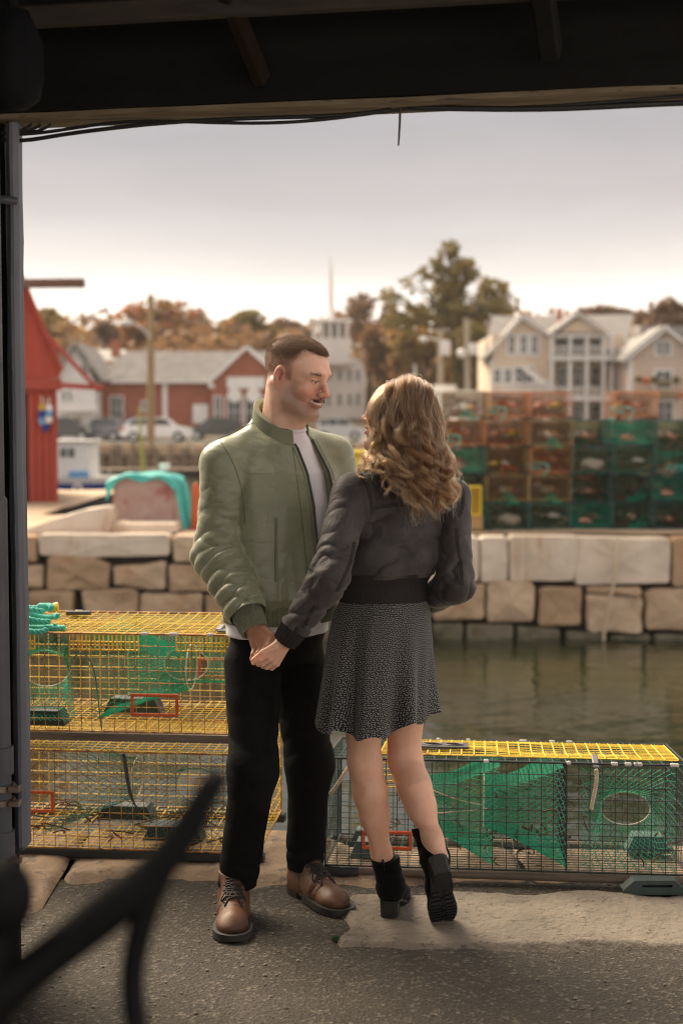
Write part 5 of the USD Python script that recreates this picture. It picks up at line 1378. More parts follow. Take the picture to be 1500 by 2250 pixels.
for ri, row in enumerate(rows_):
    for ci, k in enumerate(row):
        if k == '_':
            continue
        x = P(colx[ci], 1125, TY)[0] + rj.normal(0, 0.012)
        loc = (x, TY + rj.normal(0, 0.03), 0.075 + ri * 0.372)
        rot = rj.normal(0, 1.6)
        if rj.random() < 0.5 and k in first:
            rot += 180; loc = (loc[0], loc[1] + 0.95, loc[2])
        lab = f'{words[k]}, {place[ri]} of the {cname[ci]}'
        if k not in first:
            first[k] = far_trap('stacked_trap', lab, 'lobster traps stacked on the quay', loc, rot, *kinds[k][:3], 100 + ci, kinds[k][3])
        else:
            copy_of(first[k], 'stacked_trap', lab, 'lobster trap', 'lobster traps stacked on the quay', loc, rot)
# a second rank behind shows through the wire
for ri in range(4):
    for ci in range(7):
        x = P(colx[ci], 1125, TY)[0] + rj.normal(0, 0.03)
        copy_of(first['gmodw'[(ri * 3 + ci) % 5]], 'stacked_trap', f'rear rank wire trap, {place[ri]} row, behind the {cname[ci]}', 'lobster trap', 'lobster traps stacked on the quay', (x, TY + 1.05, 0.075 + ri * 0.372), rj.normal(0, 2))
cr = thing('yellow_crate', "bright yellow plastic crate on end beside the woman's right shoulder", 'crate')
q0, q1 = P(1029, 1133, 18.6), P(1058, 1068, 18.6)
w_, h_ = q1[0] - q0[0], q1[2] - q0[2]
obj('shell', join([box(q0[0], q0[0] + 0.025, 18.6, 18.8, q0[2], q1[2], 0.004), box(q1[0] - 0.025, q1[0], 18.6, 18.8, q0[2], q1[2], 0.004), box(q0[0] + 0.0255, q1[0] - 0.0255, 18.602, 18.8, q0[2], q0[2] + 0.03, 0.004), box(q0[0] + 0.0255, q1[0] - 0.0255, 18.602, 18.8, q1[2] - 0.03, q1[2], 0.004), box(q0[0] + 0.0255, q1[0] - 0.0255, 18.76, 18.79, q0[2] + 0.031, q1[2] - 0.031)]), 'buoy_yellow', cr)
obj('slat', [box(q0[0] + 0.026, q1[0] - 0.026, 18.62, 18.64, z, z + 0.012) for z in np.linspace(q0[2] + 0.08, q1[2] - 0.09, 4)], 'buoy_yellow', cr)
obj('crate_stand', box(q0[0] - 0.15, q1[0] + 0.02, 18.62, 18.9, 0.09, q0[2] - 0.004, 0.01), 'far_mixed', label='low brown wooden box carrying the yellow crate on the quay', cat='box')
yb = thing('yellow_tub', "yellow tub edge seen between the man's shoulder and the woman's hair", 'tub')
q0, q1 = P(772, 1028, 18.8), P(822, 990, 18.8)
obj('tub', join([box(q0[0], q1[0], 18.8, 19.3, q0[2], q1[2] - 0.05, 0.03), box(q0[0] - 0.03, q1[0] + 0.03, 18.77, 19.33, q1[2] - 0.049, q1[2], 0.015)]), 'buoy_yellow', yb)
obj('tub_stand', box(q0[0] - 0.05, q1[0] + 0.05, 18.78, 19.4, 0.08, q0[2] - 0.003, 0.02), 'far_mixed', label='brown fish box under the yellow tub', cat='box')
rope_pts = [P(1358, 1180, 17.93), P(1354, 1240, 17.88), P(1342, 1310, 17.88), P(1330, 1370, 17.9), P(1326, 1412, 17.9), P(1332, 1440, 17.9)]
obj('mooring_rope', tube(spline(rope_pts, 30), 0.020, 8), 'rope_beige', smooth=True, label='pale mooring rope hanging down the granite quay into the water', cat='rope')
# ================================================================== people
def cloth(name, color, rough=0.6, color2=None, scale=9, weave=0.35, weave_scale=700.0, sheen=0.0, wrinkle=0.0, wrinkle_scale=14.0, wrinkle_dist=0.01, stretch=(1, 1, 1), spec=0.4, fade=None, contrast=(0.35, 0.65), sheen_tint=(1, 1, 1)):
    nodes = {'g': ('geometry', {}), 'mp': ('mapping', {'scale': stretch}),
             'n': ('noise_texture', {'scale': scale, 'detail': 5.0, 'roughness': 0.6, 'distortion': 0.4}),
             'r': ('rgb_ramp', {'ramp': [(contrast[0], tuple(color)), (contrast[1], tuple(color2 or [c * 0.8 for c in color]))]}),
             'w': ('noise_texture', {'scale': weave_scale, 'detail': 2.0}),
             'wk': ('noise_texture', {'scale': wrinkle_scale, 'detail': 4.0, 'roughness': 0.5, 'distortion': 0.5}),
             'b1': ('bump', {'strength': weave, 'distance': 0.0006}),
             'b2': ('bump', {'strength': max(wrinkle, 0.001), 'distance': wrinkle_dist}),
             'p': ('principled_bsdf', {'roughness': rough, 'sheen_weight': sheen, 'sheen_roughness': 0.4, 'sheen_tint': sheen_tint, 'specular_ior_level': spec})}
    links = [('g.position', 'mp.vector'), ('mp.vector', 'n.vector'), ('n.fac', 'r.fac'), ('mp.vector', 'wk.vector'), ('g.position', 'w.vector'), ('w.fac', 'b1.height'), ('wk.fac', 'b2.height'),
             ('b2.normal', 'b1.normal'), ('b1.normal', 'p.normal'), ('r.color', 'p.base_color')]
    _mats[name] = usdkit.material(stage, f'/World/Looks/{name}', nodes, links, surface='p.BSDF')


def skin(name):
    nodes = {'a': ('attribute', {'attribute': 'tint'}), 'g': ('geometry', {}), 'n': ('noise_texture', {'scale': 55.0, 'detail': 5.0, 'roughness': 0.6}),
             'v': ('map_range', {'from_min': 0.25, 'from_max': 0.75, 'to_min': 0.94, 'to_max': 1.06}), 'mul': ('vector_math', {'math_type': 'scale'}),
             'n2': ('noise_texture', {'scale': 420.0, 'detail': 2.0}), 'b': ('bump', {'strength': 0.25, 'distance': 0.0012}),
             'p': ('principled_bsdf', {'roughness': 0.40, 'specular_ior_level': 0.5, 'subsurface_weight': 0.18, 'subsurface_radius': (1.0, 0.32, 0.18), 'subsurface_scale': 0.008})}
    links = [('a.color', 'mul.vector1'), ('g.position', 'n.vector'), ('n.fac', 'v.value'), ('v.result', 'mul.scale'), ('mul.vector', 'p.base_color'), ('g.position', 'n2.vector'), ('n2.fac', 'b.height'), ('b.normal', 'p.normal')]
    _mats[name] = usdkit.material(stage, f'/World/Looks/{name}', nodes, links, surface='p.BSDF')


def tinted(name, rough=0.5, var=0.25, scale=40.0, bump=0.3, spec=0.5, bscale=160.0):
    nodes = {'a': ('attribute', {'attribute': 'tint'}), 'g': ('geometry', {}), 'n': ('noise_texture', {'scale': scale, 'detail': 5.0, 'roughness': 0.6}),
             'v': ('map_range', {'from_min': 0.25, 'from_max': 0.75, 'to_min': 1 - var, 'to_max': 1 + var}), 'mul': ('vector_math', {'math_type': 'scale'}),
             'n2': ('noise_texture', {'scale': bscale, 'detail': 3.0}), 'b': ('bump', {'strength': bump, 'distance': 0.0015}), 'p': ('principled_bsdf', {'roughness': rough, 'specular_ior_level': spec})}
    links = [('a.color', 'mul.vector1'), ('g.position', 'n.vector'), ('n.fac', 'v.value'), ('v.result', 'mul.scale'), ('mul.vector', 'p.base_color'), ('g.position', 'n2.vector'), ('n2.fac', 'b.height'), ('b.normal', 'p.normal')]
    _mats[name] = usdkit.material(stage, f'/World/Looks/{name}', nodes, links, surface='p.BSDF')


def hairmat(name, c_dark, c_light, rough=0.32):
    nodes = {'h': ('attribute', {'attribute': 'tint'}), 'p': ('principled_hair_bsdf', {'model': 'Chiang', 'parametrization': 'Direct coloring', 'roughness': rough, 'radial_roughness': 0.45, 'random_color': 0.1, 'random_roughness': 0.1, 'coat': 0.0, 'offset': 0.035, 'ior': 1.55})}
    _mats[name] = usdkit.material(stage, f'/World/Looks/{name}', nodes, [('h.color', 'p.color')], surface='p.BSDF')


def curves(name, strands, width, mat, parent, colors=None, tip=0.3):
    """strands: list of (n, 3) arrays drawn as thin tapering hairs."""
    c = UsdGeom.BasisCurves.Define(stage, path_of(name, str(parent.GetPath())))
    pts = np.vstack(strands).astype(np.float32)
    cnt = np.array([len(s) for s in strands], np.int32)
    c.CreatePointsAttr(Vt.Vec3fArray.FromNumpy(pts))
    c.CreateCurveVertexCountsAttr(Vt.IntArray.FromNumpy(cnt))
    c.CreateTypeAttr('linear')
    w = np.concatenate([np.interp(np.linspace(0, 1, n), [0, 0.6, 1], [1, 1, tip]) for n in cnt]) * np.repeat(np.broadcast_to(width, (len(cnt),)), cnt)
    c.CreateWidthsAttr(Vt.FloatArray.FromNumpy(w.astype(np.float32)))
    c.SetWidthsInterpolation('vertex')
    if colors is not None:
        pv = UsdGeom.PrimvarsAPI(c).CreatePrimvar('tint', Sdf.ValueTypeNames.Float3Array, 'vertex' if len(colors) == len(pts) else 'uniform')
        pv.Set(Vt.Vec3fArray.FromNumpy(np.asarray(colors, np.float32)))
    UsdShade.MaterialBindingAPI.Apply(c.GetPrim()).Bind(M(mat))
    return c.GetPrim()


class Frame:
    """A body part's own axes: x to the person's right, y forwards, z up."""
    def __init__(self, o, fwd, up=(0, 0, 1)):
        self.o = np.asarray(o, float)
        y = np.asarray(fwd, float); y = y / np.linalg.norm(y)
        x = np.cross(y, up); x /= np.linalg.norm(x)
        self.R = np.stack([x, y, np.cross(x, y)], 1)
    def w(self, *a):
        return self.o + self.R @ np.asarray(a, float)
    def q(self, p):
        return ((p - self.o.astype(np.float32)) @ self.R.astype(np.float32))
    def mat(self):
        m = np.eye(4); m[:3, :3] = self.R; m[:3, 3] = self.o
        return m


def yawed(deg, pitch=0.0):
    a, b = math.radians(deg), math.radians(pitch)
    return np.array([math.sin(a) * math.cos(b), -math.cos(a) * math.cos(b), -math.sin(b)])


def s_loft(q, table, pw=2.0):
    """A solid along z with near-elliptic sections: rows of (z, cx, cy, rx, ry)."""
    t = np.asarray(table, np.float32)
    z = q[:, 2]
    cx, cy, rx, ry = (np.interp(z, t[:, 0], t[:, k]).astype(np.float32) for k in (1, 2, 3, 4))
    ax, ay = np.abs((q[:, 0] - cx) / rx), np.abs((q[:, 1] - cy) / ry)
    k = (ax ** pw + ay ** pw) ** (1 / pw)
    d = (k - 1) * np.minimum(rx, ry) * 0.95
    return np.maximum(d, np.maximum(t[0, 0] - z, z - t[-1, 0]))


def ridge(x):
    """Soft-topped, sharp-valleyed folds in [-1, 1]."""
    return 2 * np.abs(np.sin(np.pi * x)) ** 0.62 - 1


def along(p, pts):
    """Arc length along a limb's joints, and the angle about it, for points p."""
    best, s_out, L = None, None, 0.0
    for i in range(len(pts) - 1):
        a, b = np.asarray(pts[i], np.float32), np.asarray(pts[i + 1], np.float32)
        ba = b - a; ln = float(np.linalg.norm(ba))
        h = np.clip(((p - a) @ ba) / ln ** 2, 0, 1)
        d = ((p - a - h[:, None] * ba) ** 2).sum(1)
        if best is None:
            best, s_out = d, h * ln
        else:
            t = d < best
            best, s_out = np.where(t, d, best), np.where(t, L + h * ln, s_out)
        L += ln
    return s_out, np.sqrt(best)


def fingers_sdf(p, chains, k=0.004):
    d = None
    for pts, rs in chains:
        e = s_chain(p, pts, rs, 0.003)
        d = e if d is None else smin(d, e, k)
    return d


# ---------------------------------------------------------------- heads
def head_sdf(q, man=True, smile=True):
    """The head in its own frame: origin between the ears, x right, y forwards, z up."""
    ax = q.copy(); ax[:, 0] = np.abs(ax[:, 0])
    d = s_ell(q, (0, -0.014, 0.046), (0.0775, 0.099, 0.082))
    d = smin(d, s_ell(q, (0, 0.026, 0.030), (0.066, 0.068, 0.072)), 0.03)              # forehead
    d = smin(d, s_ell(q, (0, 0.022, -0.040), (0.060, 0.062, 0.066)), 0.03)             # mid face
    w = 1.0 if man else 0.88
    d = smin(d, s_chain(ax, [(0.062 * w, -0.006, -0.030), (0.056 * w, 0.006, -0.070), (0.022, 0.068, -0.106)], [0.018, 0.022, 0.021], 0.02), 0.035)   # jaw line
    d = smin(d, s_ell(q, (0, 0.080, -0.101), (0.024, 0.018, 0.019)), 0.022)            # chin
    d = smin(d, s_ell(ax, (0.044, 0.058, -0.022), (0.026, 0.026, 0.022)), 0.022)       # cheekbones
    if smile:
        d = smin(d, s_ell(ax, (0.040, 0.066, -0.036), (0.018, 0.018, 0.018)), 0.012)   # raised cheeks
    d = smin(d, s_chain(ax, [(0.0, 0.088, 0.030), (0.026, 0.086, 0.034), (0.050, 0.066, 0.028)], [0.0115, 0.0115, 0.010], 0.01), 0.016)   # brow
    d = smax(d, -s_ell(ax, (0.031, 0.099, 0.009), (0.019, 0.017, 0.0125)), 0.012)      # eye sockets
    d = smin(d, s_ell(ax, (0.031, 0.077, 0.0085), (0.0165, 0.0125, 0.0118)), 0.004)    # lids
    d = smax(d, -s_ell(ax, (0.031, 0.0905, 0.0068), (0.0130, 0.0085, 0.0036 if man else 0.004)), 0.002)   # eye opening
    d = smin(d, s_chain(q, [(0, 0.090, 0.020), (0, 0.105, -0.006), (0, 0.1145, -0.026)], [0.0085, 0.0085, 0.0105], 0.01), 0.014)        # nose
    d = smin(d, s_ell(q, (0, 0.1130, -0.0280), (0.0115, 0.0105, 0.0095)), 0.008)
    d = smin(d, s_ell(ax, (0.0135, 0.103, -0.031), (0.0075, 0.0105, 0.0085)), 0.007)
    d = smax(d, -s_ell(ax, (0.0065, 0.108, -0.040), (0.0035, 0.0055, 0.0045)), 0.004)  # nostrils
    d = smin(d, s_ell(q, (0, 0.074, -0.058), (0.034, 0.027, 0.026)), 0.016)            # muzzle
    up = 0.010 if smile else 0.0
    cw = 0.034 if smile else 0.023
    d = smin(d, s_chain(ax, [(0.0, 0.1035, -0.0545), (0.014, 0.099, -0.0545 + up * 0.2), (cw, 0.080, -0.060 + up)], [0.0058, 0.0052, 0.0028], 0.004), 0.006)
    d = smin(d, s_chain(ax, [(0.0, 0.1005, -0.0715), (0.014, 0.096, -0.0695), (cw - 0.002, 0.080, -0.062 + up)], [0.0065, 0.0056, 0.0028], 0.004), 0.006)
    if smile:
        d = smax(d, -s_chain(ax, [(0.0, 0.106, -0.0630), (0.014, 0.102, -0.0618), (0.030, 0.086, -0.0545)], [0.0066, 0.0056, 0.0024], 0.004), 0.003)
        d = smax(d, -s_chain(ax, [(0.026, 0.094, -0.036), (0.036, 0.084, -0.052), (0.037, 0.078, -0.066)], [0.0022, 0.003, 0.0018], 0.006), 0.009)   # smile folds
    d = smax(d, -s_chain(ax, [(0.0, 0.100, -0.083), (0.012, 0.096, -0.083)], [0.004, 0.003], 0.006), 0.012)
    e = s_ell(ax, (0.083, -0.012, 0.002), (0.0085, 0.0195, 0.032))                     # ears
    e = smax(e, -s_ell(ax, (0.0905, -0.005, 0.004), (0.0105, 0.0115, 0.020)), 0.004)
    e = smin(e, s_ell(ax, (0.081, 0.0, -0.004), (0.005, 0.006, 0.010)), 0.004)
    return smin(d, e, 0.006)


def put_tint(prim, mesh, fn):
    pts_colors(prim, 'tint', fn(np.array(mesh.vertices)))


def body_part(name, f, lo, hi, h, mat, parent, smooth=True, tint=None, drop=None, **kw):
    m = sdf_mesh(f, lo, hi, h)
    if drop is not None:
        m.update_faces(~drop(m.triangles_center)); m.remove_unreferenced_vertices()
    pr = obj(name, m, mat, parent, smooth=True, **kw)
    if tint is not None:
        put_tint(pr, m, tint)
    return m, pr


skin('man_skin'); skin('woman_skin')
tinted('boot_leather', 0.52, 0.30, 22, 0.35)
tinted('short_brown_hair', 0.6, 0.1, 60, 0.0, 0.25)
hairmat('long_blonde_hair', None, None, 0.30)
cloth('bomber_nylon', (0.25, 0.255, 0.165), 0.34, (0.195, 0.202, 0.128), scale=4, weave=0.10, sheen=0.30, sheen_tint=(0.95, 1.0, 0.8), stretch=(1, 1, 1.7), wrinkle=0.40, wrinkle_scale=11, wrinkle_dist=0.012, spec=0.5)
cloth('bomber_rib', (0.215, 0.222, 0.142), 0.75, weave=0.5, weave_scale=500)
cloth('white_jersey', (0.74, 0.72, 0.75), 0.8, (0.70, 0.68, 0.71), wrinkle=0.35, wrinkle_scale=9, wrinkle_dist=0.012, stretch=(1, 1, 0.35))
cloth('black_denim', (0.0045, 0.0045, 0.005), 0.7, (0.010, 0.010, 0.011), scale=7, weave=0.5, wrinkle=0.6, wrinkle_scale=10, wrinkle_dist=0.012, spec=0.08, contrast=(0.45, 0.8))
cloth('charcoal_cotton', (0.030, 0.025, 0.025), 0.60, (0.068, 0.058, 0.057), scale=8, weave=0.4, wrinkle=0.8, wrinkle_scale=13, wrinkle_dist=0.014, sheen=0.15, spec=0.3)
cloth('charcoal_rib', (0.034, 0.029, 0.029), 0.8, weave=0.4, spec=0.15)
cloth('charcoal_seam', (0.020, 0.017, 0.017), 0.8)
cloth('black_suede', (0.004, 0.004, 0.0045), 0.85, (0.006, 0.006, 0.0065), weave=0.6, sheen=0.05, spec=0.1)
look('boot_sole_rubber', (0.020, 0.016, 0.013), 0.6, scale=40)
look('black_rubber', (0.007, 0.007, 0.0075), 0.5, scale=40, bump=0.2)
look('lace', (0.008, 0.006, 0.005), 0.7)
look('zipper_metal', (0.10, 0.105, 0.08), 0.4, metal=0.6)
look('tooth', (0.80, 0.76, 0.70), 0.25)
look('eye_white', (0.42, 0.36, 0.33), 0.15)
look('eye_dark', (0.015, 0.010, 0.008), 0.10)


def seam(pxs, f, depth_from, n=40, r=0.0016, gap=0.0016, stitches=True):
    """A stitched seam drawn on a garment: photograph pixels dropped onto its surface."""
    from scipy.interpolate import interp1d
    path = []
    for x, y in spline([(a, b, 0) for a, b in pxs], n)[:, :2]:
        t = np.linspace(depth_from - 0.35, depth_from + 0.25, 400)
        ray = P(x, y, 1.0) - EYE
        pts = EYE + ray[None] * t[:, None]
        v = f(pts.astype(np.float32))
        k = np.argmax(v < 0)
        if v[k] < 0:
            path.append(pts[k] - ray / np.linalg.norm(ray) * 0.0008)
    if len(path) < 4:
        return None
    path = np.array(path)
    ok = np.r_[True, np.linalg.norm(np.diff(path, axis=0), axis=1) < 0.05]
    path = path[ok]
    ms = [tube(path, r, 6)]
    if stitches:
        L = np.r_[0, np.cumsum(np.linalg.norm(np.diff(path, axis=0), axis=1))]
        for s in np.arange(0.003, L[-1] - 0.003, 0.0075):
            a = np.array([np.interp(s, L, path[:, k]) for k in range(3)]); b = np.array([np.interp(s + 0.0035, L, path[:, k]) for k in range(3)])
            d = b - a; nrm = np.cross(d, [0, 1, 0]); nrm /= np.linalg.norm(nrm) + 1e-9
            ms.append(tube([a + nrm * 0.006, b + nrm * 0.006], 0.0022, 5))
    return join(ms)


def cut_wrist(c, el, wr, back):
    d = (wr - el) / np.linalg.norm(wr - el)
    return ((c - wr) @ d > -back) & (np.linalg.norm(c - wr, axis=1) < 0.11)


look('bomber_seam', (0.14, 0.145, 0.092), 0.8)
# ---------------------------------------------------------------- the man
man = thing('person', 'man in sage green bomber jacket, white shirt, black jeans, brown laced boots', 'person')
MF = Frame([P(612, 1400, 4.40)[0], 4.40, 0.0], yawed(37))          # torso frame, origin on the ground below the hips
MH = Frame(P(651, 829, 4.36), yawed(61, 15))


def mq(p):
    """Into the head's own frame, with his somewhat shorter face."""
    q = MH.q(p) if p.dtype == np.float32 else (p - MH.o) @ MH.R
    q[:, 2] = np.where(q[:, 2] < 0, q[:, 2] / 0.94, q[:, 2] / 0.955)
    return q


def to_head(m):
    m = m.copy(); v = np.array(m.vertices); v[:, 2] *= np.where(v[:, 2] < 0, 0.94, 0.955)
    m = trimesh.Trimesh(v, m.faces, process=False); m.apply_transform(MH.mat())
    return m


m_shR, m_elR, m_wrR = P(491, 1018, 4.29), P(484, 1216, 4.27), P(553, 1372, 4.13)
m_shL, m_elL, m_wrL = P(728, 1005, 4.50), P(775, 1200, 4.53), P(880, 1318, 4.44)
m_hipR, m_knR, m_anR = P(556, 1455, 4.35), P(557, 1690, 4.25), P(517, 1948, 4.27)
m_hipL, m_knL, m_anL = P(652, 1455, 4.46), P(680, 1680, 4.43), P(668, 1918, 4.45)
M_SKIN, M_RED = np.array([0.60, 0.36, 0.26]), np.array([0.52, 0.215, 0.145])


# hands: his right, clasped; his left hangs hidden behind her
hw = m_wrR
hk = [P(597, 1398, 4.085), P(588, 1412, 4.078), P(575, 1423, 4.085), P(561, 1428, 4.098)]      # knuckles, index to little
ht = [[P(590, 1420, 4.062), P(583, 1436, 4.072), P(580, 1444, 4.092)], [P(580, 1432, 4.058), P(572, 1447, 4.07), P(570, 1452, 4.09)],
      [P(568, 1436, 4.068), P(561, 1450, 4.08), P(560, 1453, 4.098)], [P(557, 1438, 4.085), P(554, 1448, 4.095), P(555, 1450, 4.108)]]
m_fingers = [([hw + (k - hw) * 0.25, k] + t, [0.020, 0.0125 - 0.0008 * i, 0.0105 - 0.0006 * i, 0.0095 - 0.0006 * i, 0.0085 - 0.0006 * i]) for i, (k, t) in enumerate(zip(hk, ht))]
m_fingers.append(([hw + (hk[0] - hw) * 0.15, P(592, 1402, 4.115), P(602, 1420, 4.112), P(600, 1436, 4.10)], [0.020, 0.014, 0.0112, 0.009]))
lw = m_wrL
ld = (P(925, 1338, 4.40) - lw)
m_fingersL = [([lw, lw + ld * 0.55 + [0, 0, 0.018 - 0.013 * i], lw + ld * 0.85 + [0, 0, 0.014 - 0.014 * i], lw + ld * 1.1 + [0, -0.01, 0.008 - 0.014 * i]], [0.02, 0.0115, 0.0098, 0.008]) for i in range(4)]
m_fingersL.append(([lw, lw + ld * 0.35 + [0, -0.02, 0.025], lw + ld * 0.6 + [0, -0.03, 0.028]], [0.02, 0.013, 0.009]))


def man_body(p):
    q = MF.q(p)
    d = s_loft(q, [(0.78, 0, 0, 0.12, 0.10), (0.86, 0, 0, 0.160, 0.115), (0.95, 0, 0, 0.165, 0.115), (1.08, 0, 0.005, 0.148, 0.108), (1.25, 0, 0.005, 0.165, 0.115), (1.35, 0, 0, 0.172, 0.108), (1.42, 0, -0.01, 0.13, 0.085), (1.47, 0, -0.01, 0.07, 0.06)])
    d = smin(d, s_chain(p, [m_shR, m_elR, m_wrR], [0.055, 0.043, 0.029]), 0.03)
    d = smin(d, s_chain(p, [m_shL, m_elL, m_wrL], [0.055, 0.043, 0.029]), 0.03)
    d = smin(d, s_chain(p, [m_hipR, m_knR, m_anR], [0.080, 0.052, 0.038]), 0.03)
    d = smin(d, s_chain(p, [m_hipL, m_knL, m_anL], [0.080, 0.052, 0.038]), 0.03)
    n0, n1 = MF.w(0, -0.015, 1.42), MH.w(0, -0.022, -0.03)
    d = smin(d, s_cone(p, n0, n1, 0.068, 0.060), 0.05)
    return d


def man_skin(p):
    q = mq(p)
    d = head_sdf(q)
    n0, n1 = MF.w(-0.004, 0.004, 1.40), MH.w(0, -0.028, -0.035)
    d = smin(d, s_cone(p, n0, n1, 0.072, 0.062), 0.028)
    d = smin(d, s_cone(p, MH.w(0, 0.040, -0.090), MF.w(0, 0.012, 1.47), 0.030, 0.040), 0.03)
    d = smin(d, s_cone(p, MH.w(0.058, -0.035, -0.03), MF.w(0.035, 0.06, 1.44), 0.012, 0.012), 0.03)
    return d


def man_tint(v):
    q = mq(v)
    x, y, z = np.abs(q[:, 0]), q[:, 1], q[:, 2]
    n = meshkit.fbm(v * 90, 3, 3)
    c = np.repeat(M_SKIN[None], len(v), 0)
    g = lambda cx, cy, cz, r: np.exp(-(((x - cx) ** 2 + (y - cy) ** 2 + (z - cz) ** 2) / r ** 2))
    red = np.clip(0.75 * g(0.042, 0.07, -0.035, 0.03) + 0.7 * g(0, 0.12, -0.03, 0.02) + 0.8 * g(0.085, -0.01, 0.0, 0.04), 0, 1)[:, None]
    c = c * (1 - red) + M_RED * red
    # stubble, moustache, brows, shorn scalp
    beard = np.clip((-0.020 - z + 0.35 * (0.055 - y)) / 0.03, 0, 1) * np.clip((y - 0.000) / 0.02, 0, 1) * np.clip((z + 0.125) / 0.02, 0, 1)
    beard *= 1 - np.clip(g(0.040, 0.075, -0.040, 0.024) * 1.3, 0, 1)
    c = c * (1 - 0.46 * beard[:, None]) + np.array([0.055, 0.037, 0.03]) * 0.46 * beard[:, None]
    mou = np.exp(-((z + 0.0468 + 0.20 * x) / 0.0042) ** 2) * (x < 0.027) * (y > 0.07)
    c = c * (1 - 0.6 * mou[:, None]) + np.array([0.035, 0.022, 0.016]) * 0.6 * mou[:, None]
    lip = (np.exp(-((z + 0.071 - 0.18 * x) / 0.0065) ** 2) + np.exp(-((z + 0.0555 - 0.10 * x) / 0.0035) ** 2)) * (x < 0.028) * (y > 0.082)
    lip = np.clip(lip, 0, 1)[:, None] * 0.8
    c = c * (1 - lip) + np.array([0.42, 0.12, 0.10]) * lip
    brow = np.exp(-((z - 0.031 - 0.10 * np.clip(x - 0.015, 0, 1) + 3.2 * np.clip(x - 0.040, 0, 1) * 0.2) / 0.0048) ** 2) * np.clip((x - 0.008) / 0.006, 0, 1) * np.clip((0.060 - x) / 0.010, 0, 1) * (y > 0.05)
    c = c * (1 - 0.30 * brow[:, None]) + np.array([0.06, 0.035, 0.022]) * 0.30 * brow[:, None]
    lash = np.exp(-((z - 0.0095) / 0.0026) ** 2) * (np.abs(x - 0.031) < 0.016) * (y > 0.072)
    c = c * (1 - 0.85 * lash[:, None]) + np.array([0.02, 0.012, 0.01]) * 0.85 * lash[:, None]
    hairline = man_scalp(q)
    sh = np.clip(hairline, 0, 1)[:, None] * 0.62
    c = c * (1 - sh) + np.array([0.095, 0.060, 0.040]) * sh
    return c


def man_scalp(q):
    """1 where the hair grows, fading out towards the neck and the temples."""
    x, y, z = np.abs(q[:, 0]), q[:, 1], q[:, 2]
    front = 0.094 - 0.9 * np.clip(y - 0.055, 0, 1) * 0.0 + 0.0
    top = np.clip((z - (0.087 + 0.36 * np.clip(x - 0.024, 0, 0.05) * (y > 0.0))) / 0.006, 0, 1) * (y < 0.091 - 0.50 * x)
    side = np.clip((z - np.where(y > 0.008, 0.020 + (y - 0.008) * 1.9, -0.018 + np.clip(-y - 0.03, 0, 1) * -0.35)) / 0.045, 0, 1) * np.clip((0.036 - y) / 0.010, 0, 1)
    sideburn = np.clip((z + 0.012) / 0.01, 0, 1) * (np.abs(y - 0.014) < 0.010) * (x > 0.05) * (z < 0.06)
    return np.maximum(np.maximum(top, side * (0.35 + 0.65 * np.clip((z - 0.035) / 0.04, 0, 1))), sideburn * 0.35)


lo = MH.o - [0.16, 0.16, 0.22]; hi = MH.o + [0.16, 0.16, 0.16]
hm = sdf_mesh(man_skin, lo, hi, 0.0019)
hm.update_faces(hm.triangles_center[:, 2] > MF.w(0, 0, 1.415)[2]); hm.remove_unreferenced_vertices()


def hand_sdf(chains, w, el):
    def f(p):
        d = fingers_sdf(p, chains, 0.006)
        return smin(d, s_cone(p, w, el + (w - el) * 0.6, 0.026, 0.032), 0.02)
    return f


def hand_mesh(chains, w, el, pad=0.05, h=0.0024):
    pts = np.vstack([np.vstack(c[0]) for c in chains] + [w])
    m = sdf_mesh(hand_sdf(chains, w, el), pts.min(0) - pad, pts.max(0) + pad, h)
    return m


bm = sdf_mesh(man_body, [-0.75, 4.0, 0.05], [0.35, 4.75, 1.60], 0.011)
bm.update_faces(bm.triangles_center[:, 2] < MF.w(0, 0, 1.43)[2]); bm.remove_unreferenced_vertices()
mh1, mh2 = hand_mesh(m_fingers, m_wrR, m_elR), hand_mesh(m_fingersL, m_wrL, m_elL)
skin_all = join([hm, mh1, mh2, bm])
pr = obj('body', skin_all, 'man_skin', man, smooth=True)
tint = man_tint(np.array(skin_all.vertices))
tint[len(hm.vertices):] = np.array([0.45, 0.215, 0.125])
pts_colors(pr, 'tint', tint)
for s in (1, -1):
    ew = T(trimesh.creation.icosphere(3, 0.0118), (s * 0.031, 0.0755, 0.007)); obj('eye', to_head(ew), 'eye_white', man, smooth=True)
    ir = T(trimesh.creation.icosphere(2, 0.0062), (s * 0.031 - 0.001, 0.0822, 0.0052)); obj('iris', to_head(ir), 'eye_dark', man, smooth=True)
tm = tube(spline([(-0.026, 0.082, -0.056), (-0.013, 0.0945, -0.0612), (0, 0.0975, -0.0622), (0.013, 0.0945, -0.0612), (0.026, 0.082, -0.056)], 16), 0.0052, 8)
obj('teeth', to_head(tm), 'tooth', man, smooth=True)

# short hair, longest on top and swept forwards
def scatter(mesh, n, weight, seed):
    r = np.random.default_rng(seed)
    tri = mesh.triangles
    a = mesh.area_faces * weight(mesh.triangles_center)
    f = r.choice(len(tri), n, p=a / a.sum())
    u, v = r.random(n), r.random(n)
    k = u + v > 1; u[k], v[k] = 1 - u[k], 1 - v[k]
    t = tri[f]
    return t[:, 0] + u[:, None] * (t[:, 1] - t[:, 0]) + v[:, None] * (t[:, 2] - t[:, 0]), mesh.face_normals[f]


def mw(c):
    q = mq(c)
    return man_scalp(q) * (np.abs(q[:, 0]) < 0.079)


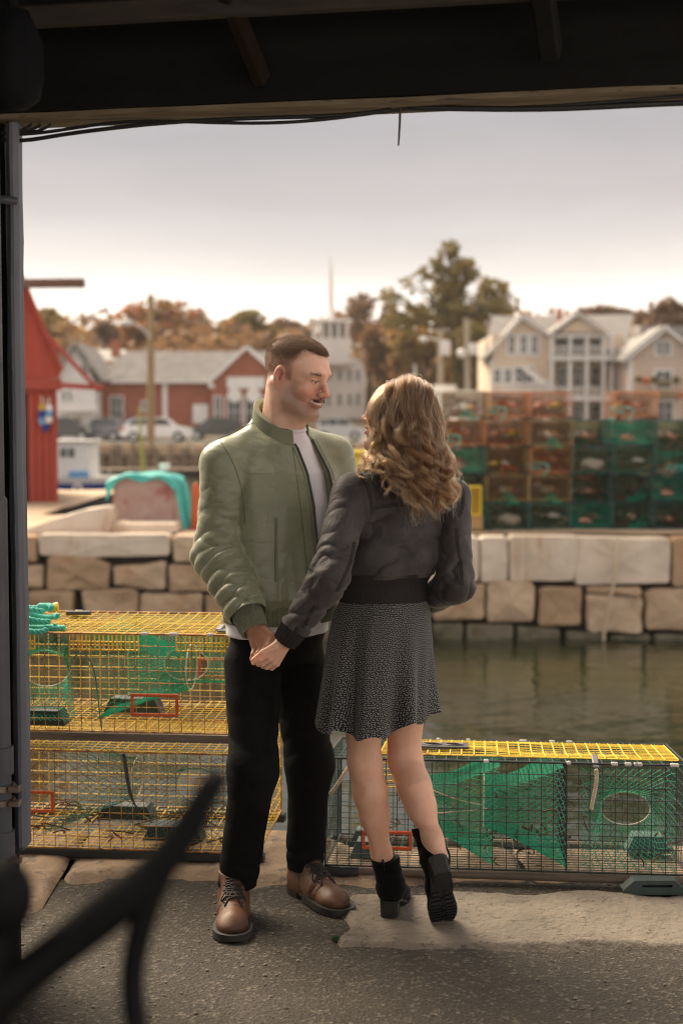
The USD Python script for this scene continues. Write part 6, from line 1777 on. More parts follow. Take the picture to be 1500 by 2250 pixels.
hp, hn = scatter(hm, 13000, mw, 11)
hq = mq(hp)
r = np.random.default_rng(12)
strands, cols = [], []
for p0, n0, q0 in zip(hp, hn, hq):
    topness = np.clip((q0[2] - 0.055) / 0.05, 0, 1)
    L = (0.003 + 0.012 * topness ** 1.3) * r.uniform(0.75, 1.2)
    n_l = MH.R.T @ n0
    dr = n_l * (0.55 - 0.20 * topness) + np.array([0.0, 0.75, 0.05]) * topness + np.array([0, -0.15, -0.6]) * (1 - topness) + r.normal(0, 0.17, 3)
    dr /= np.linalg.norm(dr)
    d2 = dr + np.array([0, 0.45, -0.35]) * topness + r.normal(0, 0.12, 3)
    a = MH.R @ dr; b = MH.R @ (d2 / np.linalg.norm(d2))
    strands.append(np.array([p0 - n0 * 0.001, p0 + a * L * 0.5, p0 + a * L * 0.5 + b * L * 0.5]))
    cols.append(np.array([0.25, 0.155, 0.10]) * r.uniform(0.6, 1.35))
curves('hair', strands, 0.0008, 'short_brown_hair', man, np.repeat(cols, 3, 0))
st, sc = [], []
mp_, mn = scatter(hm, 380, lambda c: (lambda q: np.exp(-((q[:, 2] + 0.0455 + 0.20 * np.abs(q[:, 0])) / 0.0042) ** 2) * (np.abs(q[:, 0]) < 0.026) * (q[:, 1] > 0.075))(mq(c)), 14)
for p0, n0 in zip(mp_, mn):
    sx = np.sign((MH.R.T @ (p0 - MH.o))[0])
    a = MH.R @ np.array([0.45 * sx, 0.1, -0.9]) + n0 * 0.0 + r.normal(0, 0.10, 3)
    a /= np.linalg.norm(a)
    st.append(np.array([p0, p0 + a * 0.0022 + n0 * 0.0006, p0 + a * 0.0042 - n0 * 0.0002])); sc += [np.array([0.075, 0.045, 0.03]) * r.uniform(0.6, 1.4)] * 3
curves('moustache', st, 0.0009, 'short_brown_hair', man, np.array(sc))
st, sc = [], []
mp_, mn = scatter(hm, 150, lambda c: (lambda q: np.exp(-((q[:, 2] - 0.032) / 0.0042) ** 2) * (np.abs(q[:, 0]) > 0.010) * (np.abs(q[:, 0]) < 0.055) * (q[:, 1] > 0.055))(mq(c)), 15)
for p0, n0 in zip(mp_, mn):
    sx = np.sign((MH.R.T @ (p0 - MH.o))[0])
    a = MH.R @ np.array([0.9 * sx, -0.25, 0.12]) + n0 * 0.06 + r.normal(0, 0.08, 3)
    a /= np.linalg.norm(a)
    st.append(np.array([p0, p0 + a * 0.003, p0 + a * 0.006])); sc += [np.array([0.05, 0.03, 0.02]) * r.uniform(0.6, 1.4)] * 3
for sg_ in (1, -1):
    kk = [i for i, p0 in enumerate(mp_) if np.sign((MH.R.T @ (p0 - MH.o))[0]) == sg_]
    curves('eyebrow', [st[i] for i in kk], 0.0008, 'short_brown_hair', man, np.array(sc).reshape(-1, 3, 3)[kk].reshape(-1, 3))

# shirt
def shirt(p):
    q = MF.q(p)
    d = s_loft(q, [(0.848, 0, 0, 0.172, 0.122), (0.93, 0, 0.002, 0.176, 0.128), (1.08, 0, 0.008, 0.165, 0.124), (1.25, 0, 0.008, 0.174, 0.126), (1.35, 0, 0.002, 0.178, 0.117), (1.42, 0, -0.008, 0.14, 0.098), (1.465, -0.003, 0.004, 0.084, 0.084), (1.487, -0.004, 0.010, 0.072, 0.073)])
    fold = meshkit.fbm(np.stack([q[:, 0] * 14, q[:, 1] * 8, q[:, 2] * 3], -1), 3, 8) - 0.5
    return d + 0.012 * fold


body_part('shirt', shirt, MF.o + [-0.3, -0.3, 0.83], MF.o + [0.3, 0.3, 1.50], 0.005, 'white_jersey', man)
nk = [MF.w(-0.004 + 0.071 * math.cos(a), 0.010 + 0.073 * math.sin(a), 1.488 - 0.012 * math.sin(a)) for a in np.linspace(0, 2 * np.pi, 40)]
obj('shirt_neckband', tube(nk, 0.008, 8, caps=False), 'white_jersey', man, smooth=True)


# jacket
JT = [(0.90, 0, 0.004, 0.176, 0.140), (0.935, 0, 0.004, 0.182, 0.146), (0.97, 0, 0.010, 0.204, 0.166), (1.10, 0, 0.012, 0.204, 0.162), (1.25, 0, 0.012, 0.206, 0.156), (1.35, 0, 0.004, 0.192, 0.140), (1.42, 0, -0.008, 0.140, 0.114), (1.47, -0.004, 0.0, 0.090, 0.092), (1.51, -0.006, 0.008, 0.082, 0.086)]
def edge_r(z):
    return np.interp(z, [0.88, 0.95, 1.10, 1.30, 1.42, 1.48], [-0.042, -0.036, -0.030, -0.016, -0.004, 0.006])
def edge_l(z):
    return np.interp(z, [0.88, 0.95, 1.10, 1.30, 1.42, 1.48], [-0.062, -0.085, -0.108, -0.110, -0.086, -0.074])
s_arm = [m_shR, m_elR, m_wrR]
s_armL = [m_shL, m_elL, m_wrL]


def sleeve(p, pts, seed, amp=1.0):
    d = s_chain(p, pts + [], [0.067, 0.072, 0.048], 0.03)
    s, rad = along(p, pts)
    up = np.linalg.norm(np.subtract(pts[1], pts[0])); fo = np.linalg.norm(np.subtract(pts[2], pts[1]))
    w = (meshkit.fbm(p * 6 + seed, 2, seed) - 0.5)
    side = ((p - pts[1].astype(np.float32)) @ np.array([0.75, -0.66, 0], np.float32))
    m1 = 0.35 + 1.3 * meshkit.noise(p * 15 + seed, seed + 5); m2 = 0.2 + 1.4 * meshkit.noise(p * 13 + seed, seed + 9)
    f = m1 * ridge(s / 0.064 + 2.2 * w + side * 9.0)
    f2 = m2 * ridge(s / 0.041 - 2.4 * w - side * 10.0)
    a = np.interp(s, [0.0, 0.06, up * 0.7, up, up + fo * 0.5, up + fo * 0.93, up + fo], [0.0, 0.0020, 0.0038, 0.0072, 0.0078, 0.0074, 0.001]) * amp
    return d - a * (0.65 * f + 0.45 * f2) - 0.006 * np.interp(s, [up * 0.4, up, up + fo], [0, 1, 0.6])


def jacket(p):
    q = MF.q(p)
    d = s_loft(q, JT, 2.2)
    n = meshkit.fbm(np.stack([q[:, 0] * 9, q[:, 1] * 7, q[:, 2] * 3.0], -1), 3, 17) - 0.5
    n2 = ridge(q[:, 0] * 6.5 + 1.6 * n + q[:, 2] * 1.1)
    z = q[:, 2]
    amp = np.interp(z, [0.93, 0.96, 1.02, 1.15, 1.35, 1.45], [0.0, 1.2, 1.0, 0.55, 0.5, 0.2])
    d = d - amp * (0.012 * n + 0.0048 * n2)
    sl = smin(sleeve(p, s_arm, 41), s_cone(p, MF.w(0.045, -0.018, 1.470), m_shR, 0.042, 0.066), 0.03)
    sl = smin(sl, smin(sleeve(p, s_armL, 47), s_cone(p, MF.w(-0.045, -0.018, 1.470), m_shL, 0.042, 0.066), 0.03), 0.02)
    d = smin(d, sl, np.interp(z, [1.20, 1.38], [0.006, 0.035]).astype(np.float32))
    # deep crease in front of the armpit
    d = d + 0.012 * np.exp(-((s_cone(p, MF.w(0.115, 0.15, 1.36), MF.w(0.128, 0.15, 1.20), 0.001, 0.001)) / 0.008) ** 2)
    d = d + 0.008 * np.exp(-((s_cone(p, MF.w(0.085, 0.16, 1.30), MF.w(0.100, 0.16, 1.24), 0.001, 0.001)) / 0.007) ** 2)
    d = smax(d, -s_cone(p, MF.w(-0.004, 0.002, 1.40), MF.w(-0.006, 0.010, 1.60), 0.066, 0.080), 0.006)
    d = smax(d, z - (1.488 - 0.60 * (q[:, 1] - 0.008)), 0.006)
    open_ = np.maximum(np.maximum(q[:, 0] - edge_r(z), edge_l(z) - q[:, 0]), -q[:, 1])
    return smax(d, -open_, 0.008)


body_part('jacket', jacket, [-0.60, 3.98, 0.89], [0.30, 4.80, 1.52], 0.0042, 'bomber_nylon', man, drop=lambda c: cut_wrist(c, m_elR, m_wrR, 0.034) | cut_wrist(c, m_elL, m_wrL, 0.034))


def march(f, o, d, t0=0.3):
    """The first point on f's surface coming from o + d * t0 towards o."""
    t = np.linspace(t0, 0, 400)
    pts = (o + d[None] * t[:, None]).astype(np.float32)
    v = f(pts)
    k = np.argmax(v < 0)
    return pts[k].astype(float) if v[k] < 0 else None


for side, ed in ((1, edge_r), (-1, edge_l)):
    path = []
    for z in np.linspace(0.905, 1.45, 42):
        x = float(ed(z)) + side * 0.010
        pt = march(jacket, MF.w(x, 0.02, z), MF.R[:, 1])
        if pt is not None:
            path.append(pt + MF.R[:, 1] * 0.0005 - MF.R[:, 0] * side * 0.006)
    obj('zipper', tube(path, 0.0042, 8), 'zipper_metal', man, smooth=True)
    p2 = [p + MF.R[:, 0] * side * 0.014 + MF.R[:, 1] * 0.0005 for p in path]
    obj('placket_seam', tube(p2, 0.0012, 6), 'bomber_rib', man, smooth=True)


def collar(p):
    q = MF.q(p)
    y = q[:, 1] - 0.008
    rr = np.sqrt(((q[:, 0] + 0.006) / 0.078) ** 2 + (y / 0.080) ** 2)
    zc = 1.497 - 0.60 * y
    flare = 0.10 * (q[:, 2] - zc)
    d = np.maximum(np.abs((rr - 1) * 0.079 + flare) - 0.0065, np.abs(q[:, 2] - zc) - 0.028)
    d = smax(d, -np.maximum(np.maximum(q[:, 0] - 0.008, -0.078 - q[:, 0]), -q[:, 1]), 0.01)
    return d - 0.003


body_part('collar', collar, MF.w(0, 0, 1.48) - [0.14, 0.14, 0.10], MF.w(0, 0, 1.48) + [0.14, 0.14, 0.10], 0.0028, 'bomber_rib', man)
def ribbed_ring(name, a, b, r0, r1, n=64, ribs=46, depth=0.0014, mat='bomber_rib', parent=None, ell=1.0):
    """A knitted cuff between two points: a short ribbed sleeve with thickness."""
    a, b = np.asarray(a, float), np.asarray(b, float)
    x, y, z = frame_from(b - a, (0.3, 1, 0.1))
    nn = ribs * 4
    ang = np.arange(nn) * 2 * np.pi / nn
    rows = []
    for t, rr in ((-0.02, r0 * 0.93), (0.0, r0), (0.25, r0 + (r1 - r0) * 0.25 + 0.002), (0.75, r0 + (r1 - r0) * 0.75 + 0.001), (0.97, r1), (1.0, r1 - 0.003), (0.9, r1 - 0.007), (0.4, r1 - 0.008)):
        r_ = rr + depth * np.sign(np.cos(ang * ribs)) * (0 < t < 0.99)
        rows.append(a + (b - a) * t + r_[:, None] * (np.cos(ang)[:, None] * x + ell * np.sin(ang)[:, None] * y))
    v = np.vstack(rows)
    i, j = np.meshgrid(np.arange(len(rows) - 1), np.arange(nn), indexing='ij')
    q = np.stack([i * nn + j, i * nn + (j + 1) % nn, (i + 1) * nn + (j + 1) % nn, (i + 1) * nn + j], -1).reshape(-1, 4)
    return obj(name, trimesh.Trimesh(v, np.vstack([q[:, [0, 1, 2]], q[:, [0, 2, 3]]]), process=False), mat, parent, smooth=30)


dR = (m_wrR - m_elR) / np.linalg.norm(m_wrR - m_elR)
ribbed_ring('cuff', m_wrR - dR * 0.050, m_wrR + dR * 0.026, 0.046, 0.040, parent=man)
dL = (m_wrL - m_elL) / np.linalg.norm(m_wrL - m_elL)
ribbed_ring('cuff', m_wrL - dL * 0.050, m_wrL + dL * 0.020, 0.046, 0.040, parent=man)
# knitted hem of the jacket
def loft_ring(table, z0, z1, off, ribs, depth, frame, xcut=None, rows=8, nn=None):
    nn = nn or ribs * 4
    ang = np.arange(nn + 1) * 2 * np.pi / nn
    t = np.asarray(table)
    R = []
    for z, o in [(z1, off - 0.004)] + [(z, off) for z in np.linspace(z1 - 0.002, z0 + 0.002, rows)] + [(z0, off - 0.004), (z0 + 0.01, off - 0.012)]:
        cx, cy, rx, ry = (np.interp(z, t[:, 0], t[:, k]) for k in (1, 2, 3, 4))
        o_ = o + depth * np.sign(np.cos(ang * ribs))
        R.append(np.stack([cx + (rx + o_) * np.cos(ang), cy + (ry + o_) * np.sin(ang), np.full(nn + 1, z)], -1))
    v = np.vstack(R)
    i, j = np.meshgrid(np.arange(len(R) - 1), np.arange(nn), indexing='ij')
    w = nn + 1
    q = np.stack([i * w + j, (i + 1) * w + j, (i + 1) * w + j + 1, i * w + j + 1], -1).reshape(-1, 4)
    m = trimesh.Trimesh(v, np.vstack([q[:, [0, 1, 2]], q[:, [0, 2, 3]]]), process=False)
    if xcut is not None:
        m.update_faces(~xcut(m.triangles_center)); m.remove_unreferenced_vertices()
    m.apply_transform(frame.mat())
    return m


obj('jacket_hem', loft_ring(JT, 0.888, 0.948, 0.006, 150, 0.0012, MF, lambda c: (c[:, 1] > 0) & (c[:, 0] < edge_r(c[:, 2])) & (c[:, 0] > edge_l(c[:, 2]))), 'bomber_rib', man, smooth=30)
pk = [march(jacket, MF.w(x, 0.0, z), MF.R[:, 1]) for x, z in zip(np.linspace(0.108, 0.116, 14), np.linspace(1.22, 1.03, 14))]
obj('pocket_welt', tube([p for p in pk if p is not None], 0.0045, 8), 'bomber_rib', man, smooth=True)
for pxs in ([(478, 962), (503, 1000), (524, 1050), (536, 1110), (538, 1150)], [(446, 985), (478, 964), (510, 945), (548, 932), (575, 918)], [(640, 968), (652, 1050), (664, 1150), (674, 1260)]):
    sm_ = seam(pxs, jacket, 4.3, r=0.0012, stitches=False)
    if sm_ is not None:
        obj('seam', sm_, 'bomber_seam', man, smooth=True)

# jeans
def jeans(p):
    q = MF.q(p)
    d = s_loft(q, [(0.76, 0, 0, 0.12, 0.105), (0.86, 0, 0, 0.166, 0.120), (0.93, 0, 0, 0.160, 0.114), (0.96, 0, 0, 0.155, 0.11)])
    n = meshkit.fbm(p * 6, 2, 5) - 0.5
    for pts, sd in (([m_hipR, m_knR, m_anR], 3), ([m_hipL, m_knL, m_anL], 9)):
        lo_ = pts[2] - np.array([0, 0, 0.035])
        e = s_chain(p, [pts[0], pts[1], lo_], [0.090, 0.069, 0.056], 0.05)
        z = p[:, 2]
        a = np.interp(z, [0.07, 0.10, 0.14, 0.26, 0.40, 0.52, 0.62, 0.8], [0.0003, 0.0012, 0.0030, 0.0006, 0.0008, 0.0020, 0.0006, 0.0003])
        side = p[:, 0] * 6 * (1 if sd == 3 else -1)
        e = e - a * ridge(z / 0.070 + 1.8 * n + side + sd * 0.3) - 0.008 * n
        e = np.maximum(e, 0.086 - z + (0.0 if sd == 3 else 0.0))
        d = smin(d, e, 0.03)
    return d


zc = 0.0
body_part('jeans', jeans, [-0.50, 4.02, 0.07], [0.14, 4.72, 0.98], 0.005, 'black_denim', man)
# boots
def boot_meshes():
    """A laced leather boot: heel at y = 0, toe at y = 0.30, sole on z = 0."""
    def up(p):
        d = s_loft(p[:, [0, 1, 2]], [(0.02, 0, 0.055, 0.040, 0.062), (0.06, 0, 0.050, 0.041, 0.058), (0.10, 0, 0.050, 0.042, 0.053), (0.132, 0, 0.050, 0.044, 0.053)])
        d = smin(d, s_chain(p, [(0, 0.05, 0.045), (0, 0.15, 0.043), (0.002, 0.235, 0.036)], [0.041, 0.041, 0.036], 0.03), 0.03)
        d = smin(d, s_ell(p, (0.004, 0.232, 0.034), (0.046, 0.060, 0.026)), 0.022)
        d = smin(d, s_chain(p, [(0, 0.070, 0.12), (0, 0.150, 0.066)], [0.034, 0.028], 0.03), 0.025)
        d = d - 0.0022 * ridge(p[:, 1] / 0.030 + 1.2 * (meshkit.fbm(p * 30, 2, 4) - 0.5) + p[:, 0] * 5) * np.exp(-((p[:, 1] - 0.165) / 0.035) ** 2) * (p[:, 2] > 0.04)
        d = d + 0.0016 * np.exp(-((p[:, 1] - 0.205 + 6 * p[:, 0] ** 2) / 0.0035) ** 2)          # toe cap seam
        d = d - 0.002 * (p[:, 1] < 0.085 + 0.2 * (0.10 - p[:, 2])) * (p[:, 2] < 0.15)
        return np.maximum(d, 0.018 - p[:, 2])
    upper = sdf_mesh(up, [-0.07, -0.02, 0.01], [0.07, 0.31, 0.18], 0.0032)
    from shapely.geometry import Polygon
    ys = np.linspace(0, 1, 40)
    out = [(0.040, 0.045), (0.036, 0.02), (0.02, -0.006), (0, -0.012), (-0.02, -0.006), (-0.036, 0.02), (-0.040, 0.045), (-0.040, 0.10), (-0.047, 0.17), (-0.053, 0.22), (-0.046, 0.27), (-0.025, 0.297), (0.004, 0.303), (0.034, 0.292), (0.052, 0.262), (0.056, 0.22), (0.050, 0.17), (0.041, 0.10)]
    pg = Polygon(spline(out + out[:1], 90)).buffer(0.004)
    ex = lambda g, h, z: trimesh.creation.extrude_polygon(g, h, engine='earcut').apply_translation([0, 0, z])
    welt = join([ex(pg, 0.006, 0.018)])
    heel = ex(pg.intersection(Polygon([(-0.1, -0.05), (0.1, -0.05), (0.1, 0.078), (-0.1, 0.078)])), 0.028, 0.0)
    fore = ex(pg.intersection(Polygon([(-0.1, 0.115), (0.1, 0.115), (0.1, 0.4), (-0.1, 0.4)])), 0.012, 0.006)
    shank = ex(pg.buffer(-0.006), 0.010, 0.010)
    treads = []
    for y in np.arange(0.125, 0.29, 0.016):
        treads.append(ex(pg.buffer(0.001).intersection(Polygon([(-0.1, y), (0.1, y), (0.1, y + 0.009), (-0.1, y + 0.009)])), 0.007, 0.0))
    laces = []

    def top(x, y, lift=0.0022):
        zz = np.linspace(0.165, 0.02, 300)
        v = up(np.stack([np.full(300, x), np.full(300, y), zz], -1).astype(np.float32))
        return np.array([x, y, zz[np.argmax(v < 0)] + lift])

    def lace(xy, rad=0.0030):
        q_ = spline([(a_, b_, 0) for a_, b_ in xy], 14)[:, :2]
        laces.append(tube([top(a_, b_) for a_, b_ in q_], rad, 6))
    for y in (0.178, 0.162, 0.147, 0.133, 0.121):
        w = 0.023
        lace([(-w, y - 0.010), (0, y + 0.001), (w, y - 0.004)]); lace([(w, y - 0.012), (0, y - 0.002), (-w, y - 0.003)])
    for s_ in (1, -1):
        lace([(0, 0.146), (s_ * 0.018, 0.165), (s_ * 0.036, 0.168), (s_ * 0.030, 0.152), (0, 0.145)], 0.0026)
        lace([(0, 0.146), (s_ * 0.010, 0.172), (s_ * 0.026, 0.196)], 0.0026)
        eye_row = [top(s_ * 0.027, y_, 0.0006) for y_ in np.linspace(0.118, 0.182, 5)]
        laces += [trimesh.creation.icosphere(1, 0.0032).apply_translation(e_) for e_ in eye_row]
    return upper, welt, join([heel, fore, shank] + treads), join(laces)


def boot_tint(v):
    n = meshkit.fbm(v * 26, 4, 3)
    base = np.array([0.105, 0.042, 0.019])
    c = base * (0.62 + 0.75 * n[:, None])
    scuff = np.clip((v[:, 1] - 0.20) / 0.06, 0, 1) * np.clip((n - 0.45) * 4, 0, 1)
    c = c * (1 - 0.5 * scuff[:, None]) + np.array([0.15, 0.072, 0.038]) * 0.5 * scuff[:, None]
    dark = np.clip((0.035 - v[:, 2]) / 0.02, 0, 1)
    return c * (1 - 0.55 * dark[:, None])


upper, welt, sole, laces = boot_meshes()
def place_boot(heel, toe, parent, mirror=1):
    d = np.asarray(toe, float) - heel
    F = Frame(heel, [d[0], d[1], 0])
    A = F.mat() @ np.diag([mirror, 1, 1, 1.0])
    def tr(m):
        m = m.copy(); m.apply_transform(A)
        return m
    u = tr(upper)
    b = obj('boot', u, 'boot_leather', parent, smooth=True)
    pts_colors(b, 'tint', boot_tint(np.array(upper.vertices)))
    obj('welt', tr(welt), 'boot_sole_rubber', b)
    obj('sole', tr(sole), 'boot_sole_rubber', b)
    obj('laces', tr(laces), 'lace', b, smooth=True)


for an, g in ((m_anR + (m_anR - m_knR) * 0.10, G(512, 2066)), (m_anL + (m_anL - m_knL) * 0.10, G(743, 2005))):
    dd_ = np.array([g[0] - an[0], g[1] - an[1], 0.0]); dd_ /= np.linalg.norm(dd_)
    heel_ = np.array([an[0], an[1], 0.0]) - dd_ * 0.052
    place_boot(heel_, heel_ + dd_ * 0.3, man)
# ---------------------------------------------------------------- the woman
woman = thing('person', 'woman with long wavy blonde hair, charcoal jacket, dotted skirt, black ankle boots', 'person')
WF = Frame([P(842, 1400, 4.22)[0], 4.22, 0.0], yawed(200))
WH = Frame(P(876, 918, 4.19), yawed(250, -12))
w_shL, w_elL, w_wrL = P(772, 1083, 4.14), P(722, 1272, 4.02), P(634, 1398, 4.05)
w_shR, w_elR, w_wrR = P(994, 1090, 4.25), P(1000, 1283, 4.16), P(946, 1318, 4.33)
w_hipL, w_knL, w_anL = P(795, 1470, 4.20), P(800, 1668, 4.19), P(843, 1905, 4.235)
w_hipR, w_knR, w_anR = P(888, 1470, 4.23), P(888, 1665, 4.23), P(958, 1868, 4.12)
W_SKIN, W_RED = np.array([0.62, 0.38, 0.27]), np.array([0.58, 0.23, 0.17])

wv = w_wrL
wk = [P(588, 1434, 4.042), P(592, 1446, 4.052), P(600, 1455, 4.066), P(608, 1459, 4.080)]
wt = [[P(572, 1447, 4.040), P(564, 1454, 4.048), P(557, 1457, 4.055)], [P(577, 1459, 4.058), P(568, 1460, 4.076), P(566, 1452, 4.098)],
      [P(586, 1466, 4.074), P(577, 1464, 4.096), P(575, 1452, 4.112)], [P(597, 1468, 4.092), P(589, 1465, 4.108), P(587, 1454, 4.118)]]
w_fingersL = [([wv + (k - wv) * 0.3, k] + t, [0.017, 0.0108 - 0.0006 * i, 0.0090 - 0.0005 * i, 0.0080 - 0.0005 * i, 0.0070 - 0.0004 * i]) for i, (k, t) in enumerate(zip(wk, wt))]
w_fingersL.append(([wv + (wk[0] - wv) * 0.2, P(604, 1420, 4.034), P(578, 1434, 4.030), P(556, 1451, 4.036)], [0.016, 0.0118, 0.0095, 0.0074]))
rv = w_wrR
rd = P(928, 1348, 4.375) - rv
w_fingersR = [([rv, rv + rd * 0.6 + [0.006 - 0.004 * i, 0, -0.016 * (i - 1.5) * 0.6], rv + rd * 1.15 + [0, 0.01, -0.012 * (i - 1.5)], rv + rd * 1.5 + [-0.01, 0.012, -0.012 * (i - 1.5)]], [0.017, 0.0105, 0.0088, 0.0072]) for i in range(4)]
w_fingersR.append(([rv, rv + rd * 0.5 + [-0.01, 0.0, 0.022], rv + rd * 0.95 + [-0.02, 0.01, 0.028]], [0.017, 0.011, 0.008]))
WT = [(0.80, -0.006, 0, 0.150, 0.120), (0.90, -0.004, 0, 0.145, 0.112), (1.00, 0, 0.0, 0.112, 0.088), (1.08, 0.008, 0.0, 0.110, 0.088), (1.20, 0.026, 0.0, 0.125, 0.095), (1.28, 0.034, 0, 0.135, 0.085), (1.335, 0.036, 0.004, 0.09, 0.06), (1.38, 0.036, 0.006, 0.05, 0.05)]


def woman_body(p):
    q = WF.q(p)
    d = s_loft(q, WT)
    d = smin(d, s_chain(p, [w_shL, w_elL, w_wrL], [0.040, 0.033, 0.023]), 0.03)
    d = smin(d, s_chain(p, [w_shR, w_elR, w_wrR], [0.040, 0.033, 0.023]), 0.03)
    for h, k, a, s in ((w_hipL, w_knL, w_anL, 1), (w_hipR, w_knR, w_anR, -1)):
        e0 = s_chain(p, [h, k], [0.078, 0.0450], 0.03)
        sh = a - k
        e = s_chain(p, [k + sh * 0.0, k + sh * 0.10, k + sh * 0.30 + [0, -0.012, 0], k + sh * 0.52 + [0, -0.006, 0], k + sh * 0.88, k + sh * 1.08], [0.0445, 0.0425, 0.0470, 0.0405, 0.0272, 0.029], 0.03)
        e = smin(e0, e, 0.03)
        d = np.where(p[:, 2] > 0.72, smin(d, e, 0.03), np.minimum(d, e))
        d = d + 0.005 * np.exp(-(((p - (k + np.array([0, -0.055, 0.005]))) / np.array([0.030, 0.03, 0.018])) ** 2).sum(1))     # hollow of the knee
    return smin(d, s_cone(p, WF.w(0.036, 0.0, 1.33), WH.w(0, -0.022, -0.03), 0.052, 0.049), 0.04)


def woman_head(p):
    q = WH.q(p) / 0.90
    d = head_sdf(q, False, True) * 0.90
    return smin(d, s_cone(p, WF.w(0.036, 0.0, 1.33), WH.w(0, -0.025, -0.035), 0.052, 0.048), 0.028)


def woman_tint(v):
    q = (v - WH.o) @ WH.R / 0.90
    x, y, z = np.abs(q[:, 0]), q[:, 1], q[:, 2]
    c = np.repeat(W_SKIN[None], len(v), 0)
    g = lambda cx, cy, cz, r: np.exp(-(((x - cx) ** 2 + (y - cy) ** 2 + (z - cz) ** 2) / r ** 2))
    red = np.clip(0.2 * g(0.045, 0.07, -0.03, 0.03) + 0.15 * g(0, 0.12, -0.03, 0.022), 0, 1)[:, None]
    c = c * (1 - red) + W_RED * red
    lip = np.clip((np.exp(-((z + 0.071) / 0.006) ** 2) + np.exp(-((z + 0.0555) / 0.004) ** 2)) * (x < 0.026) * (y > 0.08), 0, 1)[:, None] * 0.5
    return c * (1 - lip) + np.array([0.5, 0.16, 0.14]) * lip


wh = sdf_mesh(woman_head, WH.o - [0.16, 0.16, 0.21], WH.o + [0.16, 0.16, 0.15], 0.0024)
wh.update_faces(wh.triangles_center[:, 2] > 1.345); wh.remove_unreferenced_vertices()
wb = sdf_mesh(woman_body, [-0.25, 3.9, 0.04], [0.45, 4.45, 1.42], 0.0065)
wb.update_faces(wb.triangles_center[:, 2] < 1.36); wb.remove_unreferenced_vertices()
wl, wr_ = hand_mesh(w_fingersL, w_wrL, w_elL), hand_mesh(w_fingersR, w_wrR, w_elR)
wall = join([wh, wl, wr_, wb])
pr = obj('body', wall, 'woman_skin', woman, smooth=True)
tint = woman_tint(np.array(wall.vertices))
n0, n1 = len(wh.vertices), len(wh.vertices) + len(wl.vertices)
tint[n0:n1] = np.array([0.62, 0.36, 0.25])
tint[n1 + len(wr_.vertices):] = np.array([0.66, 0.375, 0.25])
lv = np.array(wall.vertices)
kn = np.exp(-((lv[:, 2] - 0.52) / 0.05) ** 2)[:, None] * (np.arange(len(lv)) >= n1)[:, None] * 0.0
pts_colors(pr, 'tint', tint * (1 - kn) + np.array([0.50, 0.22, 0.14]) * kn)
for s in (1, -1):
    e = T(trimesh.creation.icosphere(3, 0.0110), (s * 0.029, 0.0705, 0.0065)); e.apply_transform(WH.mat())
    obj('eye', e, 'eye_white', woman, smooth=True)

# --- cropped charcoal jacket
WJ = [(0.958, -0.001, 0, 0.128, 0.104), (0.985, 0, 0, 0.129, 0.105), (1.035, 0.002, 0, 0.128, 0.104), (1.055, 0.004, -0.004, 0.146, 0.120), (1.09, 0.008, -0.006, 0.148, 0.122), (1.20, 0.028, -0.004, 0.148, 0.112), (1.28, 0.036, 0.0, 0.146, 0.096), (1.325, 0.038, 0.004, 0.112, 0.076), (1.355, 0.038, 0.008, 0.072, 0.064), (1.375, 0.038, 0.01, 0.066, 0.060)]


def w_sleeve(p, pts, seed, radii):
    d = s_chain(p, pts, radii, 0.03)
    s, rad = along(p, pts)
    up = np.linalg.norm(np.subtract(pts[1], pts[0])); fo = np.linalg.norm(np.subtract(pts[2], pts[1]))
    w = (meshkit.fbm(p * 10 + seed, 3, seed) - 0.5)
    side = (p - pts[1].astype(np.float32)) @ np.array([0.9, -0.44, 0], np.float32)
    f = ridge(s / 0.070 + 3.0 * w + side * 8.0)
    a = np.interp(s, [0.0, 0.05, up * 0.6, up, up + fo * 0.5, up + fo * 0.9, up + fo], [0.0, 0.0012, 0.0022, 0.0056, 0.0042, 0.0056, 0.001])
    return d - a * f - 0.004 * w


def w_jacket(p):
    q = WF.q(p)
    z = q[:, 2]
    d = s_loft(q, WJ, 2.3)
    n = meshkit.fbm(np.stack([q[:, 0] * 11, q[:, 1] * 8, q[:, 2] * 7], -1), 3, 23) - 0.5
    amp = np.interp(z, [1.03, 1.05, 1.10, 1.22, 1.30], [0.0, 1.0, 1.0, 0.7, 0.3])
    d = d - amp * (0.013 * n + 0.0042 * ridge(q[:, 0] * 4.0 - z * 9.0 + 1.6 * n))
    yb = 1.200 + 0.10 * (np.abs(q[:, 0] - 0.03)) ** 1.0
    d = d - 0.0028 * (z > yb) * (z < 1.36)                                             # the yoke lies over the back panel
    e = smin(w_sleeve(p, [w_shL, w_elL, w_wrL], 61, [0.058, 0.052, 0.039]), w_sleeve(p, [w_shR, w_elR, w_wrR], 67, [0.054, 0.050, 0.042]), 0.01)
    e = smin(e, s_cone(p, w_shL, WF.w(-0.03, 0.0, 1.315), 0.050, 0.05), 0.02)
    e = smin(e, s_cone(p, w_shR, WF.w(0.10, 0.0, 1.315), 0.046, 0.05), 0.02)
    d = smin(np.maximum(d, 1.046 - z), e, 0.016)
    return smax(d, -(s_ell(q, (0.038, 0.012, 1.39), (0.056, 0.052, 0.06))), 0.004)


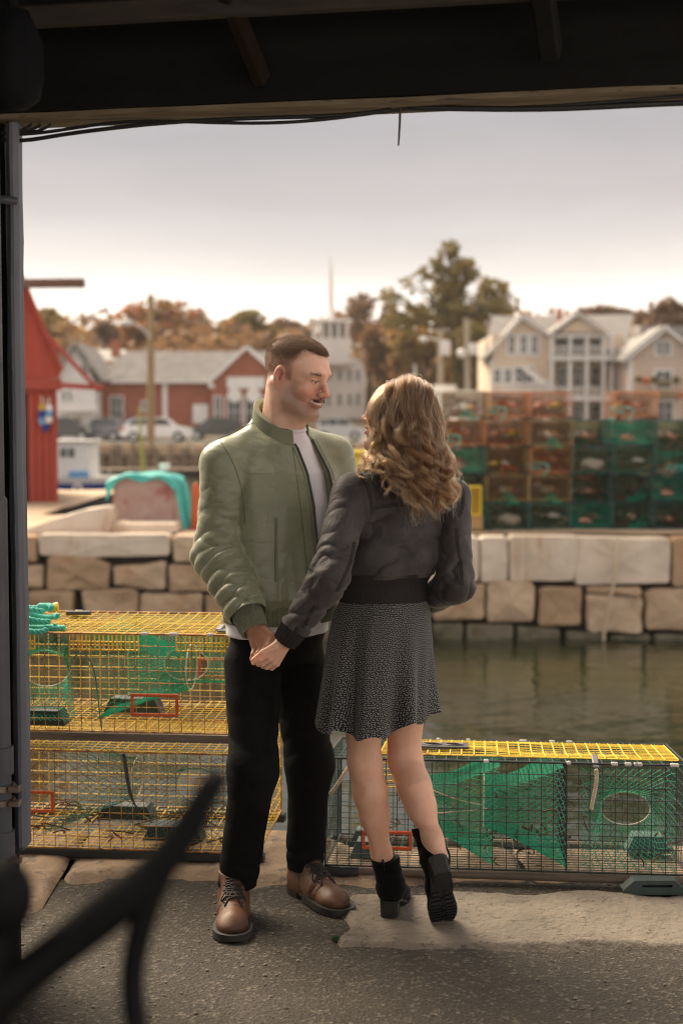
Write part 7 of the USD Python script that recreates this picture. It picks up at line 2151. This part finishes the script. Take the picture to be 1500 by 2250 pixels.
wj = body_part('jacket', w_jacket, [-0.20, 3.92, 0.845], [0.45, 4.46, 1.40], 0.0038, 'charcoal_cotton', woman, drop=lambda c: cut_wrist(c, w_elL, w_wrL, 0.032) | cut_wrist(c, w_elR, w_wrR, 0.012))
obj('jacket_waistband', loft_ring(WJ, 0.955, 1.060, 0.005, 170, 0.0004, WF), 'charcoal_rib', woman, smooth=30)
dl = (w_wrL - w_elL) / np.linalg.norm(w_wrL - w_elL)
ribbed_ring('cuff', w_wrL - dl * 0.045, w_wrL + dl * 0.022, 0.041, 0.035, mat='charcoal_rib', parent=woman, ribs=40, depth=0.0008)
dr_ = (w_wrR - w_elR) / np.linalg.norm(w_wrR - w_elR)
ribbed_ring('cuff', w_wrR - dr_ * 0.030, w_wrR + dr_ * 0.020, 0.043, 0.036, mat='charcoal_rib', parent=woman, ribs=40, depth=0.0008)


for pxs in ([(786, 1036), (800, 1062), (811, 1095), (816, 1132)], [(824, 1120), (850, 1114), (880, 1111), (920, 1112), (968, 1120)], [(1004, 1046), (1014, 1080), (1014, 1112), (1004, 1135)], [(1001, 1160), (1004, 1200), (1010, 1240), (1012, 1285)],
            [(776, 1190), (768, 1230), (752, 1270), (738, 1300)], [(690, 1330), (676, 1356), (664, 1380)]):
    sm = seam(pxs, w_jacket, 4.15)
    if sm is not None:
        obj('seam', sm, 'charcoal_seam', woman, smooth=True)


def w_collar(p):
    q = WF.q(p)
    y = q[:, 1] - 0.012
    rr = np.sqrt(((q[:, 0] - 0.038) / 0.070) ** 2 + (y / 0.066) ** 2)
    zc = 1.382 - 0.25 * y
    d = np.maximum(np.abs((rr - 1) * 0.068 - 0.35 * (q[:, 2] - zc)) - 0.004, np.abs(q[:, 2] - zc) - 0.030)
    return smax(d, -np.maximum(np.abs(q[:, 0] - 0.038) - 0.035, -q[:, 1]), 0.01) - 0.0025


body_part('collar', w_collar, WF.w(0.038, 0, 1.38) - [0.12, 0.12, 0.09], WF.w(0.038, 0, 1.38) + [0.12, 0.12, 0.09], 0.003, 'charcoal_cotton', woman)

# --- flared skirt with white dots
def skirt_mesh():
    nn, rows = 420, 70
    ang = np.linspace(0, 2 * np.pi, nn, endpoint=False)
    V, PT = [], []
    r = np.random.default_rng(5)
    ph = r.uniform(0, 6.28, 4)
    for k, t in enumerate(np.linspace(0, 1, rows)):
        z0 = 0.985 - 0.368 * t
        rx = np.interp(t, [0, 0.12, 0.35, 0.6, 1], [0.128, 0.146, 0.156, 0.161, 0.172])
        ry = np.interp(t, [0, 0.12, 0.35, 0.6, 1], [0.105, 0.124, 0.132, 0.138, 0.150])
        cx = np.interp(t, [0, 0.3, 1], [0.0, -0.010, -0.024])
        a = 0.0175 * t ** 1.6 + 0.002 * t
        f = a * (np.cos(9 * ang + ph[0] + 0.5 * np.sin(2 * ang)) + 0.55 * np.cos(14 * ang + ph[1] + t * 0.6) + 0.35 * np.cos(5 * ang + ph[2]))
        zz = z0 - 0.020 * t ** 3 * np.cos(ang + 1.9 * np.pi / 2) + 0.012 * t ** 4 * np.cos(9 * ang + ph[0]) - 0.022 * t ** 3 * np.exp(-((ang - 4.35) / 0.35) ** 2)
        V.append(np.stack([cx + (rx + f) * np.cos(ang), (ry + f) * np.sin(ang), zz], -1))
        PT.append(np.stack([ang * (0.15 + 0.015 * t), zz * 1.0, np.zeros(nn)], -1))
    V = np.vstack(V); PT = np.vstack(PT)
    i, j = np.meshgrid(np.arange(rows - 1), np.arange(nn), indexing='ij')
    q = np.stack([i * nn + j, (i + 1) * nn + j, (i + 1) * nn + (j + 1) % nn, i * nn + (j + 1) % nn], -1).reshape(-1, 4)
    m = trimesh.Trimesh(V, np.vstack([q[:, [0, 1, 2]], q[:, [0, 2, 3]]]), process=False)
    m.apply_transform(WF.mat())
    return m, PT


dots = {'a': ('attribute', {'attribute': 'pat'}), 'v': ('voronoi_texture', {'dimensions': '2D', 'scale': 185.0, 'randomness': 0.6}), 'th': ('map_range', {'from_min': 0.15, 'from_max': 0.25, 'to_min': 1.0, 'to_max': 0.0, 'clamp': True}),
        'm': ('mix_color', {'a': (0.006, 0.006, 0.0065), 'b': (0.46, 0.45, 0.43)}), 'p': ('principled_bsdf', {'roughness': 0.7, 'sheen_weight': 0.1})}
_mats['dotted_crepe'] = usdkit.material(stage, '/World/Looks/dotted_crepe', dots, [('a.vector', 'v.vector'), ('v.distance', 'th.value'), ('th.result', 'm.fac'), ('m.result', 'p.base_color')], surface='p.BSDF')
sk, pat = skirt_mesh()
pr = obj('skirt', sk, 'dotted_crepe', woman, smooth=True)
pts_colors(pr, 'pat', pat)


# --- boots
def w_boot(shaft):
    sd = np.asarray(shaft, float); sd /= np.linalg.norm(sd)
    an = np.array([0, 0.048, 0.105])
    top = an + sd * 0.085

    def up(p):
        d = s_chain(p, [an, top], [0.039, 0.0425], 0.02)
        d = np.maximum(d, (p - top.astype(np.float32)) @ sd.astype(np.float32) + 0.004 * np.cos(p[:, 0] * 60))
        d = smin(d, s_ell(p, (0, 0.044, 0.090), (0.036, 0.043, 0.048)), 0.02)
        d = smin(d, s_chain(p, [(0, 0.06, 0.090), (0, 0.13, 0.055), (0, 0.19, 0.036)], [0.035, 0.036, 0.033], 0.03), 0.03)
        d = smin(d, s_ell(p, (0, 0.195, 0.034), (0.040, 0.050, 0.026)), 0.02)
        zb = np.interp(p[:, 1], [0.0, 0.06, 0.16, 0.26], [0.066, 0.062, 0.016, 0.016])
        return np.maximum(d - 0.0015 * ridge(p[:, 2] / 0.03 + p[:, 1] * 8) * (p[:, 2] > 0.09), zb - p[:, 2])
    upper = sdf_mesh(up, [-0.07, -0.10, 0.0], [0.07, 0.27, 0.24], 0.0034)
    from shapely.geometry import Polygon
    out = [(0.028, 0.03), (0.022, 0.008), (0, 0.0), (-0.022, 0.008), (-0.028, 0.03), (-0.027, 0.08), (-0.032, 0.13), (-0.041, 0.175), (-0.039, 0.215), (-0.022, 0.245), (0.002, 0.250), (0.026, 0.240), (0.041, 0.205), (0.040, 0.170), (0.031, 0.125), (0.027, 0.08)]
    pg = Polygon(spline(out + out[:1], 80)).buffer(0.002)

    def slab(g, y0, y1, z_of, th):
        g = g.intersection(Polygon([(-0.1, y0), (0.1, y0), (0.1, y1), (-0.1, y1)])).segmentize(0.01)
        m = trimesh.creation.extrude_polygon(g, th, engine='earcut')
        v = np.array(m.vertices); v[:, 2] += np.interp(v[:, 1], *z_of)
        return trimesh.Trimesh(v, m.faces, process=False)
    zs = ([0.0, 0.06, 0.16, 0.26], [0.056, 0.052, 0.008, 0.008])
    sole = [slab(pg.segmentize(0.005), a, a + 0.0101, zs, 0.011) for a in np.arange(0.0, 0.26, 0.01)]
    heel = trimesh.creation.extrude_polygon(Polygon([(-0.024, 0.012), (-0.016, 0.002), (0.016, 0.002), (0.024, 0.012), (0.025, 0.055), (-0.025, 0.055)]), 0.057, engine='earcut')
    v = np.array(heel.vertices); k = 1 + 0.10 * (v[:, 2] / 0.057); v[:, 0] *= k; v[:, 1] = 0.03 + (v[:, 1] - 0.03) * k
    heel = trimesh.Trimesh(v, heel.faces, process=False)
    treads = []
    for y in np.arange(0.118, 0.24, 0.013):
        for s in (-1, 1):
            g = pg.buffer(-0.003).intersection(Polygon([(0, y), (s * 0.1, y + s * 0.0), (s * 0.1, y + 0.0075), (0, y + 0.0075)])).difference(Polygon([(-0.008, 0), (0.008, 0), (0.008, 0.3), (-0.008, 0.3)]))
            if not g.is_empty:
                m = trimesh.creation.extrude_polygon(g, 0.006, engine='earcut'); v = np.array(m.vertices); v[:, 2] += np.interp(v[:, 1], *zs) - 0.0055
                treads.append(trimesh.Trimesh(v, m.faces, process=False))
    for y in (0.14, 0.165, 0.19, 0.215):
        treads.append(trimesh.creation.cylinder(0.0055, 0.006, sections=10).apply_translation([0, y, np.interp(y, *zs) - 0.0025]))
    b = top - sd * 0.012 + np.array([0, -0.0385, 0])
    perp = np.array([0, sd[2], -sd[1]])
    bt = top - perp * 0.042
    tab = beam(bt - sd * 0.022, bt + sd * 0.012, 0.019, 0.004, 0.001, up=(1, 0, 0))
    return upper, join(sole + treads), heel, tab


def place_w_boot(shaft, A, parent):
    u, s, h, t = w_boot(shaft)
    def tr(m):
        m = m.copy(); m.apply_transform(A); return m
    b = obj('boot', tr(u), 'black_suede', parent, smooth=True)
    obj('sole', tr(s), 'black_rubber', b)
    obj('heel', tr(h), 'black_rubber', b)
    obj('pull_tab', tr(t), 'black_suede', b)


hb_ = G(853, 2030)
F1 = Frame(hb_, [0.17, 0.98, 0])
place_w_boot((F1.R.T @ (w_knL - (hb_ + F1.R @ np.array([0, 0.048, 0.105]))))[[0, 1, 2]], F1.mat(), woman)
toe = G(974, 2034); pit = math.radians(57)
fd = np.array([0.05, math.cos(pit), -math.sin(pit)]); fd /= np.linalg.norm(fd)
F2 = Frame(toe - fd * 0.250, fd, up=(-0.16, 0, 1))
A2 = F2.mat()
A2[:3, 3] = toe - F2.R @ np.array([0, 0.247, 0.006]) + np.array([0, 0, 0.004])
anw = A2[:3, :3] @ np.array([0, 0.048, 0.105]) + A2[:3, 3]
sh2 = A2[:3, :3].T @ (w_knR - anw)
place_w_boot(sh2 / np.linalg.norm(sh2), A2, woman)

# --- hair
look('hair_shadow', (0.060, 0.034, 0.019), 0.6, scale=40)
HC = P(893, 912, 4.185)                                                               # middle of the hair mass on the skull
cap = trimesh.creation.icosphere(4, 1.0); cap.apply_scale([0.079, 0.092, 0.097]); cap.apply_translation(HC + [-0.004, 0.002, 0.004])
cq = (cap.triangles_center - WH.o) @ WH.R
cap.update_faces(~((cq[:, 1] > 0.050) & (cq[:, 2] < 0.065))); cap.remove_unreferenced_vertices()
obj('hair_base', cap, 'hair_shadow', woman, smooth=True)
r = np.random.default_rng(33)
END = np.array([[-1.25, 786, 1030], [-1.0, 806, 1030], [-0.72, 846, 1046], [-0.45, 884, 1082], [-0.2, 900, 1122], [0.05, 914, 1150], [0.3, 938, 1128], [0.55, 962, 1142], [0.8, 984, 1134], [1.0, 996, 1104], [1.2, 1000, 1070]])


def hring(a, h, bulge, fwd=1.0):
    k = math.sqrt(max(0.04, 1 - (max(h, 0) / 0.112) ** 2))
    rx, ry = (0.087 + 0.010 * min(1, max(0, -h / 0.07))) * k, (0.098 + 0.006 * min(1, max(0, -h / 0.07))) * k
    sh = 0.010 * min(1, max(0, -h / 0.08))
    return HC + np.array([sh + rx * math.sin(a) * bulge, -fwd * ry * math.cos(a) * bulge, h])


def guide(s, depth, rr, front=False):
    """One lock: from the parting over the skull, down the back, into loose curls. s runs from the face side (-1) to the far side (+1)."""
    a = s * math.radians(98)
    bulge = 1.0 - 0.10 * depth
    j = lambda v: rr.normal(0, v)
    a8 = 0.86 * a
    root = HC + np.array([0.081 * math.sin(a8), 0.010 + j(0.006) + 0.012 * math.cos(a8), 0.100 * math.cos(a8) + 0.006]) * [1, 1, 1 - 0.05 * max(depth, 0)]
    h0 = root[2] - HC[2]
    if front == 2:
        e2 = P(np.interp(s, [0, 1], [812, 850]) + j(8), 1024 + j(12), 4.12)
        o = 0.010 * s
        return spline([HC + np.array([-0.040 + j(0.008), 0.004 + j(0.006), 0.090])] + [HC + np.array([x_ + o * 2 + j(0.003), y_ - 0.02 * s + j(0.003), z_]) for x_, y_, z_ in ((-0.080, -0.034, 0.062), (-0.106, -0.036, 0.018), (-0.106, -0.046, -0.035), (-0.094, -0.058, -0.080))] + [e2 * 0.5 + (HC + [-0.090, -0.062, -0.10]) * 0.5, e2], 72)
    if front:
        ends = [hring(a, h0 + (-0.045 - h0) * u, bulge * 1.02, -0.9) + np.array([j(0.004), j(0.004), 0.006 * math.sin(math.pi * u)]) for u in (0.2, 0.45, 0.7, 1.0)]
        return spline([root] + ends, 40)
    hs = [h0 + (-0.100 - h0) * u for u in (0.24, 0.48, 0.74, 1.0)]
    ps = [hring(a + j(0.02), h, bulge * (1 + 0.02 * rr.random())) + np.array([j(0.002), j(0.002), 0]) * (i + 1) for i, h in enumerate(hs)]
    ex, ey = np.interp(s, END[:, 0], END[:, 1]) + j(9), np.interp(s, END[:, 0], END[:, 2]) + j(13) - 22 * max(depth, 0)
    yb = np.interp(ex, [790, 830, 900, 1000], [4.10, 4.055, 4.075, 4.135]) - 0.010 + 0.018 * max(depth, 0)
    end = P(ex, ey, yb)
    mid = ps[-1] * 0.48 + end * 0.52 + np.array([0.006 * s + j(0.006), -0.010 + j(0.005), 0.0])
    return spline([root] + ps + [mid, end], 72)


strands, cols = [], []
ss = np.concatenate([np.linspace(-1.12, 1.12, 46), r.uniform(-1.1, 1.1, 34), r.uniform(-1.0, 1.0, 26), np.linspace(-0.9, 0.9, 26), np.linspace(0, 1.0, 14)])
dd = np.concatenate([r.uniform(-0.25, 0.15, 46), r.uniform(0.2, 0.7, 34), r.uniform(0.8, 1.6, 26), np.zeros(26), np.zeros(14)])
kind = np.r_[np.zeros(106), np.ones(26), np.full(14, 2)]
for gi, (s, dp, fr) in enumerate(zip(ss, dd, kind)):
    gpts = guide(float(s), float(dp), r, int(fr))
    n = len(gpts)
    t = np.linspace(0, 1, n)
    seg = np.r_[0, np.cumsum(np.linalg.norm(np.diff(gpts, axis=0), axis=1))]
    L = seg[-1]
    tan = np.gradient(gpts, axis=0); tan /= np.linalg.norm(tan, axis=1, keepdims=True)
    out = gpts - (HC + np.array([0.02, 0.05, 0])); out[:, 2] *= np.where(out[:, 2] > 0, 1.0, 0.15)
    out -= tan * (out * tan).sum(1, keepdims=True); out /= np.linalg.norm(out, axis=1, keepdims=True) + 1e-9
    side = np.cross(tan, out)
    lam = r.uniform(0.092, 0.135); ph = 5.0 * s + r.normal(0, 0.9); sg = 1.0 if r.random() < 0.8 else -1.0
    amp = np.interp(seg, [0.11, 0.18, 0.26, 0.36], [0.0, 0.0040, 0.0115, 0.0155]) * r.uniform(0.65, 1.35) * (0 if fr == 1 else 1)
    k = sg * (2 * np.pi * seg / lam * np.interp(seg, [0, 0.4], [0.85, 1.15])) + ph
    curl = gpts + side * (amp * np.cos(k))[:, None] * 1.15 + out * (amp * np.sin(k) * 0.75 + amp * 0.25)[:, None]
    light = np.clip(r.normal(0.30, 0.38), 0, 1) * (0.35 if dp > 0.7 else 1.0)  # inner locks tinted darker: shade between the locks put into their colour
    m = int(r.integers(56, 80)) if dp < 0.7 else 34
    wid = r.uniform(0.0065, 0.0125)
    for _ in range(m):
        o = r.normal(0, 1, 2) * wid * 0.60
        sp_ = np.interp(t, [0, 0.15, 0.45, 0.75, 1], [1.1, 1.5, 1.05, 0.62, 0.45])
        if r.random() < 0.10:
            sp_ = sp_ * np.interp(t, [0, 0.4, 1], [1, 1.3, 2.4])
        jit = np.cumsum(r.normal(0, 0.00022, (n, 3)), 0) * np.interp(t, [0, 1], [0.2, 1])[:, None]
        ext = r.uniform(0.86, 1.0)
        c = curl + side * (o[0] * sp_)[:, None] + out * (o[1] * sp_ * 0.5)[:, None] + jit
        c = c[:max(20, int(n * ext))][::2]
        strands.append(c)
        tt = np.linspace(0, ext, len(c))[:, None]
        li = np.clip(light + r.normal(0, 0.08), 0, 1)
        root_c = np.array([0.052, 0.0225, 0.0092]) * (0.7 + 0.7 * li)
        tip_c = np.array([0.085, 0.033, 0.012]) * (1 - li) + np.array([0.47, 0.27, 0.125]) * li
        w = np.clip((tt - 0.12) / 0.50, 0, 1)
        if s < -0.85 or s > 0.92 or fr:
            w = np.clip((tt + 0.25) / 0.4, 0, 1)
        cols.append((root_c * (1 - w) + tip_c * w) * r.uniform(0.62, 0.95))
for _ in range(240):                                                                   # flyaways
    gpts = guide(r.uniform(-1.2, 1.3), r.uniform(-0.4, -0.1), r)
    c = gpts[::2] + np.cumsum(r.normal(0, 0.0016, (36, 3)), 0)
    strands.append(c); cols.append(np.repeat([[0.50, 0.33, 0.19]], len(c), 0))
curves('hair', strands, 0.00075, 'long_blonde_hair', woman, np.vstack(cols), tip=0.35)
# ================================================================== thin harbour haze
hz = usdkit.material(stage, '/World/Looks/thin_haze', {'v': ('principled_volume', {'color': (0.98, 0.92, 0.84), 'density': 0.00025, 'anisotropy': 0.25})}, volume='v.volume')
_mats['thin_haze'] = hz
obj('haze', box(-430, 430, -12, 430, -4.6, 42), 'thin_haze', smooth=False, kind='stuff')
